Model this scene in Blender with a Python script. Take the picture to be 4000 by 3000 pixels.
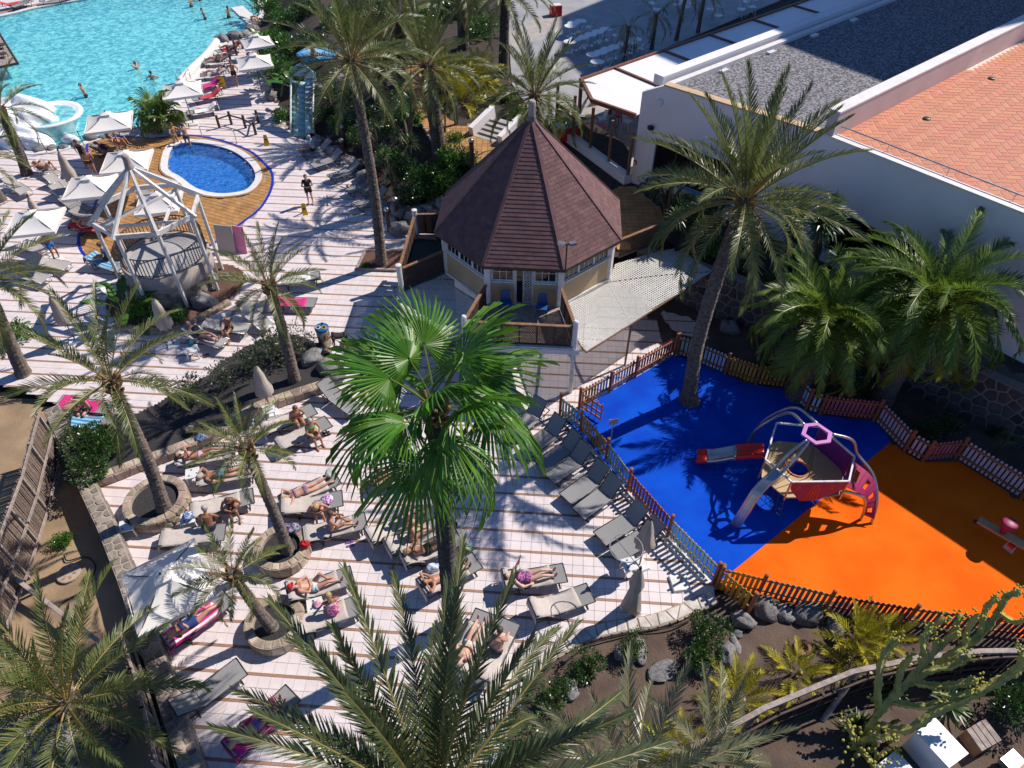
import bpy, bmesh, math, random
from mathutils import Vector, Matrix, Euler
R = math.radians
random.seed(7)
scene = bpy.context.scene
for o in list(bpy.data.objects): bpy.data.objects.remove(o)
COL = scene.collection

# ------------------------------------------------------------------ camera
CAM_H, FPX, PITCH = 20.0, 2780.0, R(44.8)
cd = bpy.data.cameras.new('camera'); cam = bpy.data.objects.new('camera', cd); COL.objects.link(cam)
cam.location = (0, 0, CAM_H); cam.rotation_euler = (math.pi/2 - PITCH, 0, 0)
cd.sensor_fit = 'HORIZONTAL'; cd.sensor_width = 36.0; cd.lens = 36.0*FPX/4000; cd.clip_start = 0.5; cd.clip_end = 3000
scene.camera = cam

# ------------------------------------------------------------------ light
SUN_AZ, SUN_EL = R(30.5), R(46.0)         # the sun stands to the upper right of the picture
w = bpy.data.worlds.new('World'); scene.world = w; w.use_nodes = True
nt = w.node_tree; nt.nodes.clear()
sky = nt.nodes.new('ShaderNodeTexSky'); sky.sky_type = 'NISHITA'; sky.sun_disc = False
sky.sun_elevation = SUN_EL; sky.sun_rotation = math.pi/2 - SUN_AZ
sky.air_density = 0.75; sky.dust_density = 0.0; sky.ozone_density = 10.0
bg = nt.nodes.new('ShaderNodeBackground'); bg.inputs[1].default_value = 0.11
wo = nt.nodes.new('ShaderNodeOutputWorld')
nt.links.new(sky.outputs[0], bg.inputs[0]); nt.links.new(bg.outputs[0], wo.inputs[0])
sl = bpy.data.lights.new('sun', 'SUN'); sl.energy = 5.0; sl.angle = R(0.5); sl.color = (1.0, 0.93, 0.84)
so = bpy.data.objects.new('sun', sl); COL.objects.link(so)
SUN_D = Vector((math.cos(SUN_AZ)*math.cos(SUN_EL), math.sin(SUN_AZ)*math.cos(SUN_EL), math.sin(SUN_EL)))
so.rotation_euler = SUN_D.to_track_quat('Z', 'Y').to_euler(); so.location = SUN_D*120
vs = scene.view_settings; vs.view_transform = 'Standard'; vs.look = 'None'; vs.exposure = 0.18; vs.gamma = 1.0
vs.use_curve_mapping = False

# ------------------------------------------------------------------ pixel -> place
CT, ST = math.cos(PITCH), math.sin(PITCH)
def gp(px, py, z=0.0):
    """point of the photograph (4000 x 3000) on the level z"""
    x = (px-2000)/FPX; y = -(py-1500)/FPX
    d = (x, CT+y*ST, -ST+y*CT); t = (z-CAM_H)/d[2]
    return Vector((d[0]*t, d[1]*t, z))
def pj(p):
    v = Vector(p) - Vector((0, 0, CAM_H)); f = v.y*CT - v.z*ST; u = v.y*ST + v.z*CT
    return 2000+FPX*v.x/f, 1500-FPX*u/f, f
def top_z(xy, py):
    lo, hi = -1.0, 19.0
    for _ in range(40):
        m = (lo+hi)/2
        if pj((xy[0], xy[1], m))[1] > py: lo = m
        else: hi = m
    return lo
def poly(pts, z=0.0): return [tuple(gp(a, b, z)[:2]) for a, b in pts]
def inside(p, pol):
    x, y = p[0], p[1]; c = False; j = len(pol)-1
    for i in range(len(pol)):
        xi, yi = pol[i][0], pol[i][1]; xj, yj = pol[j][0], pol[j][1]
        if (yi > y) != (yj > y) and x < (xj-xi)*(y-yi)/(yj-yi)+xi: c = not c
        j = i
    return c
def in_frame(p, m=0):
    x, y, f = pj(p); return f > 0 and -m < x < 4000+m and -m < y < 3000+m
def smooth_closed(pts, n=6):
    out = []; N = len(pts)
    for i in range(N):
        p0, p1, p2, p3 = [Vector(pts[(i+k-1) % N]) for k in range(4)]
        for s in range(n):
            t = s/n
            out.append(tuple(0.5*((2*p1)+(-p0+p2)*t+(2*p0-5*p1+4*p2-p3)*t*t+(-p0+3*p1-3*p2+p3)*t**3)))
    return out
def smooth_open(pts, n=6):
    P = [Vector(p) for p in pts]; P = [2*P[0]-P[1]]+P+[2*P[-1]-P[-2]]; out = []
    for i in range(1, len(P)-2):
        p0, p1, p2, p3 = P[i-1:i+3]
        for s in range(n):
            t = s/n
            out.append(0.5*((2*p1)+(-p0+p2)*t+(2*p0-5*p1+4*p2-p3)*t*t+(-p0+3*p1-3*p2+p3)*t**3))
    out.append(P[-2]); return out
def offset_poly(pts, d):
    """closed outline moved outward by d"""
    A = sum(pts[i][0]*pts[(i+1) % len(pts)][1]-pts[(i+1) % len(pts)][0]*pts[i][1] for i in range(len(pts)))
    s = 1 if A > 0 else -1; out = []
    for i in range(len(pts)):
        a, b = Vector(pts[i-1]), Vector(pts[(i+1) % len(pts)]); t = (b-a)
        t = t.normalized() if t.length > 1e-9 else Vector((1, 0))
        out.append((pts[i][0]+s*t.y*d, pts[i][1]-s*t.x*d))
    return out

# ------------------------------------------------------------------ mesh builder
class MB:
    def __init__(s): s.v = []; s.f = []; s.mi = []; s.cur = 0
    def add(s, vs_, fs):
        n = len(s.v); s.v.extend([tuple(q) for q in vs_])
        for f in fs: s.f.append(tuple(n+i for i in f)); s.mi.append(s.cur)
    def quad(s, *p): s.add(p, [tuple(range(len(p)))])
    def box(s, c, size, rz=0.0, taper=1.0):
        hx, hy, hz = size[0]/2, size[1]/2, size[2]/2; ca, sa = math.cos(rz), math.sin(rz); vv = []
        for z, k in ((-hz, 1.0), (hz, taper)):
            for x, y in ((-hx, -hy), (hx, -hy), (hx, hy), (-hx, hy)):
                vv.append((c[0]+k*(x*ca-y*sa), c[1]+k*(x*sa+y*ca), c[2]+z))
        s.add(vv, [(3,2,1,0), (4,5,6,7), (0,1,5,4), (1,2,6,5), (2,3,7,6), (3,0,4,7)])
    def beam(s, a, b, wd, ht, up=(0, 0, 1)):
        a, b = Vector(a), Vector(b); d = (b-a).normalized(); u = Vector(up)
        if abs(d.dot(u)) > 0.98: u = Vector((1, 0, 0))
        r = d.cross(u).normalized(); u = r.cross(d).normalized(); vv = []
        for p in (a, b):
            for i, j in ((-1, -1), (1, -1), (1, 1), (-1, 1)): vv.append(p+r*(i*wd/2)+u*(j*ht/2))
        s.add(vv, [(3,2,1,0), (4,5,6,7), (0,1,5,4), (1,2,6,5), (2,3,7,6), (3,0,4,7)])
    def tube(s, path, rad, n=8, cap=True, squash=None, up=None):
        P = [Vector(p) for p in path]; k = len(P)
        if not hasattr(rad, '__len__'): rad = [rad]*k
        base = len(s.v); u = Vector(up) if up else None
        for i in range(k):
            t = (P[min(i+1, k-1)]-P[max(i-1, 0)])
            t = t.normalized() if t.length > 1e-9 else Vector((0, 0, 1))
            if u is None: u = Vector((0, 0, 1)) if abs(t.z) < 0.9 else Vector((1, 0, 0))
            r = t.cross(u)
            if r.length < 1e-4: r = t.cross(Vector((0.3, 1, 0.2)))
            r.normalize(); u = r.cross(t).normalized()
            sq = squash[i] if squash else 1.0
            for j in range(n):
                a = 2*math.pi*j/n; s.v.append(tuple(P[i]+r*(math.cos(a)*rad[i])+u*(math.sin(a)*rad[i]*sq)))
        for i in range(k-1):
            for j in range(n):
                s.f.append((base+i*n+j, base+i*n+(j+1) % n, base+(i+1)*n+(j+1) % n, base+(i+1)*n+j)); s.mi.append(s.cur)
        if cap:
            s.f.append(tuple(base+j for j in range(n-1, -1, -1))); s.mi.append(s.cur)
            s.f.append(tuple(base+(k-1)*n+j for j in range(n))); s.mi.append(s.cur)
    def lathe(s, prof, c=(0, 0, 0), n=24, cap=True):
        base = len(s.v)
        for r, z in prof:
            for j in range(n):
                a = 2*math.pi*j/n; s.v.append((c[0]+r*math.cos(a), c[1]+r*math.sin(a), c[2]+z))
        for i in range(len(prof)-1):
            for j in range(n):
                s.f.append((base+i*n+j, base+i*n+(j+1) % n, base+(i+1)*n+(j+1) % n, base+(i+1)*n+j)); s.mi.append(s.cur)
        if cap:
            s.f.append(tuple(base+j for j in range(n-1, -1, -1))); s.mi.append(s.cur)
            s.f.append(tuple(base+(len(prof)-1)*n+j for j in range(n))); s.mi.append(s.cur)
    def prism(s, pts, z0, z1, taper=None):
        A = sum(pts[i][0]*pts[(i+1) % len(pts)][1]-pts[(i+1) % len(pts)][0]*pts[i][1] for i in range(len(pts)))
        if A < 0: pts = list(reversed(pts))
        n = len(pts); T = taper if taper else pts
        s.add([(p[0], p[1], z0) for p in pts]+[(p[0], p[1], z1) for p in T],
              [tuple(range(n-1, -1, -1)), tuple(range(n, 2*n))]+[(i, (i+1) % n, n+(i+1) % n, n+i) for i in range(n)])
    def ribbon(s, inner, outer, z0, z1, zi=None):
        """closed ring between two outlines with the same number of points (z0 bottom, z1 top)"""
        n = len(inner); zi = z1 if zi is None else zi
        vv = [(p[0], p[1], z0) for p in inner]+[(p[0], p[1], zi) for p in inner]+[(p[0], p[1], z1) for p in outer]+[(p[0], p[1], z0) for p in outer]
        ff = []
        for i in range(n):
            j = (i+1) % n
            for k in range(3): ff.append((k*n+i, (k+1)*n+i, (k+1)*n+j, k*n+j))
        s.add(vv, ff)
    def blob(s, c, r, seed=0, nu=10, nv=7, amp=0.18, rot=0.0):
        rnd = random.Random(seed); base = len(s.v)
        ks = [(rnd.uniform(1, 3.2), rnd.uniform(1, 3.2), rnd.uniform(1, 3.2), rnd.uniform(0, 6), rnd.uniform(.4, 1)) for _ in range(5)]
        ca, sa = math.cos(rot), math.sin(rot)
        for i in range(nv+1):
            th = math.pi*i/nv
            for j in range(nu):
                ph = 2*math.pi*j/nu; d = Vector((math.sin(th)*math.cos(ph), math.sin(th)*math.sin(ph), math.cos(th)))
                k = 1+amp*sum(q[4]*math.sin(q[0]*d.x*2+q[1]*d.y*2+q[2]*d.z*2+q[3]) for q in ks)/2
                x, y, z = d.x*r[0]*k, d.y*r[1]*k, d.z*r[2]*k
                s.v.append((c[0]+x*ca-y*sa, c[1]+x*sa+y*ca, c[2]+z))
        for i in range(nv):
            for j in range(nu):
                s.f.append((base+i*nu+j, base+(i+1)*nu+j, base+(i+1)*nu+(j+1) % nu, base+i*nu+(j+1) % nu)); s.mi.append(s.cur)
    def mesh(s, name, mats, off=None, smooth=False):
        me = bpy.data.meshes.new(name)
        vv = s.v if off is None else [(a-off[0], b-off[1], c-off[2]) for a, b, c in s.v]
        me.from_pydata(vv, [], s.f)
        if not isinstance(mats, (list, tuple)): mats = [mats]
        for m in mats: me.materials.append(m)
        if len(mats) > 1: me.polygons.foreach_set('material_index', s.mi)
        if smooth: me.polygons.foreach_set('use_smooth', [True]*len(me.polygons))
        me.update(); return me
    def build(s, name, mats, parent=None, smooth=False, local=False):
        off = None
        if parent is not None and not local: off = wloc(parent)
        return link(name, s.mesh(name, mats, off, smooth), parent)
def wloc(o):
    p = Vector((0, 0, 0))
    while o is not None: p += o.location; o = o.parent
    return p
def link(name, data, parent=None):
    o = bpy.data.objects.new(name, data); COL.objects.link(o)
    if parent is not None: o.parent = parent
    return o
def tag(o, label, cat, group=None):
    o['label'] = label; o['category'] = cat
    if group: o['group'] = group
    return o
def thing(name, label, cat, loc=(0, 0, 0), rz=0.0, group=None):
    o = link(name, None); o.location = loc; o.rotation_euler = (0, 0, rz); o.empty_display_size = 0.2
    return tag(o, label, cat, group)
def struct(o): o['kind'] = 'structure'; return o
def stuff(o): o['kind'] = 'stuff'; return o
def copy_tree(o, parent=None):
    c = o.copy(); COL.objects.link(c); c.parent = parent
    for ch in list(o.children): copy_tree(ch, c)
    return c
def piece(name, me, parent, loc=(0, 0, 0), rot=None):
    o = bpy.data.objects.new(name, me); COL.objects.link(o); o.parent = parent
    o.location = Vector(loc)-wloc(parent)
    if rot is not None: o.rotation_euler = rot
    return o

# ------------------------------------------------------------------ materials
def nodes(name):
    m = bpy.data.materials.new(name); m.use_nodes = True; t = m.node_tree; b = t.nodes['Principled BSDF']
    return m, t, b
def mat(name, col, col2=None, scale=6.0, rough=0.6, bump=0.0, bscale=None, vary=0.0, metal=0.0, detail=6.0, spec=0.5, mixlo=0.35, mixhi=0.65, coat=0.0, hue=0.0, transl=0.0):
    """noise-mottled colour + optional per-piece variation + fine relief"""
    m, t, b = nodes(name); L = t.links.new
    tc = t.nodes.new('ShaderNodeTexCoord'); n = t.nodes.new('ShaderNodeTexNoise')
    n.inputs['Scale'].default_value = scale; n.inputs['Detail'].default_value = detail; L(tc.outputs['Object'], n.inputs['Vector'])
    rp = t.nodes.new('ShaderNodeValToRGB'); rp.color_ramp.elements[0].position = mixlo; rp.color_ramp.elements[1].position = mixhi
    c2 = col2 if col2 else tuple(x*0.82 for x in col)
    rp.color_ramp.elements[0].color = (*c2, 1); rp.color_ramp.elements[1].color = (*col, 1)
    L(n.outputs['Fac'], rp.inputs['Fac']); out = rp.outputs['Color']
    if vary or hue:
        oi = t.nodes.new('ShaderNodeObjectInfo'); ge = t.nodes.new('ShaderNodeNewGeometry'); ad = t.nodes.new('ShaderNodeMath'); ad.operation = 'ADD'
        L(oi.outputs['Random'], ad.inputs[0]); L(ge.outputs['Random Per Island'], ad.inputs[1])
        wn = t.nodes.new('ShaderNodeTexWhiteNoise'); wn.noise_dimensions = '1D'; L(ad.outputs[0], wn.inputs['W'])
        hs = t.nodes.new('ShaderNodeHueSaturation'); mr = t.nodes.new('ShaderNodeMapRange')
        mr.inputs[3].default_value = 1-vary; mr.inputs[4].default_value = 1+vary
        L(wn.outputs['Value'], mr.inputs[0]); L(mr.outputs[0], hs.inputs['Value']); L(out, hs.inputs['Color'])
        if hue:
            m2 = t.nodes.new('ShaderNodeMapRange'); m2.inputs[3].default_value = 0.5-hue; m2.inputs[4].default_value = 0.5+hue
            sp = t.nodes.new('ShaderNodeSeparateColor'); L(wn.outputs['Color'], sp.inputs[0]); L(sp.outputs[1], m2.inputs[0]); L(m2.outputs[0], hs.inputs['Hue'])
        out = hs.outputs['Color']
    L(out, b.inputs['Base Color'])
    b.inputs['Roughness'].default_value = rough; b.inputs['Metallic'].default_value = metal; b.inputs['Specular IOR Level'].default_value = spec
    if coat: b.inputs['Coat Weight'].default_value = coat
    if bump:
        n2 = t.nodes.new('ShaderNodeTexNoise'); n2.inputs['Scale'].default_value = bscale or scale*4; n2.inputs['Detail'].default_value = 4
        L(tc.outputs['Object'], n2.inputs['Vector']); bp = t.nodes.new('ShaderNodeBump'); bp.inputs['Strength'].default_value = bump; bp.inputs['Distance'].default_value = 0.03
        L(n2.outputs['Fac'], bp.inputs['Height']); L(bp.outputs[0], b.inputs['Normal'])
    if transl:
        tr = t.nodes.new('ShaderNodeBsdfTranslucent'); mx = t.nodes.new('ShaderNodeMixShader'); mx.inputs[0].default_value = transl
        L(out, tr.inputs['Color']); o = t.nodes['Material Output']; L(b.outputs[0], mx.inputs[1]); L(tr.outputs[0], mx.inputs[2]); L(mx.outputs[0], o.inputs[0])
    return m
def water_mat(name, tint, deep=0.0, bscale=2.2, bstr=0.35, body=(.1, .5, .6)):
    m, t, b = nodes(name); L = t.links.new; t.nodes.remove(b); o = t.nodes['Material Output']
    tr = t.nodes.new('ShaderNodeBsdfTransparent'); tr.inputs[0].default_value = (*tint, 1)
    gl = t.nodes.new('ShaderNodeBsdfGlossy'); gl.inputs['Roughness'].default_value = 0.04
    fr = t.nodes.new('ShaderNodeFresnel'); fr.inputs[0].default_value = 1.33
    tc = t.nodes.new('ShaderNodeTexCoord'); n = t.nodes.new('ShaderNodeTexNoise'); n.inputs['Scale'].default_value = bscale; n.inputs['Detail'].default_value = 3
    n.inputs['Distortion'].default_value = 0.6
    L(tc.outputs['Object'], n.inputs[0]); bp = t.nodes.new('ShaderNodeBump'); bp.inputs['Strength'].default_value = bstr; bp.inputs['Distance'].default_value = 0.12
    L(n.outputs['Fac'], bp.inputs['Height']); L(bp.outputs[0], gl.inputs['Normal']); L(bp.outputs[0], fr.inputs['Normal'])
    df = t.nodes.new('ShaderNodeBsdfDiffuse'); rp = t.nodes.new('ShaderNodeValToRGB'); n3 = t.nodes.new('ShaderNodeTexNoise'); n3.inputs['Scale'].default_value = bscale*1.6; n3.inputs['Detail'].default_value = 2; n3.inputs['Distortion'].default_value = 1.0; L(tc.outputs['Object'], n3.inputs[0])
    e = rp.color_ramp.elements; e[0].position = .40; e[1].position = .62; e[0].color = (*[c*.70 for c in body], 1); e[1].color = (*[min(.97, c*1.25+.14) for c in body], 1); L(n3.outputs['Fac'], rp.inputs[0]); L(rp.outputs[0], df.inputs[0])  # ramp paints pale sparkle flecks into the water's body colour
    m2 = t.nodes.new('ShaderNodeMixShader'); m2.inputs[0].default_value = deep; L(tr.outputs[0], m2.inputs[1]); L(df.outputs[0], m2.inputs[2])
    mx = t.nodes.new('ShaderNodeMixShader'); L(fr.outputs[0], mx.inputs[0]); L(m2.outputs[0], mx.inputs[1]); L(gl.outputs[0], mx.inputs[2]); L(mx.outputs[0], o.inputs[0])
    return m
def glass_mat(name, tint=(0.9, 0.95, 0.95)):
    m, t, b = nodes(name); L = t.links.new; t.nodes.remove(b); o = t.nodes['Material Output']
    tr = t.nodes.new('ShaderNodeBsdfTransparent'); tr.inputs[0].default_value = (*tint, 1)
    gl = t.nodes.new('ShaderNodeBsdfGlossy'); gl.inputs['Roughness'].default_value = 0.02
    fr = t.nodes.new('ShaderNodeFresnel'); fr.inputs[0].default_value = 1.45
    mx = t.nodes.new('ShaderNodeMixShader'); L(fr.outputs[0], mx.inputs[0]); L(tr.outputs[0], mx.inputs[1]); L(gl.outputs[0], mx.inputs[2]); L(mx.outputs[0], o.inputs[0])
    return m
M = {}
M['tile'] = mat('terrace_tile', (0.70, 0.625, 0.63), (0.64, 0.565, 0.57), 3.0, 0.55, 0.05, 40, vary=0.045)
M['strip'] = mat('brown_strip_tile', (0.36, 0.20, 0.125), (0.30, 0.165, 0.10), 9.0, 0.6, 0.05, 40, vary=0.10)
M['grout'] = mat('grout', (0.33, 0.27, 0.25), None, 12, 0.9, 0.2)
M['ochre'] = mat('ochre_paving', (0.44, 0.235, 0.085), (0.34, 0.175, 0.06), 2.0, 0.65, 0.1, 30, vary=0.14)
M['terra'] = mat('terracotta_tile', (0.56, 0.20, 0.115), (0.50, 0.17, 0.085), 0.5, 0.7, 0.06, 30, vary=0.10, hue=0.008)
M['terra_joint'] = mat('pale_joint', (0.80, 0.62, 0.52), None, 5, 0.9)
M['soil'] = mat('brown_soil', (0.125, 0.085, 0.062), (0.075, 0.05, 0.04), 1.2, 0.95, 0.9, 14)
M['lava'] = mat('dark_gravel', (0.055, 0.05, 0.052), (0.022, 0.02, 0.022), 26, 0.95, 1.0, 40)
M['bark_mulch'] = mat('red_mulch', (0.17, 0.085, 0.055), (0.08, 0.04, 0.03), 18, 0.95, 1.0, 30)
M['dirt'] = mat('pale_dirt', (0.36, 0.25, 0.15), (0.24, 0.165, 0.10), 0.9, 0.95, 0.5, 10)
M['gravel'] = mat('grey_roof_gravel', (0.30, 0.29, 0.31), (0.07, 0.068, 0.08), 11, 0.95, 1.0, 20, mixlo=.42, mixhi=.60, detail=3)
M['concrete'] = mat('concrete', (0.40, 0.37, 0.34), (0.32, 0.29, 0.27), 2, 0.85, 0.2, 20)
M['plaza'] = mat('grey_plaza', (0.36, 0.35, 0.35), (0.28, 0.275, 0.28), 0.8, 0.6, 0.1, 20)
M['white'] = mat('white_wall', (0.78, 0.75, 0.76), (0.72, 0.69, 0.70), 0.7, 0.75, 0.12, 40)
M['cream'] = mat('cream_wall', (0.58, 0.42, 0.25), (0.50, 0.36, 0.21), 1.5, 0.8, 0.1, 30)
M['wpaint'] = mat('worn_white_paint', (0.68, 0.665, 0.65), (0.46, 0.44, 0.42), 5, 0.6, 0.25, 30, mixlo=0.25, mixhi=0.5)
M['wplastic'] = mat('white_plastic', (0.78, 0.78, 0.78), None, 3, 0.35)
M['dsoil'] = mat('dark_mulch_soil', (0.06, 0.042, 0.034), (0.028, 0.022, 0.02), 2.5, 0.95, 0.9, 14)
M['foam'] = mat('white_artificial_rock', (0.86, 0.86, 0.88), (0.76, 0.78, 0.82), 2.5, 0.6, 0.6, 6)
M['coping'] = mat('white_coping', (0.74, 0.71, 0.70), (0.64, 0.61, 0.60), 4, 0.6, 0.1)
M['stone'] = mat('wall_stone', (0.30, 0.25, 0.21), (0.17, 0.145, 0.13), 4, 0.85, 0.5, 12, vary=0.40, hue=0.02)
M['paler'] = mat('pale_stone', (0.44, 0.36, 0.28), (0.28, 0.20, 0.145), 3, 0.85, 0.5, 14, vary=0.34, hue=0.03)
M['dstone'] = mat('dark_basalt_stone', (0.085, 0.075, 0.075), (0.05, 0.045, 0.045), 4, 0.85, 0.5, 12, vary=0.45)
M['mortar'] = mat('mortar', (0.42, 0.34, 0.27), (0.32, 0.26, 0.21), 6, 0.9, 0.4, 20)
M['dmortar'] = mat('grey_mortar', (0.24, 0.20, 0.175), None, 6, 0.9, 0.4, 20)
M['rock'] = mat('grey_boulder', (0.26, 0.25, 0.25), (0.13, 0.125, 0.13), 5, 0.9, 0.8, 9, vary=0.22)
M['shingle'] = mat('brown_shingle', (0.165, 0.082, 0.084), (0.122, 0.06, 0.062), 3.0, 0.85, 0.5, 60, vary=0.16)
M['felt'] = mat('roof_felt', (0.045, 0.022, 0.022), None, 8, 0.95)
M['wood'] = mat('brown_wood', (0.27, 0.135, 0.065), (0.17, 0.085, 0.045), 5, 0.7, 0.3, 24)
M['dwood'] = mat('dark_wood', (0.085, 0.05, 0.038), (0.05, 0.032, 0.026), 6, 0.75, 0.3, 24)
M['beamwood'] = mat('red_brown_beam', (0.22, 0.075, 0.035), (0.15, 0.05, 0.028), 4, 0.6, 0.2, 24)
M['gwood'] = mat('weathered_grey_wood', (0.40, 0.335, 0.30), (0.26, 0.205, 0.185), 6, 0.85, 0.5, 26, vary=0.12)
M['reed'] = mat('reed_mat', (0.26, 0.19, 0.155), (0.15, 0.105, 0.085), 14, 0.9, 0.5, 40, vary=0.35)
M['dreed'] = mat('dark_heather_mat', (0.06, 0.038, 0.034), (0.03, 0.02, 0.018), 14, 0.95, 0.6, 30, vary=0.35)
M['metal'] = mat('grey_metal', (0.50, 0.51, 0.53), None, 3, 0.35, metal=0.9)
M['dmetal'] = mat('dark_metal', (0.05, 0.05, 0.055), None, 3, 0.45, metal=0.5)
M['black'] = mat('black_plastic', (0.015, 0.015, 0.017), None, 3, 0.5)
M['dglass'] = mat('dark_window_glass', (0.012, 0.012, 0.014), None, 3, 0.04, spec=0.8)
M['glass'] = glass_mat('clear_glass')
M['rail'] = mat('dark_iron', (0.07, 0.06, 0.058), None, 5, 0.5, metal=0.3)
M['sling'] = mat('grey_sling', (0.27, 0.265, 0.265), (0.235, 0.23, 0.232), 30, 0.8, 0.15, 90, vary=0.10)
M['sling2'] = mat('taupe_sling', (0.44, 0.41, 0.385), None, 30, 0.8, 0.15, 90, vary=0.06)
M['towel'] = mat('beige_towel', (0.53, 0.475, 0.435), (0.47, 0.41, 0.375), 5, 0.95, 0.6, 30, vary=0.08)
M['canvas'] = mat('cream_canvas', (0.80, 0.77, 0.74), (0.75, 0.72, 0.69), 1.6, 0.85, 0.25, 6, vary=0.05, transl=0.12)
M['canvas2'] = mat('taupe_canvas', (0.47, 0.40, 0.355), (0.39, 0.33, 0.29), 2.0, 0.9, 0.3, 8, vary=0.10)
M['blue_rub'] = mat('blue_rubber', (0.003, 0.085, 0.60), (0.003, 0.05, 0.47), 0.7, 0.9, 0.35, 90, spec=0.1)
M['orange_rub'] = mat('orange_rubber', (0.90, 0.165, 0.008), (0.80, 0.115, 0.004), 0.6, 0.9, 0.35, 90, spec=0.1)
M['net'] = mat('white_mesh_strip', (0.66, 0.65, 0.62), None, 6, 0.7)
def solid(name, col, rough=0.5, **k):
    if name not in M: M[name] = mat(name, col, tuple(c*0.86 for c in col), 4, rough, **k)
    return M[name]
# leaves
def leaf(name, col, col2, vary=0.25, hue=0.02, transl=0.25, rough=0.38):
    M[name] = mat(name, col, col2, 1.3, rough, vary=vary, hue=hue, transl=transl, spec=0.6); return M[name]
leaf('date', (0.165, 0.195, 0.055), (0.09, 0.122, 0.034), transl=0.38, rough=0.42)
leaf('forel', (0.105, 0.135, 0.05), (0.055, 0.078, 0.03))
leaf('date_old', (0.28, 0.215, 0.075), (0.17, 0.135, 0.05))
leaf('canary', (0.175, 0.265, 0.028), (0.085, 0.15, 0.018), transl=0.42, rough=0.42)
leaf('greygreen', (0.24, 0.25, 0.14), (0.13, 0.145, 0.075))
leaf('fan', (0.115, 0.275, 0.022), (0.075, 0.20, 0.016), transl=0.35, rough=0.42)
leaf('areca', (0.50, 0.40, 0.02), (0.25, 0.30, 0.02), hue=0.03)
leaf('yucca', (0.10, 0.17, 0.05), (0.05, 0.09, 0.03))
leaf('hib', (0.055, 0.125, 0.022), (0.03, 0.07, 0.014), rough=0.3)
leaf('olean', (0.10, 0.13, 0.065), (0.055, 0.08, 0.035))
leaf('banana', (0.075, 0.20, 0.02), (0.05, 0.13, 0.016), rough=0.3)
leaf('redleaf', (0.35, 0.05, 0.035), (0.2, 0.03, 0.03))
leaf('pinkfl', (0.6, 0.12, 0.25), (0.45, 0.05, 0.14))
leaf('agave', (0.17, 0.24, 0.18), (0.11, 0.16, 0.11), vary=0.15)
M['petiole'] = mat('palm_petiole', (0.34, 0.24, 0.075), (0.24, 0.19, 0.06), 5, 0.5, vary=0.15)
M['petg'] = mat('green_petiole', (0.13, 0.19, 0.03), None, 5, 0.4)
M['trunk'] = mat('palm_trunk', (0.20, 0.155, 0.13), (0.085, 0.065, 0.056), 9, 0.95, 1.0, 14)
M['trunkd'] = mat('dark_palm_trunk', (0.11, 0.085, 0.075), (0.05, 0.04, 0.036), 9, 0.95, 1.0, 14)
M['boot'] = mat('palm_leaf_boot', (0.30, 0.17, 0.08), (0.18, 0.10, 0.05), 8, 0.9, 0.5, vary=0.2)
M['twig'] = mat('twig', (0.12, 0.09, 0.065), None, 6, 0.9)
M['cactus'] = mat('cactus_skin', (0.46, 0.42, 0.11), (0.27, 0.27, 0.08), 4, 0.7, 0.4, 16, vary=0.12)
M['cactusg'] = mat('grey_cactus_wood', (0.22, 0.20, 0.17), (0.14, 0.13, 0.11), 6, 0.9, 0.6, 14)
def clear(pts, closed=True): return pts
# ================================================================== THE SETTING: ground, paving, pools
def dist_line(p, L):
    best = 1e9
    for (ax, ay), (bx, by) in zip(L, L[1:]):
        dx, dy = bx-ax, by-ay; q = dx*dx+dy*dy
        t = 0 if q == 0 else max(0, min(1, ((p[0]-ax)*dx+(p[1]-ay)*dy)/q))
        best = min(best, math.hypot(p[0]-ax-t*dx, p[1]-ay-t*dy))
    return best
def bbox(p): return min(q[0] for q in p), min(q[1] for q in p), max(q[0] for q in p), max(q[1] for q in p)
def grid_sheet(name, m, inc, holes=(), step=0.3, zf=0.0, thick=0.0, far=None):
    x0, y0, x1, y1 = bbox(inc); mb = MB(); idx = {}
    hb = [(bbox(h), h) for h in holes]
    def vid(i, j):
        if (i, j) not in idx:
            x, y = x0+i*step, y0+j*step; idx[(i, j)] = len(mb.v); mb.v.append((x, y, zf(x, y) if callable(zf) else zf))
        return idx[(i, j)]
    for i in range(int((x1-x0)/step)+1):
        for j in range(int((y1-y0)/step)+1):
            c = (x0+(i+.5)*step, y0+(j+.5)*step)
            if not inside(c, inc): continue
            if any(b[0] <= c[0] <= b[2] and b[1] <= c[1] <= b[3] and inside(c, h) for b, h in hb): continue
            mb.f.append((vid(i, j), vid(i+1, j), vid(i+1, j+1), vid(i, j+1))); mb.mi.append(0)
    return struct(mb.build(name, m, smooth=callable(zf)))
def loose_height(amp, s, seed=0.0):
    return lambda x, y: amp*(math.sin(x*s+seed)*math.cos(y*s*1.3+seed*2)+.5*math.sin(x*s*2.7+y*s*2.1+seed*3))
def smooth01(t): t = max(0., min(1., t)); return t*t*(3-2*t)

UP = 2.35                                      # level of the upper garden, pavilion floor and restaurant terrace
mb = MB(); mb.box((0, 60, -3.1), (900, 900, 0.2)); struct(mb.build('ground', M['soil']))

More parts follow.
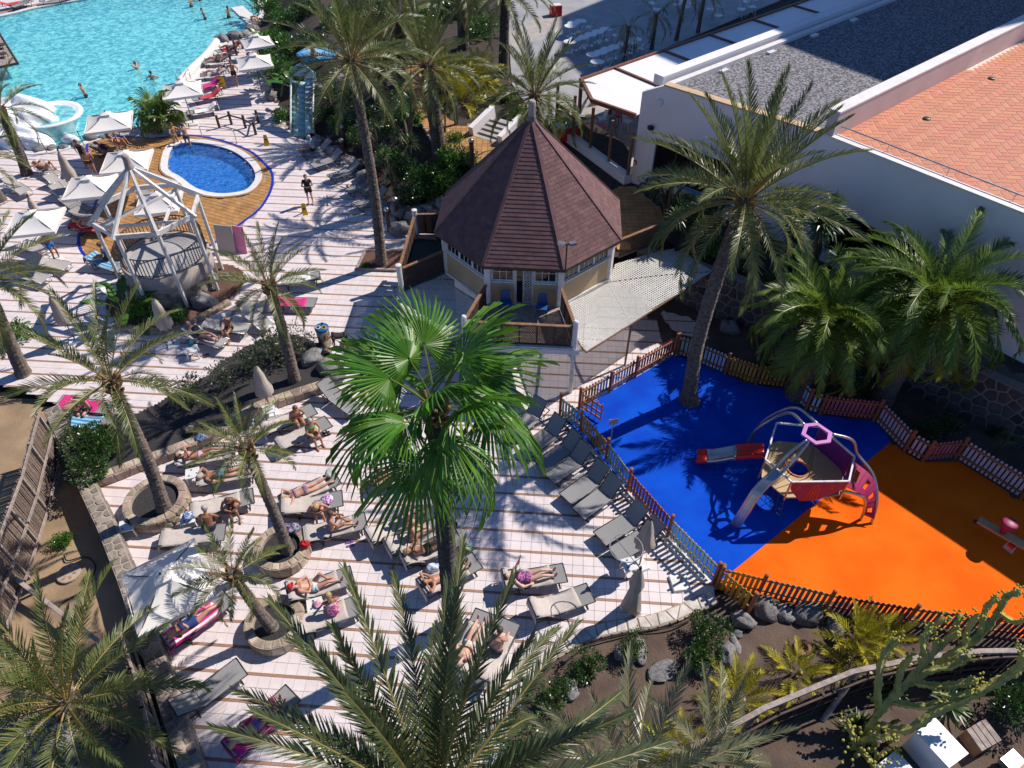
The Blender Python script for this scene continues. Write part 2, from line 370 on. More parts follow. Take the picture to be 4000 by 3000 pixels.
POOL = smooth_closed(poly([(-300, 120), (0, 65), (150, 30), (380, -10), (600, -40), (900, -45), (1000, 5), (1012, 60), (965, 112), (885, 150), (842, 195), (800, 250), (760, 288), (726, 322), (702, 352), (690, 390), (640, 440), (560, 490), (480, 512), (400, 532), (320, 557), (230, 582), (160, 592), (90, 590), (30, 565), (-100, 545), (-300, 500)]), 5)
KID = smooth_closed(poly([(655, 645), (672, 580), (720, 560), (800, 562), (905, 590), (975, 640), (998, 692), (972, 735), (930, 752), (850, 757), (770, 738), (705, 692), (668, 672)]), 6)
OCHRE = smooth_closed(poly([(362, 538), (466, 533), (600, 540), (678, 530), (760, 530), (859, 547), (972, 588), (1027, 633), (1059, 669), (1065, 705), (1055, 750), (1027, 800), (1000, 829), (949, 867), (904, 899), (820, 960), (700, 1000), (560, 1030), (450, 1035), (375, 1021), (334, 999), (312, 967), (307, 931), (316, 908), (340, 860), (380, 780), (390, 700), (350, 620), (340, 570)]), 4)
LOW_EDGE_PX = [(1030, -200), (1012, 0), (1015, 100), (1010, 180), (1020, 260), (1060, 330), (1090, 420), (1130, 515), (1220, 545), (1330, 590), (1400, 620), (1440, 720), (1500, 800), (1560, 850), (1640, 890)]
LOW_EDGE = poly(LOW_EDGE_PX)
PAV_C = Vector((0.73, 25.7))
WALL_FOOT = poly([(2470, 1130), (2640, 1165), (2760, 1215), (3000, 1300), (3300, 1420), (3650, 1560), (4000, 1740), (4600, 2050)])   # foot of the stone retaining wall
# paving ------------------------------------------------------------
PAVE = poly([(205, 1560), (268, 1700), (360, 1900), (445, 2080), (555, 2400), (630, 2600), (725, 2900), (790, 3080), (1950, 3080), (1990, 2800), (2060, 2650), (2130, 2565), (2250, 2490), (2440, 2440), (2600, 2405), (2780, 2330), (2800, 2290), (2200, 1640), (2262, 1600), (2434, 1503), (2633, 1387), (2760, 1330), (2800, 1240), (2640, 1175), (2470, 1140), (2300, 1040), (1900, 960), (1640, 890)]) + list(reversed(LOW_EDGE)) + poly([(700, -200), (-500, -200), (-900, 500), (-700, 1300), (-100, 1480), (120, 1530)])
BED1 = smooth_closed(poly([(270, 1905), (420, 1860), (560, 1800), (700, 1755), (860, 1690), (1000, 1600), (1150, 1545), (1290, 1500), (1345, 1450), (1300, 1395), (1230, 1345), (1120, 1325), (1000, 1350), (900, 1410), (800, 1490), (650, 1575), (540, 1630), (440, 1640), (300, 1640), (230, 1700)]), 4)
BED2 = smooth_closed(poly([(420, 1170), (520, 1120), (700, 1050), (880, 1040), (960, 1090), (890, 1180), (780, 1240), (690, 1300), (560, 1290), (440, 1240)]), 4)
BED3 = poly([(1395, 1055), (1550, 1060), (1610, 985), (1430, 985)])
grid_sheet('paving_bed', M['grout'], PAVE, [POOL, offset_poly(OCHRE, -.25)], 0.15, -0.012)
TA = R(-4.2); TW, SP, SW = 0.3365, 0.754, 0.081
o0 = gp(2050, 1931); e1 = Vector((math.cos(TA), math.sin(TA))); e2 = Vector((-math.sin(TA), math.cos(TA)))
u0 = (gp(2163, 1961)-o0).xy.dot(e1)
def tile_me(name, wx, wy, m, h=0.03, ch=0.006):
    b = MB(); hx, hy = wx/2, wy/2
    v = [(-hx, -hy, -h), (hx, -hy, -h), (hx, hy, -h), (-hx, hy, -h)]; k = [(-hx+ch, -hy+ch, 0), (hx-ch, -hy+ch, 0), (hx-ch, hy-ch, 0), (-hx+ch, hy-ch, 0)]
    b.add(v+k, [(4, 5, 6, 7)]+[(i, (i+1) % 4, 4+(i+1) % 4, 4+i) for i in range(4)]); return b
tb = tile_me('t', TW-.008, TW-.008, None, .012, .003); sb = tile_me('s', TW-.008, SW-.005, None, .012, .003)
holes = [(bbox(h), h) for h in (POOL, offset_poly(OCHRE, .05), BED1, BED2, BED3)]
pts = []
for iv in range(-25, 70):
    for kind, dv in (('strip', 0.0), ('tile', SW/2+TW/2), ('tile', SW/2+TW*1.5)):
        for iu in range(-130, 60):
            c = o0.xy+e1*(u0+(iu+.5)*TW)+e2*(iv*SP+dv)
            if c.y > 60 or not in_frame((c.x, c.y, 0), 60): continue
            if not inside(c, PAVE) or any(b[0] <= c.x <= b[2] and b[1] <= c.y <= b[3] and inside(c, h) for b, h in holes): continue
            pts.append((pj((c.x, c.y, 0))[2], kind, c))
paving = thing('terrace_paving', 'x', 'x'); del paving['label'], paving['category']; struct(paving)
pts.sort(key=lambda q: q[0]); tm, sm = tb.mesh('terrace_tile', M['tile']), sb.mesh('strip_tile', M['strip'])
cnt = {'tile': 0, 'strip': 0}; far = {'tile': MB(), 'strip': MB()}
for d, kind, c in pts:
    cnt[kind] += 1; zz = random.uniform(-.0015, .0015)
    if cnt[kind] <= 290 and in_frame((c.x, c.y, 0)):
        o = piece('floor_tile' if kind == 'tile' else 'strip_tile', tm if kind == 'tile' else sm, paving, (c.x, c.y, zz), (0, 0, TA))
    else:
        src = tb if kind == 'tile' else sb; ca, sa = math.cos(TA), math.sin(TA)
        far[kind].add([(c.x+x*ca-y*sa, c.y+x*sa+y*ca, z+zz) for x, y, z in src.v], src.f)
stuff(far['tile'].build('more_floor_tiles', M['tile'], paving)); stuff(far['strip'].build('more_strip_tiles', M['strip'], paving))
# far paving beyond the reach of single tiles
mb = MB(); q = [gp(a, b, -.012) for a, b in [(1012, 60), (1030, 15), (1030, -150), (700, -150), (700, -60)]]
# far side pool deck (upper left)
FARDECK = poly([(-400, 90), (0, 45), (150, 12), (380, -30), (420, -140), (-400, -140)])
mb = MB(); mb.prism(FARDECK, -.3, 0.0); struct(mb.build('far_pool_deck', M['tile']))

# pool ---------------------------------------------------------------
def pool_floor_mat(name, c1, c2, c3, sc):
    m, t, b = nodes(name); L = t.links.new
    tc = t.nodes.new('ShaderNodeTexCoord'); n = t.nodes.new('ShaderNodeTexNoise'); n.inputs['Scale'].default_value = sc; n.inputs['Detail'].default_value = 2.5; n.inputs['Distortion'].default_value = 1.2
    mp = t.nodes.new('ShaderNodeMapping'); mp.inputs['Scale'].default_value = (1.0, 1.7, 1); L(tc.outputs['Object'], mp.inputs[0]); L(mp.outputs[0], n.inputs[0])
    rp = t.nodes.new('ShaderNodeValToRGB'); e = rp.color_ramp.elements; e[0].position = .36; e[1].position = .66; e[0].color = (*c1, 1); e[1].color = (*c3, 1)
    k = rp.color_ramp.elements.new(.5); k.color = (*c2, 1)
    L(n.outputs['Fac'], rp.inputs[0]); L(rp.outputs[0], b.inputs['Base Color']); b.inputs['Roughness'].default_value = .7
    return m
M['poolfloor'] = pool_floor_mat('lagoon_mosaic_glitter', (0.06, 0.50, 0.64), (0.16, 0.68, 0.80), (0.55, 0.90, 0.93), 2.6)  # mosaic blues; pale noise patches stand in for glitter of light
M['kidfloor'] = pool_floor_mat('blue_mosaic', (0.008, 0.13, 0.52), (0.015, 0.19, 0.62), (0.06, 0.32, 0.72), 7)
M['water'] = water_mat('lagoon_water', (0.75, 0.97, 1.0), .6, bscale=1.6, bstr=.7, body=(.15, .66, .80))
M['kidwater'] = water_mat('paddling_water', (0.72, 0.90, 1.0), .25, bscale=3.0, bstr=.3, body=(.015, .24, .66))
def pool(name, outline, floor_m, water_m, depth, wl, label):
    mb = MB(); mb.prism(outline, -depth-.1, -depth); n = len(outline)
    for i in range(n):
        a, b = outline[i], outline[(i+1) % n]; mb.quad((a[0], a[1], -depth), (b[0], b[1], -depth), (b[0], b[1], .0), (a[0], a[1], .0))
    struct(mb.build(name+'_basin', floor_m))
    mb = MB(); mb.prism(outline, wl-.01, wl); mb.f = mb.f[1:2]; mb.mi = mb.mi[1:2]; o = struct(mb.build(name+'_water', water_m)); return o
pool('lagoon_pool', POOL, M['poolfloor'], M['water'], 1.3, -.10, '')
pool('paddling_pool', KID, M['kidfloor'], M['kidwater'], .55, -.07, '')
# coping
mb = MB(); cp = offset_poly(KID, .38); mb.ribbon(KID, cp, -.15, .07, .05); c = mb.build('pool_coping', M['coping']); struct(c)
mb = MB(); cp2 = offset_poly(cp, .09); mb.ribbon(cp, cp2, -.1, .05); struct(mb.build('pool_coping_band', M['ochre']))
mb = MB(); mb.ribbon(POOL, offset_poly(POOL, .42), -.2, .05); struct(mb.build('lagoon_coping', M['coping']))
# raised white lip on the near right shore of the lagoon
lip = smooth_open([gp(a, b) for a, b in [(850, 178), (815, 228), (770, 272), (732, 310), (708, 340)]], 6)
mb = MB()
for a, b in zip(lip, lip[1:]): mb.beam(a+Vector((0, 0, .12)), b+Vector((0, 0, .12)), .5, .5)
mb.tube([p+Vector((0, 0, .30)) for p in lip], .28, 10); tag(mb.build('pool_lip', M['coping'], smooth=True), 'rounded white lip wall along the lagoon shore beside the sunbeds', 'wall')
# ochre paving round the paddling pool
ob = grid_sheet('ochre_paving_bed', M['grout'], OCHRE, [KID], 0.30, -0.035)
op = thing('ochre_paving', 'x', 'x'); del op['label'], op['category']; struct(op)
oc = []; A2 = R(-24); f1 = Vector((math.cos(A2), math.sin(A2))); f2 = Vector((-math.sin(A2), math.cos(A2))); oo = gp(850, 850).xy
kout = offset_poly(KID, .47); kb = bbox(kout)
for i in range(-50, 50):
    for j in range(-60, 60):
        c = oo+f1*(i*.40+(j % 2)*.2)+f2*(j*.27)
        if inside(c, OCHRE) and not (kb[0] < c.x < kb[2] and kb[1] < c.y < kb[3] and inside(c, kout)): oc.append((pj((c.x, c.y, 0))[2], c))
oc.sort(key=lambda q: q[0]); ob_ = tile_me('o', .385, .255, None); om = ob_.mesh('ochre_tile', M['ochre']); rest = MB()
for k, (d, c) in enumerate(oc):
    if k < 280: piece('ochre_tile', om, op, (c.x, c.y, -.002), (0, 0, A2))
    else:
        ca, sa = math.cos(A2), math.sin(A2); rest.add([(c.x+x*ca-y*sa, c.y+x*sa+y*ca, z-.002) for x, y, z in ob_.v], ob_.f)
stuff(rest.build('more_ochre_tiles', M['ochre'], op))
mb = MB(); mb.ribbon(offset_poly(OCHRE, -.07), offset_poly(OCHRE, .07), -.03, .012); struct(mb.build('blue_mosaic_line', solid('blue_mosaic_line', (0.012, 0.03, 0.42), .3)))

# beds of gravel and soil ---------------------------------------------
def bed(name, outline, h, m, step=.1, amp=.05):
    hh = loose_height(amp, 1.7, h*9)
    return grid_sheet(name, m, outline, (), step, lambda x, y: h+hh(x, y))
bed('gravel_bed', BED1, .22, M['lava']); bed('mulch_bed', BED2, .16, M['bark_mulch'])
mb = MB(); mb.prism(BED3, -.05, .10); struct(mb.build('mulch_bed_square', M['bark_mulch']))
# lower right garden
GARD = poly([(2810, 2290), (2780, 2345), (2600, 2420), (2440, 2455), (2250, 2505), (2130, 2580), (2060, 2665), (1990, 2815), (1950, 3100), (1900, 3500), (5200, 3500), (5200, 2400), (4300, 2500), (3500, 2400), (3000, 2330)])
grid_sheet('garden_soil', M['soil'], GARD, (), .35, lambda x, y: -.06+.10*smooth01(dist_line((x, y), GARD[:9])/1.5)+loose_height(.06, 1.1)(x, y))
# strip outside the left wall, lower left yard
OUT = poly([(235, 1560), (300, 1700), (400, 1900), (490, 2080), (610, 2400), (690, 2600), (780, 2900), (830, 3080), (900, 3600), (-1500, 3600), (-1500, 1500), (-400, 1450)])
grid_sheet('yard_dirt', M['dirt'], OUT, (), .4, lambda x, y: -.35+loose_height(.05, 1.0, 2)(x, y))
# upper garden: rises from the paving to the upper level
UPOLY = LOW_EDGE+[(-3.2, 27.5), (0.7, 25.7), (4.5, 25.5)]+[(a+.25, b+.35) for a, b in WALL_FOOT]+[(45, 30), (60, 95), (-5, 95)]
def up_z(x, y):
    d = dist_line((x, y), LOW_EDGE)
    return -.02+(UP)*smooth01(d/4.6)+loose_height(.05, 1.3, 4)(x, y)*smooth01(d/2)*(1-smooth01((d-4)/2))
grid_sheet('upper_garden_ground', M['dsoil'], UPOLY, (), .45, up_z)
PLAZA = poly([(1985, 120), (2000, 330), (2060, 420), (2170, 500), (2290, 420), (2430, 260), (3200, -60), (3200, -250), (1900, -250)], UP)
mb = MB(); mb.prism(PLAZA, UP-.2, UP+.05); struct(mb.build('plaza', M['plaza']))
mb = MB(); mb.prism(poly([(1985, 130), (2000, 200), (2110, 150), (2200, 95), (2230, 60), (2120, 60)], UP), UP, UP+.056); struct(mb.build('plaza_pale_path', M['concrete']))
# ochre garden path
PATHP = [poly(p, UP) for p in ([(1560, 240), (1640, 240), (1680, 340), (1720, 440), (1800, 500), (1880, 480), (1950, 500), (2010, 560), (1960, 640), (1850, 640), (1740, 610), (1690, 560), (1640, 470), (1560, 330)], [(2400, 740), (2470, 730), (2560, 800), (2600, 860), (2560, 930), (2440, 980), (2380, 960)])]
gpth = thing('garden_path', 'x', 'x'); del gpth['label'], gpth['category']; struct(gpth)
pm = tile_me('p', .29, .29, None); pme = pm.mesh('path_tile', M['ochre']); n_ = 0; rest = MB()
for pol in PATHP:
    b = bbox(pol); mbq = MB(); mbq.prism(pol, UP-.15, UP+.04); struct(mbq.build('path_bed', M['grout']))
    for i in range(int((b[2]-b[0])/.3)+1):
        for j in range(int((b[3]-b[1])/.3)+1):
            c = (b[0]+(i+.5)*.3, b[1]+(j+.5)*.3)
            if inside(c, pol):
                n_ += 1
                if n_ <= 280: piece('path_tile', pme, gpth, (c[0], c[1], UP+.065), (0, 0, 0))
                else: rest.add([(c[0]+x, c[1]+y, UP+.065+z) for x, y, z in pm.v], pm.f)
if rest.v: stuff(rest.build('more_path_tiles', M['ochre'], gpth))
# playground rubber
PLAY = poly([(2215, 1640), (2262, 1600), (2434, 1503), (2633, 1387), (2705, 1410), (2904, 1491), (3000, 1513), (3068, 1518), (3145, 1604), (3199, 1622), (3411, 1645), (3529, 1767), (3601, 1807), (3728, 1794), (3985, 1952), (4700, 2330), (4700, 2580), (4000, 2492), (3850, 2475), (3533, 2435), (3217, 2381), (2960, 2320), (2790, 2278)])
cutA, cutB = gp(2895, 2205), gp(3470, 1735)
def side(p): return (cutB.x-cutA.x)*(p[1]-cutA.y)-(cutB.y-cutA.y)*(p[0]-cutA.x)
def clip(pol, keep):
    out = []
    for i in range(len(pol)):
        a, b = pol[i], pol[(i+1) % len(pol)]; sa, sb_ = side(a)*keep, side(b)*keep
        if sa >= 0: out.append(a)
        if sa*sb_ < 0: t = sa/(sa-sb_); out.append((a[0]+(b[0]-a[0])*t, a[1]+(b[1]-a[1])*t))
    return out
mb = MB(); mb.prism(clip(PLAY, 1), -.3, .02); struct(mb.build('blue_rubber_ground', M['blue_rub']))
mb = MB(); mb.prism(clip(PLAY, -1), -.3, .02); struct(mb.build('orange_rubber_ground', M['orange_rub']))
# shaded planting strip between playground and retaining wall
STRIP = poly([(2633, 1380), (2705, 1404), (2904, 1485), (3000, 1508), (3068, 1512), (3145, 1598), (3199, 1616), (3411, 1639), (3529, 1761), (3601, 1801), (3728, 1788), (3985, 1946), (4700, 2324)])+list(reversed(WALL_FOOT))
grid_sheet('planting_strip', M['soil'], STRIP, (), .4, lambda x, y: .02+loose_height(.05, 1.2, 5)(x, y))

# ------------------------------------------------------------------ stone pieces
def vor(wd, ht, cell, seed, gap=.03, ch=.84):
    """irregular stone outlines filling wd x ht"""
    rnd = random.Random(seed); nx, ny = max(1, round(wd/cell)), max(1, round(ht/cell)); S = []
    for i in range(nx):
        for j in range(ny): S.append(((i+.5+rnd.uniform(-.34, .34)+(.25 if j % 2 else -.25)*(ny > 1))*wd/nx, (j+.5+rnd.uniform(-.3, .3))*ht/ny))
    out = []
    for i, s in enumerate(S):
        pol = [(0, 0), (wd, 0), (wd, ht), (0, ht)]
        for k, q in enumerate(S):
            if k == i or abs(q[0]-s[0]) > cell*3.2: continue
            mx, my = (s[0]+q[0])/2, (s[1]+q[1])/2; nx_, ny_ = q[0]-s[0], q[1]-s[1]; new = []
            for a, b in zip(pol, pol[1:]+pol[:1]):
                da = (a[0]-mx)*nx_+(a[1]-my)*ny_; db = (b[0]-mx)*nx_+(b[1]-my)*ny_
                if da <= 0: new.append(a)
                if da*db < 0: t = da/(da-db); new.append((a[0]+(b[0]-a[0])*t, a[1]+(b[1]-a[1])*t))
            pol = new
            if not pol: break
        if len(pol) < 3: continue
        cx, cy = sum(p[0] for p in pol)/len(pol), sum(p[1] for p in pol)/len(pol)
        rr = sum(math.hypot(p[0]-cx, p[1]-cy) for p in pol)/len(pol)
        if rr < gap*1.3: continue
        k = 1-gap/rr; out.append([(cx+(p[0]-cx)*k, cy+(p[1]-cy)*k) for p in pol])
    return out
def stones(parent, m, cells, f, h=.03, name='stone', seed=0):
    """f(u, v, height) -> place"""
    rnd = random.Random(seed)
    for pol in cells:
        cx, cy = sum(p[0] for p in pol)/len(pol), sum(p[1] for p in pol)/len(pol); hh = h*rnd.uniform(.6, 1.35); n = len(pol); mb = MB()
        top = [(cx+(p[0]-cx)*.80, cy+(p[1]-cy)*.80) for p in pol]; mid = [(cx+(p[0]-cx)*.95, cy+(p[1]-cy)*.95) for p in pol]
        mb.add([f(p[0], p[1], -.01) for p in pol]+[f(p[0], p[1], hh*.7) for p in mid]+[f(p[0], p[1], hh) for p in top],
               [tuple(range(2*n, 3*n))]+[(i, (i+1) % n, n+(i+1) % n, n+i) for i in range(n)]+[(n+i, n+(i+1) % n, 2*n+(i+1) % n, 2*n+i) for i in range(n)])
        o = mb.mesh(name, m, wloc(parent)); link(name, o, parent)
class Path2:
    def __init__(s, P):
        s.P = [Vector(p[:2]) for p in P]; s.L = [0.0]
        for a, b in zip(s.P, s.P[1:]): s.L.append(s.L[-1]+(b-a).length)
        s.len = s.L[-1]
    def at(s, u):
        u = max(0, min(s.len-1e-6, u))
        for i in range(len(s.P)-1):
            if u <= s.L[i+1]: break
        t = (u-s.L[i])/max(1e-9, s.L[i+1]-s.L[i]); d = (s.P[i+1]-s.P[i]).normalized()
        return s.P[i]+(s.P[i+1]-s.P[i])*t, d, Vector((-d.y, d.x))
def stone_wall(name, label, pts, z0, z1, wd, core_m, stone_m, cell=.38, top_cell=None, seed=1, sides=(-1, 1), cat='stone wall', gap=.028, hh=.03):
    """mortared wall along pts; stones proud of both faces and of the top"""
    p = Path2(pts); base = p.at(0)[0]; t = thing(name, label, cat, (base.x, base.y, z0)); mb = MB()
    n = max(2, int(p.len/.25)); L_, R_ = [], []
    for i in range(n+1):
        c, d, nn = p.at(p.len*i/n); L_.append(c+nn*wd/2); R_.append(c-nn*wd/2)
    vv = []; ff = []
    for i in range(n+1): vv += [(R_[i].x, R_[i].y, z0), (R_[i].x, R_[i].y, z1), (L_[i].x, L_[i].y, z1), (L_[i].x, L_[i].y, z0)]
    for i in range(n):
        for k in range(3): ff.append((i*4+k, i*4+4+k, i*4+5+k, i*4+1+k))
    ff += [(0, 1, 2, 3), (n*4+3, n*4+2, n*4+1, n*4)]
    mb.add(vv, ff); mb.build('mortar_core', core_m, t)
    for sgn in sides:
        def f(u, v, h, sgn=sgn):
            c, d, nn = p.at(u); q = c+nn*sgn*(wd/2+h); return (q.x, q.y, z0+v)
        stones(t, stone_m, vor(p.len, z1-z0, cell, seed+sgn, gap), f, hh, seed=seed)
    if top_cell:
        def f(u, v, h):
            c, d, nn = p.at(u); q = c+nn*(v-wd/2); return (q.x, q.y, z1+h)
        stones(t, stone_m if not isinstance(top_cell, tuple) else top_cell[1], vor(p.len, wd, top_cell if not isinstance(top_cell, tuple) else top_cell[0], seed+9, gap), f, hh*.8, seed=seed+3)
    return t
# left boundary wall
stone_wall('boundary_wall', 'low crazy stone wall running down the left edge of the tiled terrace', [gp(a, b) for a, b in [(225, 1630), (290, 1760), (370, 1945), (440, 2090), (520, 2290), (590, 2490), (660, 2690), (760, 2990), (800, 3100)]], -.4, .55, .52, M['mortar'], M['stone'], .40, (.30, M['stone']), 3, gap=.035)
# kerbs of the gravel bed
kerb1 = [gp(a, b) for a, b in [(330, 1905), (450, 1868), (565, 1822), (700, 1772), (860, 1705), (1000, 1615), (1150, 1560), (1290, 1515)]]
stone_wall('bed_kerb', 'pale stone kerb wall along the lower side of the dark gravel bed', smooth_open([(p.x, p.y) for p in kerb1], 4), 0, .38, .34, M['mortar'], M['paler'], .36, (.36, M['paler']), 5)
kerb2 = [gp(a, b) for a, b in [(2055, 2662), (2125, 2578), (2250, 2500), (2340, 2468), (2440, 2447), (2530, 2435), (2610, 2412), (2700, 2375), (2790, 2335)]]
stone_wall('terrace_kerb', 'whitish flat stone kerb curving below the closed umbrella by the soil garden', smooth_open([(p.x, p.y) for p in kerb2], 4), -.1, .10, .40, M['mortar'], M['paler'], .3, (.32, mat('whitish_slab', (.62, .58, .54), (.46, .40, .36), 4, .8, .4, 14, vary=.16)), 7)
stone_wall('bed_kerb', 'long low stone kerb at the foot of the gazebo planting behind the two reclining sunbathers', smooth_open([tuple(gp(a, b)[:2]) for a, b in [(480, 1285), (600, 1300), (700, 1290), (790, 1245), (900, 1185)]], 4), 0, .2, .25, M['mortar'], M['paler'], .34, .3, 8)
# retaining wall beside the playground
rw = [(a, b) for a, b in WALL_FOOT]
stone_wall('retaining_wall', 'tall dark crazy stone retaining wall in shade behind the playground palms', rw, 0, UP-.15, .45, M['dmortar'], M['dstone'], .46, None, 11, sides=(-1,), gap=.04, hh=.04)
# round palm planters
def planter(label, px, py, r, h, seed):
    c = gp(px, py); t = thing('palm_planter', label, 'planter', (c.x, c.y, 0), 0, 'round stone palm planters'); mb = MB()
    mb.lathe([(r, 0), (r, h), (r-.26, h), (r-.26, .1)], (c.x, c.y, 0), 36, cap=False); mb.build('mortar_ring', M['mortar'], t)
    mb = MB(); mb.lathe([(r-.24, h-.14), (0.01, h-.10)], (c.x, c.y, 0), 24, cap=False); mb.build('gravel_fill', M['lava'], t)
    def f(u, v, hh): a = u/r; return (c.x+(r+hh)*math.cos(a), c.y+(r+hh)*math.sin(a), v)
    stones(t, M['paler'], vor(2*math.pi*r, h, .34, seed), f, .025, seed=seed)
    def f(u, v, hh): a = u/r; q = r-v; return (c.x+q*math.cos(a), c.y+q*math.sin(a), h+hh)
    stones(t, M['paler'], vor(2*math.pi*r, .26, .30, seed+2), f, .02, name='cap_stone', seed=seed)
    return c
PL1 = planter('large round stone planter with a tall curved palm near the left wall', 625, 1985, 1.02, .52, 21)
PL2 = planter('round stone planter with a red bag on its rim', 1110, 2165, .86, .46, 22)
PL3 = planter('round stone planter half hidden by foreground fronds at the lower left', 1085, 2455, .86, .46, 23)
# square mulch bed by the pavilion: timber edging
t = thing('planting_box', 'low square timber edged mulch bed round the tall palm trunk', 'planter', (*BED3[0], 0)); e = [Vector((*p, .06)) for p in BED3]
for a, b in zip(e, e[1:]+e[:1]): mb = MB(); mb.beam(a, b, .10, .14); mb.build('edge_board', M['gwood'], t)
# ================================================================== BUILDINGS
def lattice(mb, c0, ux, uy, wd, ht, sp=.09, sw=.028, th=.012, nrm=None):
    """diagonal lattice slats filling a rectangle spanned by ux (wd) and uy (ht)"""
    ux, uy, c0 = Vector(ux).normalized(), Vector(uy).normalized(), Vector(c0); nn = ux.cross(uy).normalized()
    for sg in (1, -1):
        k = -ht
        while k < wd+ht:
            # line u = k + sg*v (sg=1) or u = k - ... for -1
            vs_ = []
            for v in (0, ht):
                u = k+v if sg == 1 else k+ht-v
                vs_.append((u, v))
            (ua, va), (ub, vb) = vs_
            def cl(ua, va, ub, vb):
                t0, t1 = 0., 1.; du = ub-ua
                if abs(du) < 1e-9: return None
                ta, tb_ = (0-ua)/du, (wd-ua)/du
                lo, hi = min(ta, tb_), max(ta, tb_); t0, t1 = max(t0, lo), min(t1, hi)
                if t1-t0 < 1e-3: return None
                return (ua+du*t0, va+(vb-va)*t0, ua+du*t1, va+(vb-va)*t1)
            q = cl(ua, va, ub, vb)
            if q:
                a = c0+ux*q[0]+uy*q[1]+nn*(th*.5*sg); b = c0+ux*q[2]+uy*q[3]+nn*(th*.5*sg); mb.beam(a, b, sw, th, up=nn)
            k += sp
def net(name, pol, zf, parent, sp=.105, sw=.05):
    """coarse white mesh panel: crossing flat strips cut to a convex outline"""
    mb = MB()
    for ang, dz in ((R(38), 0), (R(-52), .006)):
        d = Vector((math.cos(ang), math.sin(ang))); n = Vector((-d.y, d.x)); ks = [Vector(p).dot(n) for p in pol]; k = min(ks)
        while k < max(ks):
            X = []
            for a, b in zip(pol, pol[1:]+pol[:1]):
                ka, kb = Vector(a).dot(n)-k, Vector(b).dot(n)-k
                if ka*kb < 0: t = ka/(ka-kb); X.append(Vector(a).lerp(Vector(b), t))
            if len(X) >= 2:
                X.sort(key=lambda p: p.dot(d)); a, b = X[0], X[-1]; N = max(1, int((b-a).length/1.2)); s = n*(sw/2)
                for i in range(N):
                    p, q = a.lerp(b, i/N), a.lerp(b, (i+1)/N)
                    mb.quad(*[(r.x, r.y, zf(r.x, r.y)+dz) for r in (p-s, q-s, q+s, p+s)])
            k += sp
    return mb.build(name, M['net'], parent)
# ---------------------------------------------------------------- pavilion
PX, PY = PAV_C.x, PAV_C.y; PR, ER, EZ, AZ = 3.62, 4.02, 4.30, 8.45
pav = thing('pavilion', 'octagonal pavilion with steep brown shingle roof, white windows and cream walls', 'pavilion', (PX, PY, 0))
def oc8(k, r, z): a = R(18.05+45*k); return Vector((PX+r*math.cos(a), PY+r*math.sin(a), z))
mb = MB(); mb.prism([oc8(k, 3.35, 0)[:2] for k in range(8)], 0, UP-.12); base_w = mb.build('base_wall', M['white'], pav)
mb = MB(); mb.prism([oc8(k, 3.75, 0)[:2] for k in range(8)], UP-.12, UP); mb.build('floor_slab', M['wpaint'], pav)
# panelled doors in the base under the balcony
for k, u in ((5, .30), (5, .62)):
    a, b = oc8(5, 3.35, 0), oc8(6, 3.35, 0); d = (b-a).normalized(); nn = Vector((d.y, -d.x, 0)); c = a.lerp(b, u)+nn*.03
    mb = MB(); mb.box((c.x, c.y, 1.05), (.78, .06, 2.0), math.atan2(d.y, d.x)); dr = mb.build('door', M['wpaint'], pav)
    for zz in (.6, 1.5): mb = MB(); q = c+nn*.035; mb.box((q.x, q.y, zz), (.55, .02, .62), math.atan2(d.y, d.x)); mb.build('door_panel', M['white'], dr)
WZ0, WZ1 = UP+1.0, EZ-.06
def window(a, b, z0, z1, nx, nz, parent):
    """framed window between two points on the wall line: frame, panes, bars"""
    a, b = Vector(a), Vector(b); d = (b-a).normalized(); nn = Vector((d.y, -d.x, 0)); L = (b-a).length; fw = .055
    mb = MB()
    for z in (z0+fw/2, z1-fw/2): mb.beam(a.xy.to_3d()+Vector((0, 0, z)), b.xy.to_3d()+Vector((0, 0, z)), .07, fw)
    for q in (a+d*fw/2, b-d*fw/2): mb.beam((q.x, q.y, z0+fw), (q.x, q.y, z1-fw), fw, .068, up=nn)
    w_ = mb.build('window', M['wpaint'], parent)
    for i in range(nx):
        for j in range(nz):
            ua, ub = fw+(L-2*fw)*i/nx, fw+(L-2*fw)*(i+1)/nx; za, zb = z0+fw+(z1-z0-2*fw)*j/nz, z0+fw+(z1-z0-2*fw)*(j+1)/nz
            mb = MB(); c = a+d*((ua+ub)/2); mb.box((c.x, c.y, (za+zb)/2), (ub-ua-.004, .014, zb-za-.004), math.atan2(d.y, d.x)); mb.build('pane', M['dglass'], w_)
    mb = MB()
    for i in range(1, nx): c = a+d*(fw+(L-2*fw)*i/nx); mb.beam((c.x, c.y, z0+fw), (c.x, c.y, z1-fw), .028, .045, up=nn)
    for j in range(1, nz): z = z0+fw+(z1-z0-2*fw)*j/nz; p, q = a+d*fw, b-d*fw; mb.beam((p.x, p.y, z), (q.x, q.y, z), .038, .028)
    mb.build('glazing_bars', M['wpaint'], w_)
    return w_
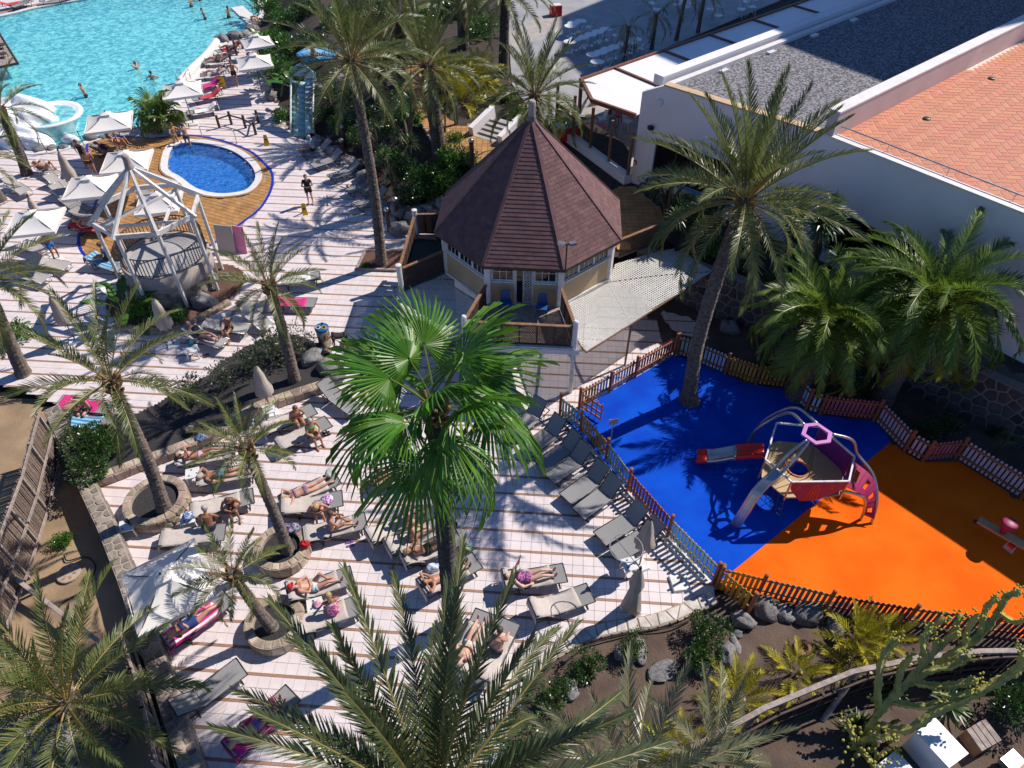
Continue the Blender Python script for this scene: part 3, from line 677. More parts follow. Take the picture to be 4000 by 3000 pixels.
for k in range(8):
    a, b = oc8(k, PR, 0), oc8(k+1, PR, 0); d = (b-a).normalized(); rz = math.atan2(d.y, d.x); L = (b-a).length
    mb = MB(); mb.beam(a+Vector((0, 0, UP)), a+Vector((0, 0, EZ+.05)), .26, .26, up=(a.xy-PAV_C).to_3d()); mb.build('corner_post', M['wpaint'], pav)
    ia, ib = a+d*.13, b-d*.13
    def wall_piece(p, q, z0, z1, m=M['cream'], name='wall', th=.12):
        mb = MB(); mb.beam((p.x, p.y, (z0+z1)/2), (q.x, q.y, (z0+z1)/2), th, z1-z0); return mb.build(name, m, pav)
    if k == 5:                                # entrance front
        p1, p2, p3, p4 = a+d*1.0, a+d*1.08, a+d*(L-1.08), a+d*(L-1.0)
        wall_piece(ia, p1, UP, WZ0); wall_piece(p4, ib, UP, WZ0)
        for p in (a+d*1.04, a+d*(L-1.04)): mb = MB(); mb.beam((p.x, p.y, UP), (p.x, p.y, EZ), .09, .11, up=d); mb.build('door_jamb', M['wpaint'], pav)
        window(ia, p1, WZ0+.06, WZ1, 3, 2, pav); window(p4, ib, WZ0+.06, WZ1, 3, 2, pav)
        for p, q in ((ia, p1), (p4, ib)): wall_piece(p, q, WZ0, WZ0+.06, M['wpaint'], 'sill', .2)
        p, q = a+d*1.10, a+d*1.10+d*.40
        mb = MB(); mb.beam((p.x, p.y, (UP+EZ)/2), (q.x, q.y, (UP+EZ)/2), .03, EZ-UP-.1); mb.build('door', M['dglass'], pav)
        p, q = a+d*1.36, a+d*(L-1.10); nn = Vector((d.y, -d.x, 0)); p0 = p+nn*.08
        mb = MB(); mb.box(((p0.x+q.x)/2, (p.y+q.y)/2+.10, (UP+EZ)/2), (.36, .02, 1.8), rz); mb.build('door_leaf', solid('dark_interior', (.012, .02, .022)), pav)
        mb = MB(); lattice(mb, (p0.x, p0.y, UP+.12), d, (0, 0, 1), .37, 1.72, .125, .024); tl = mb.build('trellis_door', M['wpaint'], pav)
        mb = MB()
        for z in (UP+.10, EZ-.10): mb.beam((p0.x, p0.y, z), (p0.x+d.x*.37, p0.y+d.y*.37, z), .04, .05)
        for q in (p0, p0+d*.37): mb.beam((q.x, q.y, UP+.1), (q.x, q.y, EZ-.1), .04, .04, up=d)
        mb.build('frame', M['wpaint'], tl)
    else:
        wall_piece(ia, ib, UP, WZ0); wall_piece(ia, ib, WZ0, WZ0+.06, M['wpaint'], 'sill', .2)
        for i in range(3): window(ia+(ib-ia)*(i/3), ia+(ib-ia)*((i+1)/3), WZ0+.06, WZ1, 3, 2, pav)
mb = MB(); mb.prism([oc8(k, 3.4, 0)[:2] for k in range(8)], EZ-.04, EZ-.02); mb.build('ceiling', M['dwood'], pav)
# roof
mb = MB(); A = Vector((PX, PY, AZ)); E8 = [oc8(k, ER, EZ-.02) for k in range(8)]
mb.add([tuple(e) for e in E8]+[tuple(A-Vector((0, 0, .03)))], [(k, (k+1) % 8, 8) for k in range(8)]+[tuple(range(7, -1, -1))]); roof = mb.build('roof', M['felt'], pav)
mb = MB()
for k in range(8): mb.beam(oc8(k, ER-.01, EZ-.07), oc8(k+1, ER-.01, EZ-.07), .05, .14)
mb.build('eave_board', M['dwood'], pav)
ROW, SWD = .158, .315; cand = []
for k in range(8):
    e0, e1_ = E8[k], E8[(k+1) % 8]; mid = (e0+e1_)/2; ud = (e1_-e0).normalized(); Wd = (e1_-e0).length; sd = (A-mid); SL = sd.length; sd.normalize(); nn = ud.cross(sd).normalized()
    r = 0
    while (r+1)*ROW < SL*.965:
        wb, wt = Wd*(1-r*ROW/SL)/2, Wd*(1-(r+1)*ROW*1.0/SL)/2; u = -wb-SWD*((r % 2)*.5+.12*((r*7) % 3)); 
        while u < wb:
            a0, a1 = max(u+.004, -wb), min(u+SWD-.004, wb); b0, b1 = max(u+.004, -wt), min(u+SWD-.004, wt)
            if a1-a0 > .03:
                if b1 < b0: b0 = b1 = max(-wt, min(wt, (a0+a1)/2))
                j = random.uniform(-.006, .006); lo = mid+sd*(r*ROW+j); hi = mid+sd*((r+1)*ROW+.012)
                P = [lo+ud*a0+nn*.024, lo+ud*a1+nn*.024, hi+ud*b1+nn*.008, hi+ud*b0+nn*.008]; Q = [lo+ud*a0, lo+ud*a1, hi+ud*b1, hi+ud*b0]
                cand.append((0 if k in (5, 6) else (1 if k in (4, 7) else 2), pj(lo)[2], P, Q))
            u += SWD
        r += 1
cand.sort(key=lambda q: (q[0], q[1])); rest = MB()
SF = [(0, 1, 2, 3), (4, 5, 1, 0), (5, 6, 2, 1), (7, 4, 0, 3)]
for i, (_, _, P, Q) in enumerate(cand):
    if i < 300: mb = MB(); mb.add(P+Q, SF); mb.build('shingle', M['shingle'], roof)
    else: rest.add(P+Q, SF)
stuff(rest.build('more_shingles', M['shingle'], roof))
for k in range(8): mb = MB(); e = E8[k]; mb.beam(e.lerp(A, .0)+Vector((0, 0, .02)), e.lerp(A, .97)+Vector((0, 0, .02)), .13, .045); mb.build('hip_ridge', M['shingle'], roof)
mb = MB(); mb.lathe([(.26, 8.02), (.20, 8.25), (.15, 8.5), (.15, 8.5)], (PX, PY, 0), 12); mb.build('roof_cap', solid('lead_grey', (.16, .15, .155)), roof)
mb = MB(); mb.lathe([(.135, 8.45), (.13, 9.02), (.10, 9.06)], (PX, PY, 0), 12); mb.build('finial', M['gwood'], roof)
# balcony
FLp = gp(1811, 1235, 3.6); FRp = Vector((2.30, 19.71, 0)); FLp.z = 0
Bp, Cp = oc8(5, PR, 0), oc8(6, PR, 0)
deckp = [(Bp.x, Bp.y), (FLp.x, FLp.y), (FRp.x, FRp.y), (Cp.x, Cp.y)]
bal = thing('balcony', 'wooden balcony with dark lattice railing in front of the pavilion door', 'balcony', ((FLp.x+FRp.x)/2, FLp.y, 0))
for i in range(7):
    t0, t1 = i/7, (i+1)/7-.01; a0, a1 = Vector(deckp[0]).lerp(Vector(deckp[1]), t0), Vector(deckp[0]).lerp(Vector(deckp[1]), t1); b0, b1 = Vector(deckp[3]).lerp(Vector(deckp[2]), t0), Vector(deckp[3]).lerp(Vector(deckp[2]), t1)
    mb = MB(); mb.prism([a0, a1, b1, b0], UP-.06, UP-.01); mb.build('deck_board', M['gwood'], bal)
mb = MB(); mb.beam((FLp.x-.15, FLp.y-.04, UP-.18), (FRp.x+.2, FRp.y-.04, UP-.18), .16, .22); mb.build('edge_beam', M['wpaint'], bal)
mb = MB(); mb.beam((FLp.x, FLp.y-.05, UP+.02), (FRp.x, FRp.y-.05, UP+.02), .2, .05); mb.build('edge_board', M['wpaint'], bal)
for q in (FLp, FRp):
    mb = MB(); mb.lathe([(.085, 0), (.085, UP-.29)], (q.x, q.y-.02, 0), 10); mb.build('lower_post', M['wpaint'], bal)
    mb = MB(); mb.lathe([(.10, UP-.06), (.10, 3.58), (.06, 3.63)], (q.x, q.y, 0), 10); mb.build('rail_post', M['wpaint'], bal)
def rail(a, b, parent, z0=UP+.08, z1=UP+1.0, m=M['dwood'], nposts=4):
    a, b = Vector(a), Vector(b); d = (b-a); L = d.length; d.normalize()
    mb = MB(); mb.beam((a.x, a.y, z1), (b.x, b.y, z1), .12, .05); mb.build('handrail', M['wood'], parent)
    mb = MB(); mb.beam((a.x, a.y, z0), (b.x, b.y, z0), .06, .06); mb.build('bottom_rail', m, parent)
    for i in range(1, nposts): p = a.lerp(b, i/nposts); mb = MB(); mb.box((p.x, p.y, (z0+z1)/2), (.06, .06, z1-z0-.06), math.atan2(d.y, d.x)); mb.build('baluster', m, parent)
    mb = MB(); lattice(mb, (a.x, a.y, z0+.03), d, (0, 0, 1), L, z1-z0-.06, .078, .03, .012); mb.build('lattice', m, parent)
rail(FLp+Vector((.12, 0, 0)), FRp-Vector((.12, 0, 0)), bal, nposts=6)
rail(Bp.lerp(FLp, .12), Bp.lerp(FLp, .93), bal, nposts=3); rail(Cp.lerp(FRp, .12), Cp.lerp(FRp, .93), bal, nposts=3)
# left deck with stair head
q1, q2 = gp(1618, 822, 3.55), gp(1556, 1037, 3.55); q1.z = q2.z = 0; A4 = oc8(4, PR, 0); A3 = oc8(3, PR, 0)
ld = thing('side_deck', 'raised side deck with railings, white posts and dark net at the left of the pavilion', 'deck', (q2.x, q2.y, 0))
mb = MB(); mb.prism([(q1.x, q1.y), (q2.x, q2.y), (A4.x, A4.y), (A3.x, A3.y)], UP-.15, UP-.03); mb.build('deck_floor', solid('dark_green_net', (.03, .06, .065), .9), ld)
for q in (q1, q2):
    mb = MB(); mb.lathe([(.11, UP-.3), (.11, 3.5), (.12, 3.52), (.12, 3.58), (.05, 3.6)], (q.x, q.y, 0), 12); mb.build('rail_post', M['wpaint'], ld)
    mb = MB(); mb.lathe([(.10, 0), (.10, UP-.31)], (q.x, q.y, 0), 10); mb.build('lower_post', M['wpaint'], ld)
rail(q1.lerp(q2, .06), q1.lerp(q2, .94), ld, nposts=6); rail(q2.lerp(A4, .08), q2.lerp(A4, .93), ld, nposts=4); rail(q1.lerp(A3, .06), q1.lerp(A3, .8), ld, nposts=4)
st = thing('stair', 'short timber stair flight behind the left deck railing', 'stair', tuple(gp(1660, 900, UP)))
c = gp(1655, 925, UP)
for i in range(4): mb = MB(); mb.box((c.x+.1, c.y-.1+i*.25, UP+.05-i*.14), (1.0, .26, .06), R(-8)); mb.build('tread', M['gwood'], st)
for sx in (-.5, .6): mb = MB(); mb.beam((c.x+sx, c.y-.3, UP+.08), (c.x+sx+.1, c.y+.9, UP-.42), .07, .2); mb.build('stringer', M['wood'], st)
# mesh awnings at deck level
aw = thing('mesh_awning', 'white perforated mesh shade sheet stretched over the passage right of the pavilion', 'awning', tuple(gp(2300, 1365, UP-.15)))
PR1 = [tuple(gp(a, b, UP-.1)[:2]) for a, b in [(2200, 1192), (2372, 1100), (2405, 1030), (2646, 968), (2785, 1057), (2466, 1262), (2290, 1372), (2262, 1335)]]
net('mesh_sheet', [PR1[0], PR1[1], PR1[4], PR1[5], PR1[6], PR1[7]], lambda x, y: UP-.12+.04*math.sin(x*1.3), aw)
net('mesh_sheet', [PR1[1], PR1[2], PR1[3], PR1[4]], lambda x, y: UP-.09+.04*math.sin(x*1.3), aw)
mb = MB()
for a, b in zip(PR1, PR1[1:]+PR1[:1]): mb.beam((*a, UP-.16), (*b, UP-.16), .05, .05)
for i in (3, 4, 5): p = PR1[i]; mb.beam((*p, -.02), (*p, UP-.19), .07, .07)
mb.build('frame', M['wood'], aw)
for (i0, t0), (i1, t1) in (((0, .5), (6, .5)), ((1, 0), (5, 0.0)), ((2, .4), (4, .2))):
    a = Vector(PR1[i0]).lerp(Vector(PR1[(i0+1) % 8]), t0); b = Vector(PR1[i1]).lerp(Vector(PR1[(i1+1) % 8]), t1); mb = MB(); mb.beam((a.x, a.y, UP-.22), (b.x, b.y, UP-.22), .06, .09); mb.build('cross_beam', M['wood'], aw)
aw2 = thing('mesh_awning', 'shaded mesh sheet over the passage left of the pavilion, above the fan palm', 'awning', tuple(gp(1560, 1200, UP-.15)))
PR2 = [tuple(gp(a, b, UP-.1)[:2]) for a, b in [(1538, 1122), (1725, 1088), (1900, 1195), (1822, 1290), (1760, 1330), (1568, 1200)]]
net('mesh_sheet', PR2, lambda x, y: UP-.12+.03*math.sin(x*1.5), aw2)
mb = MB()
for a, b in zip(PR2, PR2[1:]+PR2[:1]): mb.beam((*a, UP-.16), (*b, UP-.16), .05, .05)
mb.build('frame', M['gwood'], aw2)
# terracotta floor strip + fence behind the right awning
t = thing('lattice_fence', 'dark lattice fence topped by a grey rail behind the right mesh awning', 'fence', tuple(gp(2420, 985, UP)))
a, b = gp(2415, 1010, UP), gp(2610, 930, UP); rail(a, b, t, UP+.05, UP+.95, M['dwood'], 4)
# floodlight on the eave
t = thing('floodlight', 'twin floodlight on a thin pole at the front right roof corner', 'lamp', tuple(oc8(6, ER+.05, EZ)))
p = oc8(6, ER+.05, EZ-.1); mb = MB(); mb.tube([p, p+Vector((0, 0, 1.25))], .03, 6); mb.build('pole', M['dmetal'], t)
for s in (-1, 1): mb = MB(); mb.box((p.x+s*.2, p.y, p.z+1.28), (.26, .16, .09), s*.4); lm = mb.build('lamp_head', M['metal'], t); mb = MB(); mb.beam((p.x, p.y, p.z+1.22), (p.x+s*.16, p.y, p.z+1.24), .03, .03); mb.build('bracket', M['dmetal'], t)

# ---------------------------------------------------------------- main white building
WT = 7.35
W0, W1, W2 = Vector((5.85, 31.9)), Vector((12.1, 26.55)), Vector((24, 12.4))
uu = Vector((math.cos(R(39.5)), math.sin(R(39.5))))
W0b = W0+uu*42; W2b = W2+uu*30
bld = thing('restaurant_building', 'long white flat roofed building with dark windows behind the palms on the right', 'building', (W0.x, W0.y, 0))
def wallseg(a, b, z0, z1, th=.3, m=M['white'], name='wall', par=bld):
    a, b = Vector(a), Vector(b); d = (b-a).normalized(); nn = Vector((-d.y, d.x)); q = nn*(th/2); a, b = a+q, b+q
    mb = MB(); mb.beam((a.x, a.y, (z0+z1)/2), (b.x, b.y, (z0+z1)/2), th, z1-z0); return mb.build(name, m, par)
def wall_open(a, b, z0, z1, wins, th=.3):
    """wall with window openings wins=(u0,u1,za,zb) measured along it"""
    a, b = Vector(a), Vector(b); d = (b-a).normalized(); L = (b-a).length; u = 0
    for (ua, ub, za, zb) in wins:
        wallseg(a+d*u, a+d*ua, z0, z1); wallseg(a+d*ua, a+d*ub, z0, za); wallseg(a+d*ua, a+d*ub, zb, z1)
        nn = Vector((-d.y, d.x)); p, q = a+d*ua+nn*.14, a+d*ub+nn*.14; N = max(1, round((ub-ua)/1.15))
        for i in range(N):
            r0, r1 = p.lerp(q, i/N), p.lerp(q, (i+1)/N); mb = MB(); mb.beam((r0.x, r0.y, (za+zb)/2), (r1.x, r1.y, (za+zb)/2), .03, zb-za); wp = mb.build('window_pane', M['dglass'], bld)
            mb = MB(); mb.beam((r0.x, r0.y, za), (r0.x, r0.y, zb), .07, .07, up=d.to_3d()); mb.build('frame', M['dmetal'], wp)
        f0, f1 = a+d*(ua-.05)-nn*.04, a+d*(ub+.05)-nn*.04; mb = MB(); mb.beam((f0.x, f0.y, za-.03), (f1.x, f1.y, za-.03), .2, .07); mb.build('window_sill', solid('blue_sill', (.25, .42, .62)), bld)
        u = ub
    wallseg(a+d*u, b, z0, z1)
wall_open(W0+(W1-W0).normalized()*1.05, W1, UP-.3, WT, [(.0, 4.3, UP+.75, UP+2.6)])
wall_open(W1, W2, UP-1.2, WT, [(1.6, 7.0, UP+.55, UP+2.35)])
# slanted shoulder at the corner
s1 = W0+(W1-W0).normalized()*1.05; nn = Vector((-(W1-W0).normalized().y, (W1-W0).normalized().x))*.3
mb = MB(); mb.add([(W0.x, W0.y, UP-.3), (s1.x, s1.y, UP-.3), (s1.x, s1.y, WT), (W0.x, W0.y, WT-.55), (W0.x+nn.x, W0.y+nn.y, UP-.3), (s1.x+nn.x, s1.y+nn.y, UP-.3), (s1.x+nn.x, s1.y+nn.y, WT), (W0.x+nn.x, W0.y+nn.y, WT-.55)], [(0, 1, 2, 3), (7, 6, 5, 4), (3, 2, 6, 7), (0, 3, 7, 4), (1, 5, 6, 2), (0, 4, 5, 1)])
mb.build('wall', M['white'], bld)
wallseg(W0+uu*.4+Vector((.0, .0)), W0b, UP-.2, WT-.75)                      # canopy side
# coping of the front wall
for a, b, m in ((s1, W1, M['cream']), (W1, W2, M['coping'])):
    d = (Vector(b)-Vector(a)).normalized(); n_ = Vector((-d.y, d.x)); mb = MB(); p, q = Vector(a)+n_*.16, Vector(b)+n_*.16; mb.beam((p.x, p.y, WT+.035), (q.x, q.y, WT+.035), .40, .07); mb.build('coping', m, bld)
# gravel roof with its white parapet
mb = MB(); g0 = W0+Vector((.5, .3)); mb.prism([tuple(g0+uu*.3), tuple(W1+Vector((.2, .15))), tuple(W1+uu*36), tuple(W0b)], WT-.75, WT-.30); mb.build('gravel_roof', M['gravel'], bld)
p0, p1 = W0+uu*.6+Vector((.25, -.05)), W0b+Vector((.25, -.05))
mb = MB(); mb.beam((p0.x, p0.y, WT-.15), (p1.x, p1.y, WT-.15), .55, .42); mb.build('roof_parapet', M['white'], bld)
mb = MB(); q0, q1_ = p0+Vector((.42, -.42)), p1+Vector((.42, -.42)); mb.beam((q0.x, q0.y, WT-.22), (q1_.x, q1_.y, WT-.22), .3, .16); mb.build('roof_gutter', M['coping'], bld)
# drain lugs along the parapet
for i in range(4): c = q0+uu*(3.2+i*3.6)+Vector((.35, -.3)); mb = MB(); mb.box((c.x, c.y, WT-.26), (.5, .22, .1), R(39.5)); mb.build('roof_drain', M['wplastic'], bld)
# parapet between gravel roof and the terracotta terrace
TZ = WT-.02
p0, p1 = W1+uu*.02, W1+uu*34; nr = Vector((uu.y, -uu.x))
mb = MB(); a, b = p0+nr*.2, p1+nr*.2; mb.beam((a.x, a.y, WT+.15), (b.x, b.y, WT+.15), .42, 1.6); mb.build('terrace_parapet', mat('pinkish_render', (.62, .50, .46), (.54, .43, .39), .8, .8, .15, 30), bld)
mb = MB(); mb.beam((a.x-nr.x*.03, a.y-nr.y*.03, WT+.985), (b.x-nr.x*.03, b.y-nr.y*.03, WT+.985), .52, .07); mb.build('parapet_coping', M['coping'], bld)
# terracotta terrace: joint bed, single herringbone tiles
T0 = W1+nr*.42+uu*.35; T1 = W1+uu*34+nr*.42; T2 = W2+uu*30+uu*.35; T3 = W2+uu*.35
mb = MB(); mb.prism([tuple(T0), tuple(T1), tuple(T2), tuple(T3)], TZ-.3, TZ-.012); ter = mb.build('terrace_floor', M['terra_joint'], bld)
bw, bl = .29, .58; tt = []
fang = math.atan2((W2-W1).y, (W2-W1).x)+R(45); h1 = Vector((math.cos(fang), math.sin(fang))); h2 = Vector((-h1.y, h1.x)); quad = [tuple(T0), tuple(T1), tuple(T2), tuple(T3)]
for i in range(-95, 95):
    for j in range(-95, 95):
        m4 = (i-j) % 4
        if m4 == 0: c = T0+h1*((i+1)*bw)+h2*((j+.5)*bw); an = fang
        elif m4 == 3: c = T0+h1*((i+.5)*bw)+h2*((j+1)*bw) ; an = fang+math.pi/2
        else: continue
        if inside(c, quad) and in_frame((c.x, c.y, TZ), 60): tt.append((pj((c.x, c.y, TZ))[2], c, an))
tt.sort(key=lambda q: q[0]); bb = tile_me('b', bl-.03, bw-.03, None, .02, .004); bm = bb.mesh('terracotta_tile', M['terra']); rest = MB(); k = 0
for d, c, an in tt:
    if k < 300 and in_frame((c.x, c.y, TZ)): k += 1; piece('terracotta_tile', bm, ter, (c.x, c.y, TZ), (0, 0, an))
    else:
        ca, sa = math.cos(an), math.sin(an); rest.add([(c.x+x*ca-y*sa, c.y+x*sa+y*ca, z+TZ) for x, y, z in bb.v], bb.f)
stuff(rest.build('more_terracotta_tiles', M['terra'], ter))
for px, py in ((3620, 465), (3873, 308)): c = gp(px, py, TZ); mb = MB(); mb.lathe([(.15, TZ), (.15, TZ+.05), (.08, TZ+.07)], (c.x, c.y, 0), 12); mb.build('floor_drain', M['dmetal'], bld)
# tube handrail along the terrace front
hr = thing('terrace_handrail', 'thin metal handrail along the front edge of the orange roof terrace', 'railing', (W1.x, W1.y, WT)); d = (W2-W1).normalized(); n_ = Vector((-d.y, d.x))
a, b = W1+d*.1+n_*.5, W2+n_*.5; mb = MB(); mb.tube([(a.x, a.y, WT+.32), (b.x, b.y, WT+.32)], .03, 6); mb.build('top_tube', M['metal'], hr)
for i in range(9): p = a.lerp(b, i/8); mb = MB(); mb.tube([(p.x, p.y, WT-.02), (p.x, p.y, WT+.31)], .018, 6); mb.build('rail_post', M['metal'], hr)
# wall lamp, camera, alarm box on the shoulder
dw = (W1-W0).normalized(); nw = Vector((dw.y, -dw.x))
def on_wall(u, z, off=.06): p = W0+dw*u+nw*off; return Vector((p.x, p.y, z))
c = on_wall(1.0, WT-.75); t = thing('wall_lamp', 'round pale wall lamp high on the white corner wall', 'lamp', tuple(c)); mb = MB(); mb.blob(tuple(c), (.17, .10, .17), 3, 12, 8, 0); mb.build('globe', M['wplastic'], t, True); mb = MB(); mb.box(tuple(c-nw.to_3d()*.05), (.2, .06, .2), math.atan2(dw.y, dw.x)); mb.build('mount', M['metal'], t)
c = on_wall(.75, UP+3.05, .14); t = thing('security_camera', 'small dark camera box on the white corner wall', 'camera', tuple(c)); mb = MB(); mb.box(tuple(c), (.2, .24, .16), R(20)); mb.build('housing', M['black'], t); mb = MB(); mb.beam(tuple(c), tuple(c-nw.to_3d()*.16), .05, .05); mb.build('bracket', M['metal'], t)
c = on_wall(.45, UP+2.3, .10); t = thing('emergency_lamp', 'small grey bulkhead lamp with conduit beside the window', 'lamp', tuple(c)); mb = MB(); mb.blob(tuple(c), (.2, .08, .09), 1, 10, 6, 0); mb.build('cover', M['wplastic'], t, True); mb = MB(); mb.tube([c+Vector((-.1, 0, .1)), c+Vector((-.1, 0, .45)), c+Vector((.1, -.1, .45)), c+Vector((.1, -.1, .1))], .012, 5); mb.build('conduit', M['metal'], t)
c = on_wall(.12, UP+1.1, .04); t = tag(MB().build('fire_sign', M['black']), 'small red and white fire point sign beside the window', 'sign'); bpy.data.objects.remove(t)
t = thing('fire_sign', 'small red and white fire point sign on the white wall corner', 'sign', tuple(c)); mb = MB(); mb.box(tuple(c), (.16, .03, .2), math.atan2(dw.y, dw.x)); mb.build('plate', solid('sign_red', (.65, .03, .02)), t); mb = MB(); mb.box(tuple(c+nw.to_3d()*.018-Vector((0, 0, .02))), (.08, .006, .1), math.atan2(dw.y, dw.x)); mb.build('symbol', M['wplastic'], t)
# plinth wall under the restaurant terrace, glass screen, posts
ga, gb = gp(2172, 505, UP+.1).xy, (W0-uu*.25)
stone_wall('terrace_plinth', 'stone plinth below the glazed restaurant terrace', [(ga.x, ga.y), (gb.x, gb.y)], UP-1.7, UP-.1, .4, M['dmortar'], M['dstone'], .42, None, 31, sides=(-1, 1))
t = thing('glass_screen', 'glazed terrace screen on a low white wall below the white canopy', 'screen', (ga.x, ga.y, UP)); d = (gb-ga).normalized(); L = (gb-ga).length
mb = MB(); mb.beam((ga.x, ga.y, UP+.18), (gb.x, gb.y, UP+.18), .42, .56); mb.build('low_wall', M['white'], t)
for i in range(5): p = ga.lerp(gb, min(.995, i/4)); mb = MB(); mb.beam((p.x, p.y, UP+.46), (p.x, p.y, 4.9), .12, .12, up=d.to_3d()); mb.build('timber_post', M['wood'] if i != 2 else M['beamwood'], t)
for i in range(4): p, q = ga.lerp(gb, i/4)+d*.07, ga.lerp(gb, (i+1)/4)-d*.07; mb = MB(); mb.beam((p.x, p.y, UP+1.15), (q.x, q.y, UP+1.15), .02, 1.35); mb.build('glass_pane', M['glass'], t)
# terrace floor under the canopy
mb = MB(); C0 = W0-uu*.2; nl = Vector((-uu.y, uu.x)); mb.prism([tuple(C0), tuple(ga), tuple(ga+nl*1.5+uu*1), tuple(C0+nl*4.8+uu*14), tuple(C0+uu*14)], UP-.2, UP+.11); struct(mb.build('terrace_floor', M['concrete']))
# canopy
CZ = 5.0; cA, cB, cC = gp(2483, 452, CZ).xy, gp(2312, 393, CZ).xy, gp(2271, 312, CZ).xy
cnp = thing('canopy', 'flat white panel canopy on red brown beams beside the gravel roof', 'canopy', (cA.x, cA.y, UP))
wdt = (cC-cA).dot(nl); i0 = (cC-cA).dot(uu)
def cpt(s, v): p = cA+uu*s+nl*v; return p
xs = [0.0, 3.4, 7.3, 11.3, 15.4, 19.6, 24]
for i, (a, b) in enumerate(zip(xs, xs[1:])):
    pol = [cpt(a+.07, .02), cpt(b-.07, .02), cpt(b-.07, wdt-.08), cpt(max(a+.07, i0 if i == 0 else a+.07), wdt-.08)]
    if i == 0: pol.append(cB)
    mb = MB(); mb.prism([tuple(p) for p in pol], CZ-.03, CZ); mb.build('roof_panel', mat('canopy_panel', (.80, .79, .80), (.76, .75, .77), .6, .5), cnp)
mb = MB(); p, q = cpt(i0-.1, wdt), cpt(24, wdt); mb.beam((p.x, p.y, CZ), (q.x, q.y, CZ), .16, .2); mb.build('edge_beam', M['beamwood'], cnp)
mb = MB(); mb.beam((cA.x, cA.y, CZ), (cB.x, cB.y, CZ), .14, .2); mb.beam((cB.x, cB.y, CZ+.004), (cC.x, cC.y, CZ+.004), .14, .19); mb.build('front_beam', M['beamwood'], cnp)
for a in xs[1:-1]: p, q = cpt(a, .02), cpt(a, wdt-.09); mb = MB(); mb.beam((p.x, p.y, CZ+.002), (q.x, q.y, CZ+.002), .13, .19); mb.build('cross_beam', M['beamwood'], cnp)
for a in (i0, 3.4, 7.3, 11.3, 15.4): p = cpt(a, wdt); mb = MB(); mb.beam((p.x, p.y, UP), (p.x, p.y, CZ-.1), .14, .14, up=uu.to_3d()); mb.build('canopy_post', M['beamwood'], cnp)
# steps up to the terrace
stp = thing('garden_steps', 'five pale steps climbing from the ochre path to the terrace', 'steps', tuple(gp(1930, 520, UP)))
c = gp(1905, 545, UP); sd_ = Vector((.55, .83, 0)); sx_ = Vector((.83, -.55, 0))
for i in range(5): mb = MB(); q = c+sd_*(i*.36); mb.box((q.x, q.y, UP-.05+.1*i+.02), (1.5, .38, .22+.0*i), math.atan2(sx_.y, sx_.x)); mb.build('step', M['concrete'], stp)
for s in (-1, 1): mb = MB(); a = c+sx_*(s*.95)-sd_*.2; b = c+sx_*(s*.95)+sd_*1.9; mb.beam((a.x, a.y, UP+.2), (b.x, b.y, UP+.6), .3, .7); mb.build('side_wall', M['white'], stp)
# unseen tall hotel block, inferred from its shadow; footprint stretched to shade the plaza
HTZ = 35.0
def back(px, py, z): q = gp(px, py, z); k = (HTZ-z)/math.tan(SUN_EL); return (q.x+math.cos(SUN_AZ)*k, q.y+math.sin(SUN_AZ)*k)
hA, hA1, hA2, hB, hC = back(2185, 70, UP), back(2190, 215, UP), back(2565, 217, 5.0), back(3465, 327, WT-.3), back(4000, 168, TZ)
print('HOTEL', hA, hA1, hA2, hB, hC, [pj((*h, z))[:2] for h in (hA, hA1, hA2, hB, hC) for z in (0, 10)])
hD = (hC[0]+45, hC[1]+30); hE = (hA[0]+40, hA[1]+45)
hot = thing('hotel_block', 'tall white hotel block standing beyond the roofs, seen here only by its shadow', 'building', (hB[0], hB[1], 0))
mb = MB(); mb.prism([hA, hA1, hA2, hB, hC, hD, hE], 0, HTZ); mb.build('wall', M['white'], hot)
for z in range(3, 33, 3):
    for (a, b) in ((hA2, hB), (hB, hC)):
        a_, b_ = Vector(a), Vector(b); d = (b_-a_).normalized(); n_ = Vector((d.y, -d.x))
        for i in range(int((b_-a_).length/4)): p = a_+d*(2+i*4)-n_*.0; mb = MB(); mb.beam((p.x-d.x+n_.x*.02, p.y-d.y+n_.y*.02, z), (p.x+d.x+n_.x*.02, p.y+d.y+n_.y*.02, z), .1, 1.4); mb.build('window', M['dglass'], hot)
# ---------------------------------------------------------------- gazebo
GX, GY, GR, GE, GA_, GF = -15.47, 26.59, 2.09, 4.0, 6.0, 1.72
gz = thing('gazebo', 'white timber octagonal gazebo frame without roof on a round stone base', 'gazebo', (GX, GY, 0))
def g8(k, r, z): a = R(211.36+45*k); return Vector((GX+r*math.cos(a), GY+r*math.sin(a), z))
mb = MB(); mb.lathe([(1.86, 0), (1.86, .95)], (GX, GY, 0), 40); drum = mb.build('stone_base', M['mortar'], gz)
def f(u, v, h): a = u/1.86; return (GX+(1.86+h)*math.cos(a), GY+(1.86+h)*math.sin(a), v)
stones(drum, M['stone'], vor(2*math.pi*1.86, .95, .36, 41, .03), f, .03)
mb = MB(); mb.lathe([(1.88, .95), (1.88, GF), (1.70, GF+.001), (1.70, GF-.2)], (GX, GY, 0), 40, cap=False); mb.build('rendered_band', mat('grey_render', (.36, .31, .28), (.30, .26, .24), 2, .85), gz, True)
mb = MB(); mb.lathe([(1.75, GF-.12), (.01, GF-.10)], (GX, GY, 0), 32, cap=False); mb.build('floor', solid('gazebo_floor', (.42, .40, .40)), gz)
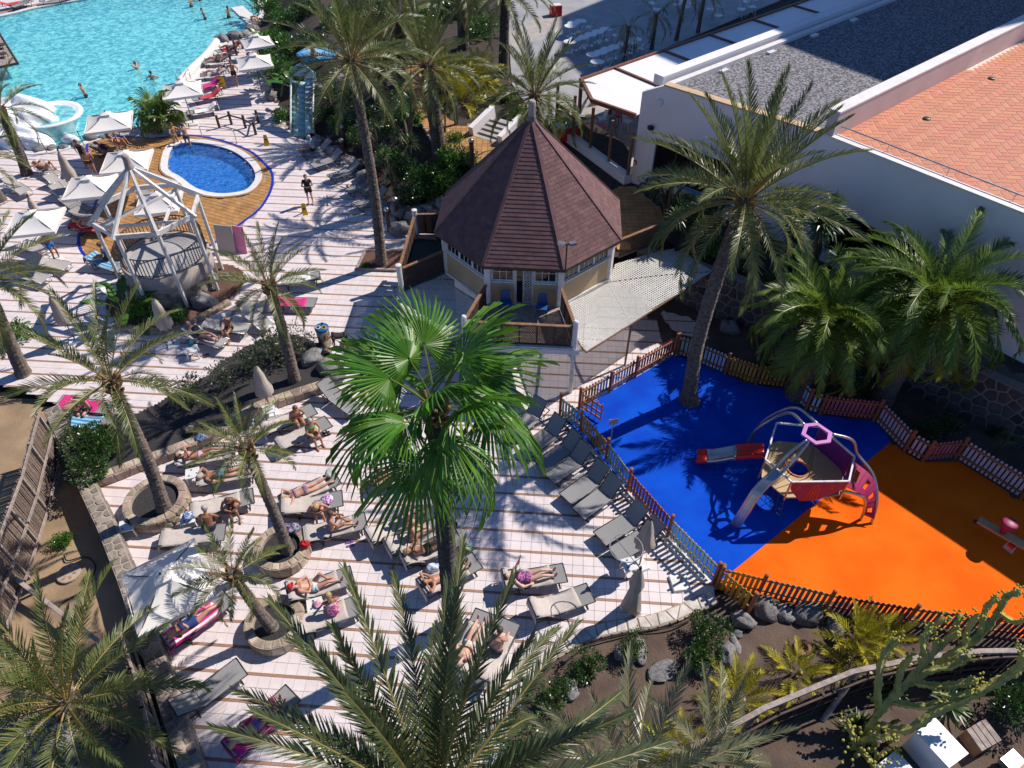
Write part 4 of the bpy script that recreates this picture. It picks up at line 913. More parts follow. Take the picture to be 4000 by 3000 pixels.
for k in range(8):
    a = g8(k, GR, 0); mb = MB(); mb.tube([a-Vector((0, 0, .1)), Vector((a.x, a.y, GE-.06))], .085, 8); mb.build('post', M['wpaint'], gz)
    mb = MB(); mb.beam(g8(k, GR+.05, GE), g8(k+1, GR+.05, GE), .09, .20); mb.build('ring_beam', M['wpaint'], gz)
    mb = MB(); mb.beam(g8(k, GR+.22, GE-.02), Vector((GX, GY, GA_-.05)), .10, .16); mb.build('rafter', M['wpaint'], gz)
for k in (0, 2, 5): mb = MB(); mb.beam(g8(k, GR, GE-.22), g8(k+3, GR, GE-.22), .07, .14); mb.build('tie_beam', M['wpaint'], gz)
mb = MB(); mb.lathe([(.17, GA_-.28), (.19, GA_-.1), (.16, GA_+.05), (.13, GA_+.30), (.15, GA_+.42), (.08, GA_+.5)], (GX, GY, 0), 10); mb.build('finial', M['gwood'], gz, True)
mb = MB(); n = 64
mb.tube([(GX+1.78*math.cos(2*math.pi*i/n), GY+1.78*math.sin(2*math.pi*i/n), GF+.92) for i in range(n+1)], .028, 6); mb.build('handrail', M['rail'], gz)
mb = MB(); mb.tube([(GX+1.78*math.cos(2*math.pi*i/n), GY+1.78*math.sin(2*math.pi*i/n), GF+.10) for i in range(n+1)], .022, 6); mb.build('bottom_rail', M['rail'], gz)
bme = MB(); bme.box((0, 0, .5), (.03, .03, .82)); bme = bme.mesh('baluster', M['rail'])
for i in range(72): a = 2*math.pi*i/72; piece('baluster', bme, gz, (GX+1.78*math.cos(a), GY+1.78*math.sin(a), GF+.02), (0, 0, a))
# ================================================================== FENCES
FC = {'teal': (.20, .40, .38), 'mustard': (.50, .30, .03), 'mint': (.32, .55, .44), 'maroon': (.30, .04, .05), 'paleblue': (.45, .60, .70), 'lavender': (.55, .52, .62), 'rose': (.45, .12, .15), 'olive': (.17, .19, .17), 'wine': (.17, .02, .06), 'sky': (.25, .45, .60)}
for k, v in FC.items(): M['pk_'+k] = mat('picket_'+k, v, tuple(c*.7 for c in v), 7, .6, .2, 30, vary=.10, mixlo=.2, mixhi=.45)
M['fpost'] = mat('fence_post_wood', (.36, .13, .05), (.25, .085, .035), 6, .7, .3, 24, vary=.12)
def picket_me(m, h=1.0, w_=.092):
    mb = MB(); x = w_/2; pr = [(-x, .06), (x, .06), (x, h-.05), (x*.6, h-.012), (0, h), (-x*.6, h-.012), (-x, h-.05)]
    n = len(pr); mb.add([(p[0], -.011, p[1]) for p in pr]+[(p[0], .011, p[1]) for p in pr], [tuple(range(n)), tuple(range(2*n-1, n-1, -1))]+[(n+i, n+(i+1) % n, (i+1) % n, i) for i in range(n)]); return mb.mesh('picket', m)
PK = {k: picket_me(M['pk_'+k]) for k in FC}
def postm(h=1.12):
    mb = MB(); mb.lathe([(.062, -.03), (.062, h-.05), (.055, h-.03), (.07, h-.015), (.06, h+.04), (.02, h+.06)], (0, 0, 0), 8); return mb.mesh('fence_post', M['fpost'])
POSTM = postm()
def picket_fence(label, px, colours, pitch=.152, flip=1):
    P = [gp(a, b) for a, b in px]; t = thing('picket_fence', label, 'fence', tuple(P[0]))
    for i, p in enumerate(P): piece('post', POSTM, t, p, (0, 0, .3))
    for (a, b), col in zip(zip(P, P[1:]), colours):
        d = (b-a).normalized(); L = (b-a).length; an = math.atan2(d.y, d.x); n = Vector((-d.y, d.x, 0))*flip
        nmid = max(0, int(L/2.0)-0) if L > 3.0 else 0
        for k in range(nmid): p = a.lerp(b, (k+1)/(nmid+1)); piece('post', POSTM, t, p, (0, 0, .2))
        for z in (.28, .86): mb = MB(); mb.beam(a+Vector((0, 0, z)), b+Vector((0, 0, z)), .04, .075); mb.build('rail', M['fpost'], t)
        k = int((L-.16)/pitch)
        cols = col if isinstance(col, list) else [col]
        for i in range(k):
            q = a+d*(.10+(i+.5)*(L-.2)/k); o = piece('picket', PK[cols[min(len(cols)-1, int(i/k*len(cols)))]], t, q+n*.034, (random.uniform(-.01, .01), 0, an+random.uniform(-.015, .015)))
    return t
FB = [(2187, 1618), (2268, 1682), (2367, 1795), (2452, 1912), (2608, 2092), (2786, 2275)]
picket_fence('long diagonal picket fence between the sunbeds and the blue playground', FB, ['teal', 'mustard', 'teal', 'maroon', 'mint'], flip=-1)
picket_fence('short yellow picket fence piece pointing down to the boulders', [(2800, 2290), (2922, 2392)], ['mustard'], flip=-1)
picket_fence('picket fence with olive and wine sections along the lower edge of the orange ground', [(2800, 2283), (2960, 2322), (3217, 2383), (3533, 2437), (3850, 2477), (4060, 2500), (4400, 2545)], ['mustard', 'olive', 'wine', 'olive', 'wine', 'olive'], flip=-1)
picket_fence('picket fence with brown and blue slats from the gate up to the top corner', [(2262, 1597), (2380, 1532), (2480, 1474), (2633, 1385)], [['mustard', 'sky'], ['sky', 'paleblue', 'rose'], ['rose', 'maroon']], flip=1)
picket_fence('zigzag picket fence with mint, yellow, red and lavender sections below the palms', [(2640, 1383), (2730, 1420), (2830, 1462), (2950, 1503), (3068, 1516), (3145, 1602), (3199, 1620), (3411, 1643), (3529, 1765), (3601, 1805), (3728, 1792), (3985, 1950), (4250, 2090)], ['mint', 'paleblue', 'mustard', 'mustard', 'paleblue', 'paleblue', 'rose', 'lavender', 'lavender', 'rose', 'lavender', 'lavender'], flip=1)
t = thing('garden_gate', 'small brown wooden gate standing open at the playground entrance', 'gate', tuple(gp(2268, 1597)))
a, b = gp(2272, 1602), gp(2345, 1650); d = (b-a).normalized()
for i in range(5): p = a.lerp(b, i/4); mb = MB(); mb.beam((p.x, p.y, .12), (p.x, p.y, 1.0), .075, .03, up=d); mb.build('slat', M['fpost'], t)
for z in (.2, .5, .85): mb = MB(); mb.beam((a.x, a.y, z), (b.x, b.y, z), .035, .07); mb.build('cross_bar', M['fpost'], t)
# row of pale kerb stones under the long fence
t = thing('kerb_stone_row', 'row of pale kerb stones at the foot of the long picket fence', 'kerb', tuple(gp(2190, 1640))); pth = Path2([tuple(gp(a-14, b+14)[:2]) for a, b in FB])
kb_ = MB(); kb_.box((0, 0, .05), (.26, .16, .10), 0, .92); kme = kb_.mesh('kerb_stone', M['coping'])
for i in range(int(pth.len/.29)): c, d, n = pth.at((i+.5)*.29); piece('kerb_stone', kme, t, (c.x, c.y, 0), (0, 0, math.atan2(d.y, d.x)+random.uniform(-.06, .06)))
t = thing('notice_board', 'small pale notice board on a post inside the blue playground', 'sign', tuple(gp(2382, 1745)))
c = gp(2382, 1745); mb = MB(); mb.tube([c, c+Vector((0, 0, 1.3))], .025, 6); mb.build('post', M['metal'], t); mb = MB(); mb.box((c.x, c.y, 1.36), (.34, .04, .26), R(12)); mb.build('board', mat('sign_board', (.42, .34, .27), None, 5), t)

# ================================================================== PLAYGROUND TOWER
red, mag, pur = solid('slide_red', (.70, .025, .012), .35), solid('magenta_panel', (.33, .015, .09), .5), solid('purple_panel', (.16, .012, .20), .5)
pink, tan_ = solid('pink_ring', (.52, .16, .50), .45), mat('tan_platform', (.50, .34, .17), (.42, .28, .14), 3, .7)
PC = Vector((9.75, 15.0, 0)); tw = thing('play_tower', 'climbing tower with hexagonal rail, red slide and pink ring on curved metal legs', 'play tower', tuple(PC))
hexv = [gp(a, b, 2.0) for a, b in [(3034, 1652), (2990, 1795), (3093, 1883), (3316, 1880), (3338, 1783), (3205, 1668)]]
mb = MB()
for a, b in zip(hexv, hexv[1:]+hexv[:1]): mb.beam(a, b, .055, .055)
mb.build('top_rail', M['wpaint'], tw)
cen = sum(hexv, Vector())/6; hc = Vector((cen.x, cen.y, 0))
plat = [(cen.x+(h.x-cen.x)*.97, cen.y+(h.y-cen.y)*.97) for h in hexv]
# platform with a round opening: ring of quads
mb = MB(); hol = Vector((gp(3115, 1830, 1.15).x, gp(3115, 1830, 1.15).y)); N = 24; ring = []
for i in range(N):
    a = 2*math.pi*i/N; d = Vector((math.cos(a), math.sin(a))); best = 9
    for p, q in zip(plat, plat[1:]+plat[:1]):
        p, q = Vector(p), Vector(q); e = q-p; den = d.x*e.y-d.y*e.x
        if abs(den) < 1e-9: continue
        r = p-hol; tt_ = (r.x*e.y-r.y*e.x)/den; s_ = (r.x*d.y-r.y*d.x)/den
        if tt_ > 0 and -1e-6 <= s_ <= 1+1e-6: best = min(best, tt_)
    ring.append((hol+d*.36, hol+d*best))
for i in range(N):
    (a, b), (c, d) = ring[i], ring[(i+1) % N]
    mb.quad((a.x, a.y, 1.15), (b.x, b.y, 1.15), (d.x, d.y, 1.15), (c.x, c.y, 1.15)); mb.quad((c.x, c.y, 1.09), (d.x, d.y, 1.09), (b.x, b.y, 1.09), (a.x, a.y, 1.09)); mb.quad((a.x, a.y, 1.09), (a.x, a.y, 1.15), (c.x, c.y, 1.15), (c.x, c.y, 1.09)); mb.quad((d.x, d.y, 1.09), (d.x, d.y, 1.15), (b.x, b.y, 1.15), (b.x, b.y, 1.09))
mb.build('platform', tan_, tw)
mb = MB()
for i in range(14): a = 2*math.pi*i/14; b = 2*math.pi*(i+1)/14; mb.beam((hol.x+.36*math.cos(a), hol.y+.36*math.sin(a), 1.17), (hol.x+.36*math.cos(b), hol.y+.36*math.sin(b), 1.17), .04, .04)
mb.build('hatch_rim', solid('rim_orange', (.6, .16, .02)), tw)
mb = MB(); a3, b3 = hexv[2], hexv[3]; d = (b3-a3).normalized(); L = (b3-a3).length; nn = Vector((d.y, -d.x, 0))
fp = [(.0, 1.98), (L, 1.98), (L*.97, 1.62), (L*.55, 1.02), (L*.28, 1.02), (.06, 1.62)]
vv = [a3+d*u+nn*.03+Vector((0, 0, z-2.0)) for u, z in fp]; n = len(vv); mb.add(vv+[v-nn*.03 for v in vv], [tuple(range(n-1, -1, -1)), tuple(range(n, 2*n))]+[(i, (i+1) % n, n+(i+1) % n, n+i) for i in range(n)]); fpn = mb.build('front_panel', mag, tw)
# orange climbing-frame drawing on the panel: bars and two little figures
mb = MB(); org = solid('drawing_orange', (.75, .12, .01))
def pbar(u0, z0, u1, z1, w_=.022):
    p = a3+d*(L*u0)+nn*.034+Vector((0, 0, z0-2)); q = a3+d*(L*u1)+nn*.034+Vector((0, 0, z1-2)); mb.beam(p, q, .006, w_, up=nn.cross((q-p).normalized()))
for u0, z0, u1, z1 in ((.36, 1.12, .40, 1.80), (.52, 1.80, .56, 1.12), (.38, 1.5, .54, 1.5), (.40, 1.78, .46, 1.88), (.46, 1.88, .52, 1.78), (.40, 1.8, .52, 1.8), (.44, 1.2, .44, 1.75), (.48, 1.2, .48, 1.75), (.30, 1.15, .60, 1.15), (.41, 1.35, .51, 1.6), (.51, 1.35, .41, 1.6)): pbar(u0, z0, u1, z1)
for c0 in (.14, .74):
    for u0, z0, u1, z1 in ((0, 1.72, .0, 1.86), (-.04, 1.84, .05, 1.78), (0, 1.74, -.03, 1.62), (0, 1.74, .035, 1.62), (-.012, 1.90, .012, 1.90)): pbar(c0+u0, z0, c0+u1, z1)
mb.build('drawing', org, fpn)
for i, (m, zl) in {4: (pur, 1.05), 3: (mag, 1.3)}.items():
    a, b = hexv[i], hexv[(i+1) % 6]; mb = MB(); mb.beam((a.x, a.y, (zl+1.97)/2), (b.x, b.y, (zl+1.97)/2), .03, 1.97-zl); mb.build('side_panel', m, tw)
for h in hexv: mb = MB(); mb.beam((h.x, h.y, 1.05), (h.x, h.y, 1.98), .05, .05, up=(1, 0, 0)); mb.build('rail_post', M['metal'], tw)
# ring
RC = Vector((9.52, 15.1, 3.05)); rv = [gp(a, b, 3.05) for a, b in [(3142, 1660), (3192, 1655), (3250, 1695), (3243, 1732), (3185, 1740), (3128, 1700)]]; rc = sum(rv, Vector())/6
mb = MB()
for i in range(6):
    a, b = rv[i], rv[(i+1) % 6]; ai, bi = rc.lerp(a, .72), rc.lerp(b, .72); up = Vector((0, 0, .06))
    mb.quad(a, b, bi, ai); mb.quad(a+up, ai+up, bi+up, b+up); mb.quad(a, a+up, b+up, b); mb.quad(ai, bi, bi+up, ai+up)
mb.build('top_ring', pink, tw)
# legs: twin curved metal tubes from the ring to the ground
def leg(pts3, name='leg', r=.05):
    mb = MB(); mb.tube(smooth_open(pts3, 7), r, 8); mb.build(name, M['metal'], tw, True)
fl = gp(2868, 2055); fr = gp(3403, 2047); fr2 = gp(3361, 2030); bk = gp(3120, 1600)
hexm = (hexv[1]+hexv[2])/2
for off in (Vector((-.09, .06, 0)), Vector((.12, -.08, 0))):
    leg([rv[5].lerp(rv[4], .5)+off*.3, (rv[5].lerp(rv[4], .5).lerp(hexm, .55))+Vector((0, 0, .12))+off, hexm+Vector((0, 0, .08))+off, hexm.lerp(fl, .45)+Vector((-.15, -.1, .45))+off, hexm.lerp(fl, .8)+Vector((-.05, -.05, .28))+off, fl+off])
pl_ = smooth_open([hexm+Vector((0, 0, .02)), hexm.lerp(fl, .45)+Vector((-.15, -.1, .43)), hexm.lerp(fl, .8)+Vector((-.05, -.05, .26)), fl], 6); mb = MB(); [mb.quad(p_+Vector((-.09, .06, 0)), p_+Vector((.12, -.08, 0)), q_+Vector((.12, -.08, 0)), q_+Vector((-.09, .06, 0))) for p_, q_ in zip(pl_, pl_[1:])]; o_ = mb.build('leg_plate', M['metal'], tw); o_.modifiers.new('solid', 'SOLIDIFY').thickness = .03
leg([rv[2], rv[2].lerp(hexv[4], .5)+Vector((.2, 0, .25)), hexv[4]+Vector((.08, .0, .1)), hexv[4].lerp(fr, .4)+Vector((.33, .1, .3)), hexv[4].lerp(fr, .75)+Vector((.22, 0, .3)), fr])
leg([hexv[3]+Vector((0, 0, -.5)), hexv[3].lerp(fr2, .5)+Vector((.2, 0, .2)), hexv[3].lerp(fr2, .8)+Vector((.15, 0, .15)), fr2])
hb_ = hexv[0]; b1 = gp(2975, 1735); 
leg([rv[0], rv[0].lerp(hb_, .5)+Vector((0, .2, .3)), hb_+Vector((-.05, .15, .1)), hb_+Vector((-.5, .35, -.9)), hb_+Vector((-.55, .4, -2.0))]); leg([rv[1], rv[1].lerp(hb_, .5)+Vector((.1, .45, .25)), hb_+Vector((.15, .45, .05)), hb_+Vector((-.2, .7, -.9)), hb_+Vector((-.25, .75, -2.0))])
# climbing panel with holes between the right legs: rungs and plates
A_ = [hexv[3]+Vector((.02, 0, -.3)), hexv[3].lerp(fr2, .5)+Vector((.2, 0, .2)), fr2+Vector((0, 0, .3))]; B_ = [hexv[4]+Vector((.02, 0, -.1)), hexv[4].lerp(fr, .5)+Vector((.33, .08, .32)), fr+Vector((0, 0, .3))]
A_, B_ = smooth_open(A_, 6), smooth_open(B_, 6); mb = MB()
for i in range(len(A_)-1):
    a0, a1, b0, b1_ = A_[i], A_[i+1], B_[i], B_[i+1]
    if i % 3 == 1:      # row with a hand hole
        for u0, u1 in ((0, .28), (.72, 1)): mb.quad(a0.lerp(b0, u0), a0.lerp(b0, u1), a1.lerp(b1_, u1), a1.lerp(b1_, u0))
        m0, m1 = a0.lerp(a1, .35), a0.lerp(a1, .65); n0, n1 = b0.lerp(b1_, .35), b0.lerp(b1_, .65)
    else: mb.quad(a0, b0, b1_, a1)
cp_ = mb.build('climbing_panel', mag, tw); so_ = cp_.modifiers.new('solid', 'SOLIDIFY'); so_.thickness = .03
mb = MB()
for k in range(4): p = hol+Vector((.5*math.cos(k*1.6+.5), .45*math.sin(k*1.6+.5))); mb.tube([(p.x, p.y, 1.16), rc.lerp(Vector((p.x, p.y, 1.16)), .3)], .013, 5)
mb.build('rope', M['dmetal'], tw)
# climbing net below the front left edge
mb = MB(); a, b = hexv[1]+Vector((0, 0, -.9)), hexv[2]+Vector((0, 0, -.9)); lo = [p+Vector((-.1, -.35, -.45)) for p in (a, b)]
[mb.tube([a.lerp(b, i/5), lo[0].lerp(lo[1], i/5)], .012, 5) for i in range(6)]; [mb.tube([a.lerp(lo[0], k/3), b.lerp(lo[1], k/3)], .012, 5) for k in range(1, 4)]; mb.build('rope_net', M['dmetal'], tw)
# slide
s0, s1_ = gp(2985, 1768, 1.2), gp(2722, 1790, .22); sp_ = [s0, s0.lerp(s1_, .22)+Vector((0, 0, .06)), s0.lerp(s1_, .45)+Vector((0, 0, .02)), s0.lerp(s1_, .72)+Vector((0, 0, -.07)), s0.lerp(s1_, .9)+Vector((0, 0, -.02)), s1_]
sp_ = smooth_open(sp_, 5); n = len(sp_)
def chute(i0, i1, m):
    mb = MB(); pr = [(-.29, .17), (-.25, .17), (-.23, .02), (.23, .02), (.25, .17), (.29, .17), (.26, -.03), (-.26, -.03)]; base = []
    for i in range(i0, i1+1):
        d = (sp_[min(i+1, n-1)]-sp_[max(i-1, 0)]).normalized(); r = d.cross(Vector((0, 0, 1))).normalized(); u = r.cross(d); base.append([sp_[i]+r*a+u*b for a, b in pr])
    k = len(pr); mb.add([v for row in base for v in row], [(i*k+j, i*k+(j+1) % k, (i+1)*k+(j+1) % k, (i+1)*k+j) for i in range(len(base)-1) for j in range(k)]+[tuple(range(k-1, -1, -1)), tuple((len(base)-1)*k+j for j in range(k))])
    mb.build('slide', m, tw, True)
chute(0, int(n*.38), red); chute(int(n*.38), int(n*.70), M['metal']); chute(int(n*.70), n-1, red)
# seesaw at the right edge
t = thing('seesaw', 'small seesaw with magenta seat back on the shaded orange ground at the right edge', 'seesaw', tuple(gp(3930, 2120)))
a, b = gp(3822, 2030, .55), gp(4060, 2165, .55); mb = MB(); mb.beam(a, b, .30, .07); mb.build('plank', tan_, t)
c = gp(3915, 2080, .58); mb = MB(); mb.lathe([(.08, 0), (.14, .25), (.25, .52), (.20, .56)], (c.x, c.y, .58), 10); mb.build('seat_back', mag, t, True)
m_ = a.lerp(b, .62); mb = MB(); mb.box((m_.x, m_.y, .28), (.12, .3, .5), R(30), .7); mb.build('support', M['wpaint'], t)
mb = MB(); mb.tube([a+Vector((-.1, .02, -.09)), a+Vector((.1, -.12, -.09))], .07, 8); mb.build('bumper', M['black'], t)
mb = MB(); mb.box((m_.x-.12, m_.y-.1, .44), (.18, .2, .12), R(30)); mb.build('hinge_cover', red, t)
# ================================================================== PALMS AND PLANTS
def frond_mb(L, droop, n, ll, vee, lw, seed, rr=.022, bare=.16, hang=.25, sway=.0, fa0=68, fa1=22, powr=1.5, ragged=.12):
    rnd = random.Random(seed); mb = MB(); N = 14; pts = [Vector((0, 0, 0))]; dirs = []
    for i in range(N):
        s = (i+.5)/N; ph = -droop*s**powr; yaw = sway*s
        d = Vector((math.cos(ph)*math.cos(yaw), math.cos(ph)*math.sin(yaw), math.sin(ph))); dirs.append(d); pts.append(pts[-1]+d*(L/N))
    mb.cur = 1; mb.tube(pts, [rr*(1-.8*i/N) for i in range(N+1)], 5, False); mb.cur = 0
    def at(s):
        f = s*N; i = min(N-1, int(f)); return pts[i].lerp(pts[i+1], f-i), dirs[i]
    for i in range(n):
        s = bare+(1-bare)*(i+.5)/n
        p, d = at(s); q = (s-bare)/(1-bare)
        prof = (.50+.50*min(1, q/.22)) if q < .35 else (1-.62*((q-.35)/.65)**1.5)
        side = Vector((-d.y, d.x, 0))
        side = side.normalized() if side.length > .05 else Vector((0, 1, 0)); up = d.cross(side)*-1
        if up.z < 0 and abs(d.z) < .9: up = -up
        for sg in (-1, 1):
            if rnd.random() < ragged*.3: continue
            l = ll*prof*rnd.uniform(1-ragged, 1+ragged); fa = R(fa0+(fa1-fa0)*q+rnd.uniform(-7, 7)); v = vee+rnd.uniform(-.22, .22)
            dd = (d*math.cos(fa)+side*(sg*math.sin(fa)*math.cos(v))+up*(math.sin(fa)*math.sin(v))).normalized()
            wv = d.cross(dd).cross(dd)*-1; wv = (d-dd*d.dot(dd)); wv = wv.normalized()*(lw*(.75+.25*prof)) if wv.length > .01 else Vector((0, 0, lw))
            m_ = p+dd*(l*.5)-Vector((0, 0, hang*l*.10)); tp = p+dd*l-Vector((0, 0, hang*l*.42))
            mb.add([p-wv*.35, p+wv*.35, m_+wv*.5, m_-wv*.5, tp], [(0, 1, 2, 3), (3, 2, 4)])
    return mb
def fan_mb(seed, pet=1.25, rad=1.15, nseg=42, span=300, droop=.55):
    rnd = random.Random(seed); mb = MB(); mb.cur = 1; P = []
    for i in range(7): s = i/6; P.append(Vector((pet*s, 0, -.16*s*s*pet)))
    mb.tube(P, [.030-.012*i/6 for i in range(7)], 5, False); mb.cur = 0; c = P[-1]; da = R(span)/nseg
    for k in range(nseg):
        a = -R(span)/2+(k+.5)*da; l = rad*(1-.22*abs(a)/R(span/2))*rnd.uniform(.93, 1.06); dr = droop*rnd.uniform(.8, 1.25)
        def pt(r, da_, lift): aa = a+da_; return c+Vector((math.cos(aa)*r, math.sin(aa)*r, lift-dr*(r/rad)**2.4*rad*.75-.10*r))
        R1, R2, R3 = l*.42, l*.72, l
        rows = [(l*.04, da*.5), (R1, da*.5), (R2, da*.30), (R3, .0)]
        v = []
        for r, h in rows: v += [pt(r, -h, 0), pt(r, 0, .022*min(1, r/.4)), pt(r, h, 0)]
        mb.add(v, [(i*3+j, (i+1)*3+j, (i+1)*3+j+1, i*3+j+1) for i in range(3) for j in range(2)])
        if rnd.random() < .5:            # loose hanging thread tip
            e = pt(R3, 0, 0); q = pt(R2, 0, 0); mb.add([q, e, e+Vector((0, .012, -.22)), q+Vector((0, .012, 0))], [(0, 1, 2, 3)])
    return mb
FR = {}
def frond_set(key, m, specs, pet='petiole'):
    FR[key] = [frond_mb(seed=hash_i(key)+i, **s).mesh('frond', [M[m], M[pet]]) for i, s in enumerate(specs)]
def hash_i(s): return sum(ord(c)*(i+3) for i, c in enumerate(s))
frond_set('date', 'date', [dict(L=2.7, droop=d, n=58, ll=.40, vee=v, lw=.025, sway=s, fa0=60) for d, v, s in ((.35, .75, .05), (.6, .7, -.1), (.95, .6, .12), (1.25, .55, -.15), (1.6, .5, .2))])
frond_set('date_old', 'date_old', [dict(L=2.4, droop=d, n=46, ll=.36, vee=.4, lw=.024, sway=s, hang=.6, ragged=.3) for d, s in ((1.3, .1), (1.8, -.2))])
frond_set('small', 'date', [dict(L=1.55, droop=d, n=40, ll=.27, vee=v, lw=.022, rr=.015, sway=s) for d, v, s in ((.3, .6, .05), (.7, .6, -.1), (1.1, .5, .15), (1.5, .5, -.2))])
frond_set('canary', 'canary', [dict(L=3.0, droop=d, n=84, ll=.44, vee=v, lw=.029, sway=s, bare=.08, hang=.2, powr=1.1) for d, v, s in ((1.5, .6, .05), (1.9, .55, -.15), (2.2, .5, .15), (2.4, .45, -.2), (2.6, .4, .25))], 'petg')
frond_set('fore', 'forel', [dict(L=3.9, droop=d, n=86, ll=.46, vee=v, lw=.029, sway=s, rr=.026, bare=.12, hang=.12, ragged=.16, powr=1.6, fa0=50, fa1=18) for d, v, s in ((.18, .55, .04), (.35, .5, -.10), (.6, .45, .12), (.9, .4, -.15))])
frond_set('grey', 'greygreen', [dict(L=2.9, droop=d, n=48, ll=.48, vee=v, lw=.028, sway=s, hang=.15, fa0=48, fa1=15, ragged=.3) for d, v, s in ((.25, .5, .05), (.55, .5, -.1), (.9, .45, .15))])
frond_set('areca', 'areca', [dict(L=1.35, droop=d, n=30, ll=.30, vee=.55, lw=.022, rr=.012, sway=s, bare=.25) for d, s in ((.5, .1), (.9, -.15), (1.3, .2))])
FR['fan'] = [fan_mb(60+i, rad=1.15+.06*i, droop=d).mesh('frond', [M['fan'], M['petg']]) for i, d in enumerate((.55, .8, 1.1, 1.4))]
FR['fans'] = [fan_mb(70+i, pet=.55, rad=.55, nseg=28, droop=d).mesh('frond', [M['canary'], M['petg']]) for i, d in enumerate((.3, .55))]
def trunk(path, r0, r1, parent, m='trunk', flare=1.35, step=.075, seed=0, name='trunk', n=12):
    P = smooth_open(path, 10); L = sum((b-a).length for a, b in zip(P, P[1:])); k = max(6, int(L/step)); rnd = random.Random(seed); pp, rr = [], []
    acc = [0]
    for a, b in zip(P, P[1:]): acc.append(acc[-1]+(b-a).length)
    j = 0
    for i in range(k+1):
        s = L*i/k
        while j < len(P)-2 and acc[j+1] < s: j += 1
        p = P[j].lerp(P[j+1], min(1, (s-acc[j])/max(1e-6, acc[j+1]-acc[j]))); t = i/k
        base = r0+(r1-r0)*t+(flare-1)*r0*math.exp(-t*L/.35)
        pp += [p, p+(P[j+1]-P[j]).normalized()*(step*.72)]; q = rnd.uniform(-.02, .02); rr += [base*(1.09+q), base*(.93+q)]
    mb = MB(); mb.tube(pp, rr, n); b0 = 0
    rnd2 = random.Random(seed+5)
    mb.v = [(x+rnd2.uniform(-.012, .012), y+rnd2.uniform(-.012, .012), z+rnd2.uniform(-.012, .012)) for x, y, z in mb.v]
    return mb.build(name, M[m], parent, False)
def boots(c, r, h, n, parent, seed):
    """stubs of cut leaf bases just under the crown"""
    rnd = random.Random(seed); mb = MB()
    for i in range(n):
        a = i*2.399; z = -h*i/n; d = Vector((math.cos(a), math.sin(a), 0)); p = c+d*r*.8+Vector((0, 0, z)); q = p+d*rnd.uniform(.10, .18)+Vector((0, 0, rnd.uniform(.12, .22)))
        mb.tube([p, p.lerp(q, .6)+d*.02, q], [.07, .05, .025], 5)
    return mb.build('leaf_bases', M['boot'], parent)
def crown(t, c, kind, n, e0, e1, seed, scale=1.0, az0=0, old=0, azr=None, spread=1.0):
    rnd = random.Random(seed); S = FR[kind]
    for i in range(n):
        q = (i+.5)/n; el = e0+(e1-e0)*q**spread+rnd.uniform(-7, 7); az = az0+i*137.51+rnd.uniform(-12, 12)
        if azr is not None:
            az = azr[0]+(azr[1]-azr[0])*((i*.618) % 1.0)
        vi = min(len(S)-1, max(0, int(q*len(S)+rnd.uniform(-.6, .6)))); me = S[vi]
        if old and i >= n-old: me = FR['date_old'][i % 2]; el = rnd.uniform(-55, -25)
        o = bpy.data.objects.new('frond', me); COL.objects.link(o); o.parent = t
        sc = scale*rnd.uniform(.88, 1.08)
        mtx = Matrix.Rotation(R(az), 4, 'Z') @ Matrix.Rotation(-R(el), 4, 'Y') @ Matrix.Rotation(R(rnd.uniform(-25, 25)), 4, 'X')
        off = Vector((math.cos(R(az))*.08, math.sin(R(az))*.08, -.18*q))
        o.matrix_basis = Matrix.Translation(c-wloc(t)+off) @ mtx @ Matrix.Scale(sc, 4)
def palm(label, base, z0, crownpx, kind, n, r0, r1, e0=80, e1=-25, scale=1.0, seed=1, m='trunk', zc=None, bend=0.0, old=0, nboot=22, name='palm_tree', flare=1.35, azr=None, az0=0, group=None):
    b = gp(base[0], base[1], z0) if base else None
    if zc is None: zc = top_z(b.xy, crownpx[1])
    c = gp(crownpx[0], crownpx[1], zc)
    if b is None: b = Vector((c.x+.15, c.y+.1, z0))
    t = thing(name, label, 'palm tree', tuple(b), 0, group or 'palm trees'); d = c-b
    side = Vector((d.y, -d.x, 0)); side = side.normalized() if side.length > .05 else Vector((1, 0, 0))
    path = [b-Vector((0, 0, .15)), b+d*.33+Vector((bend, 0, 0)), b+d*.68+Vector((bend*.8, 0, 0)), c]
    trunk(path, r0, r1, t, m, flare, seed=seed)
    if nboot: boots(c, r1, .55*scale, nboot, t, seed)
    crown(t, c, kind, n, e0, e1, seed, scale, az0, old, azr)
    return t
palm('slender curved palm rising from the large left stone planter', (640, 1990), .42, (425, 1475), 'date', 26, .20, .15, 80, -22, .98, 11, bend=.12)
palm('small feathery palm in the planter with the red bag', (1125, 2150), .36, (958, 1745), 'small', 24, .17, .12, 82, -15, .98, 12, bend=.05)
palm('short leaning palm with a thin crown over the open umbrella', (1065, 2450), .36, (905, 2235), 'small', 20, .16, .11, 70, -20, .95, 13, bend=-.05)
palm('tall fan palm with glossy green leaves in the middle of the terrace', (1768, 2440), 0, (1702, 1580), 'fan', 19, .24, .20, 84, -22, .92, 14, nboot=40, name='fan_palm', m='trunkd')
palm('tall palm leaning right above the blue playground', (2690, 1565), 0, (2912, 775), 'date', 52, .25, .20, 86, -26, 1.32, 15, bend=-.25, flare=2.0, old=2)
palm('broad canary palm with arching fronds beside the white wall', (3440, 1560), 0, (3650, 1175), 'canary', 70, .38, .36, 76, -12, 1.30, 16, nboot=30)
palm('lower canary palm left of the broad one, above the zigzag fence', (3110, 1545), 0, (3225, 1245), 'canary', 60, .36, .34, 72, -12, 1.15, 17, nboot=30)
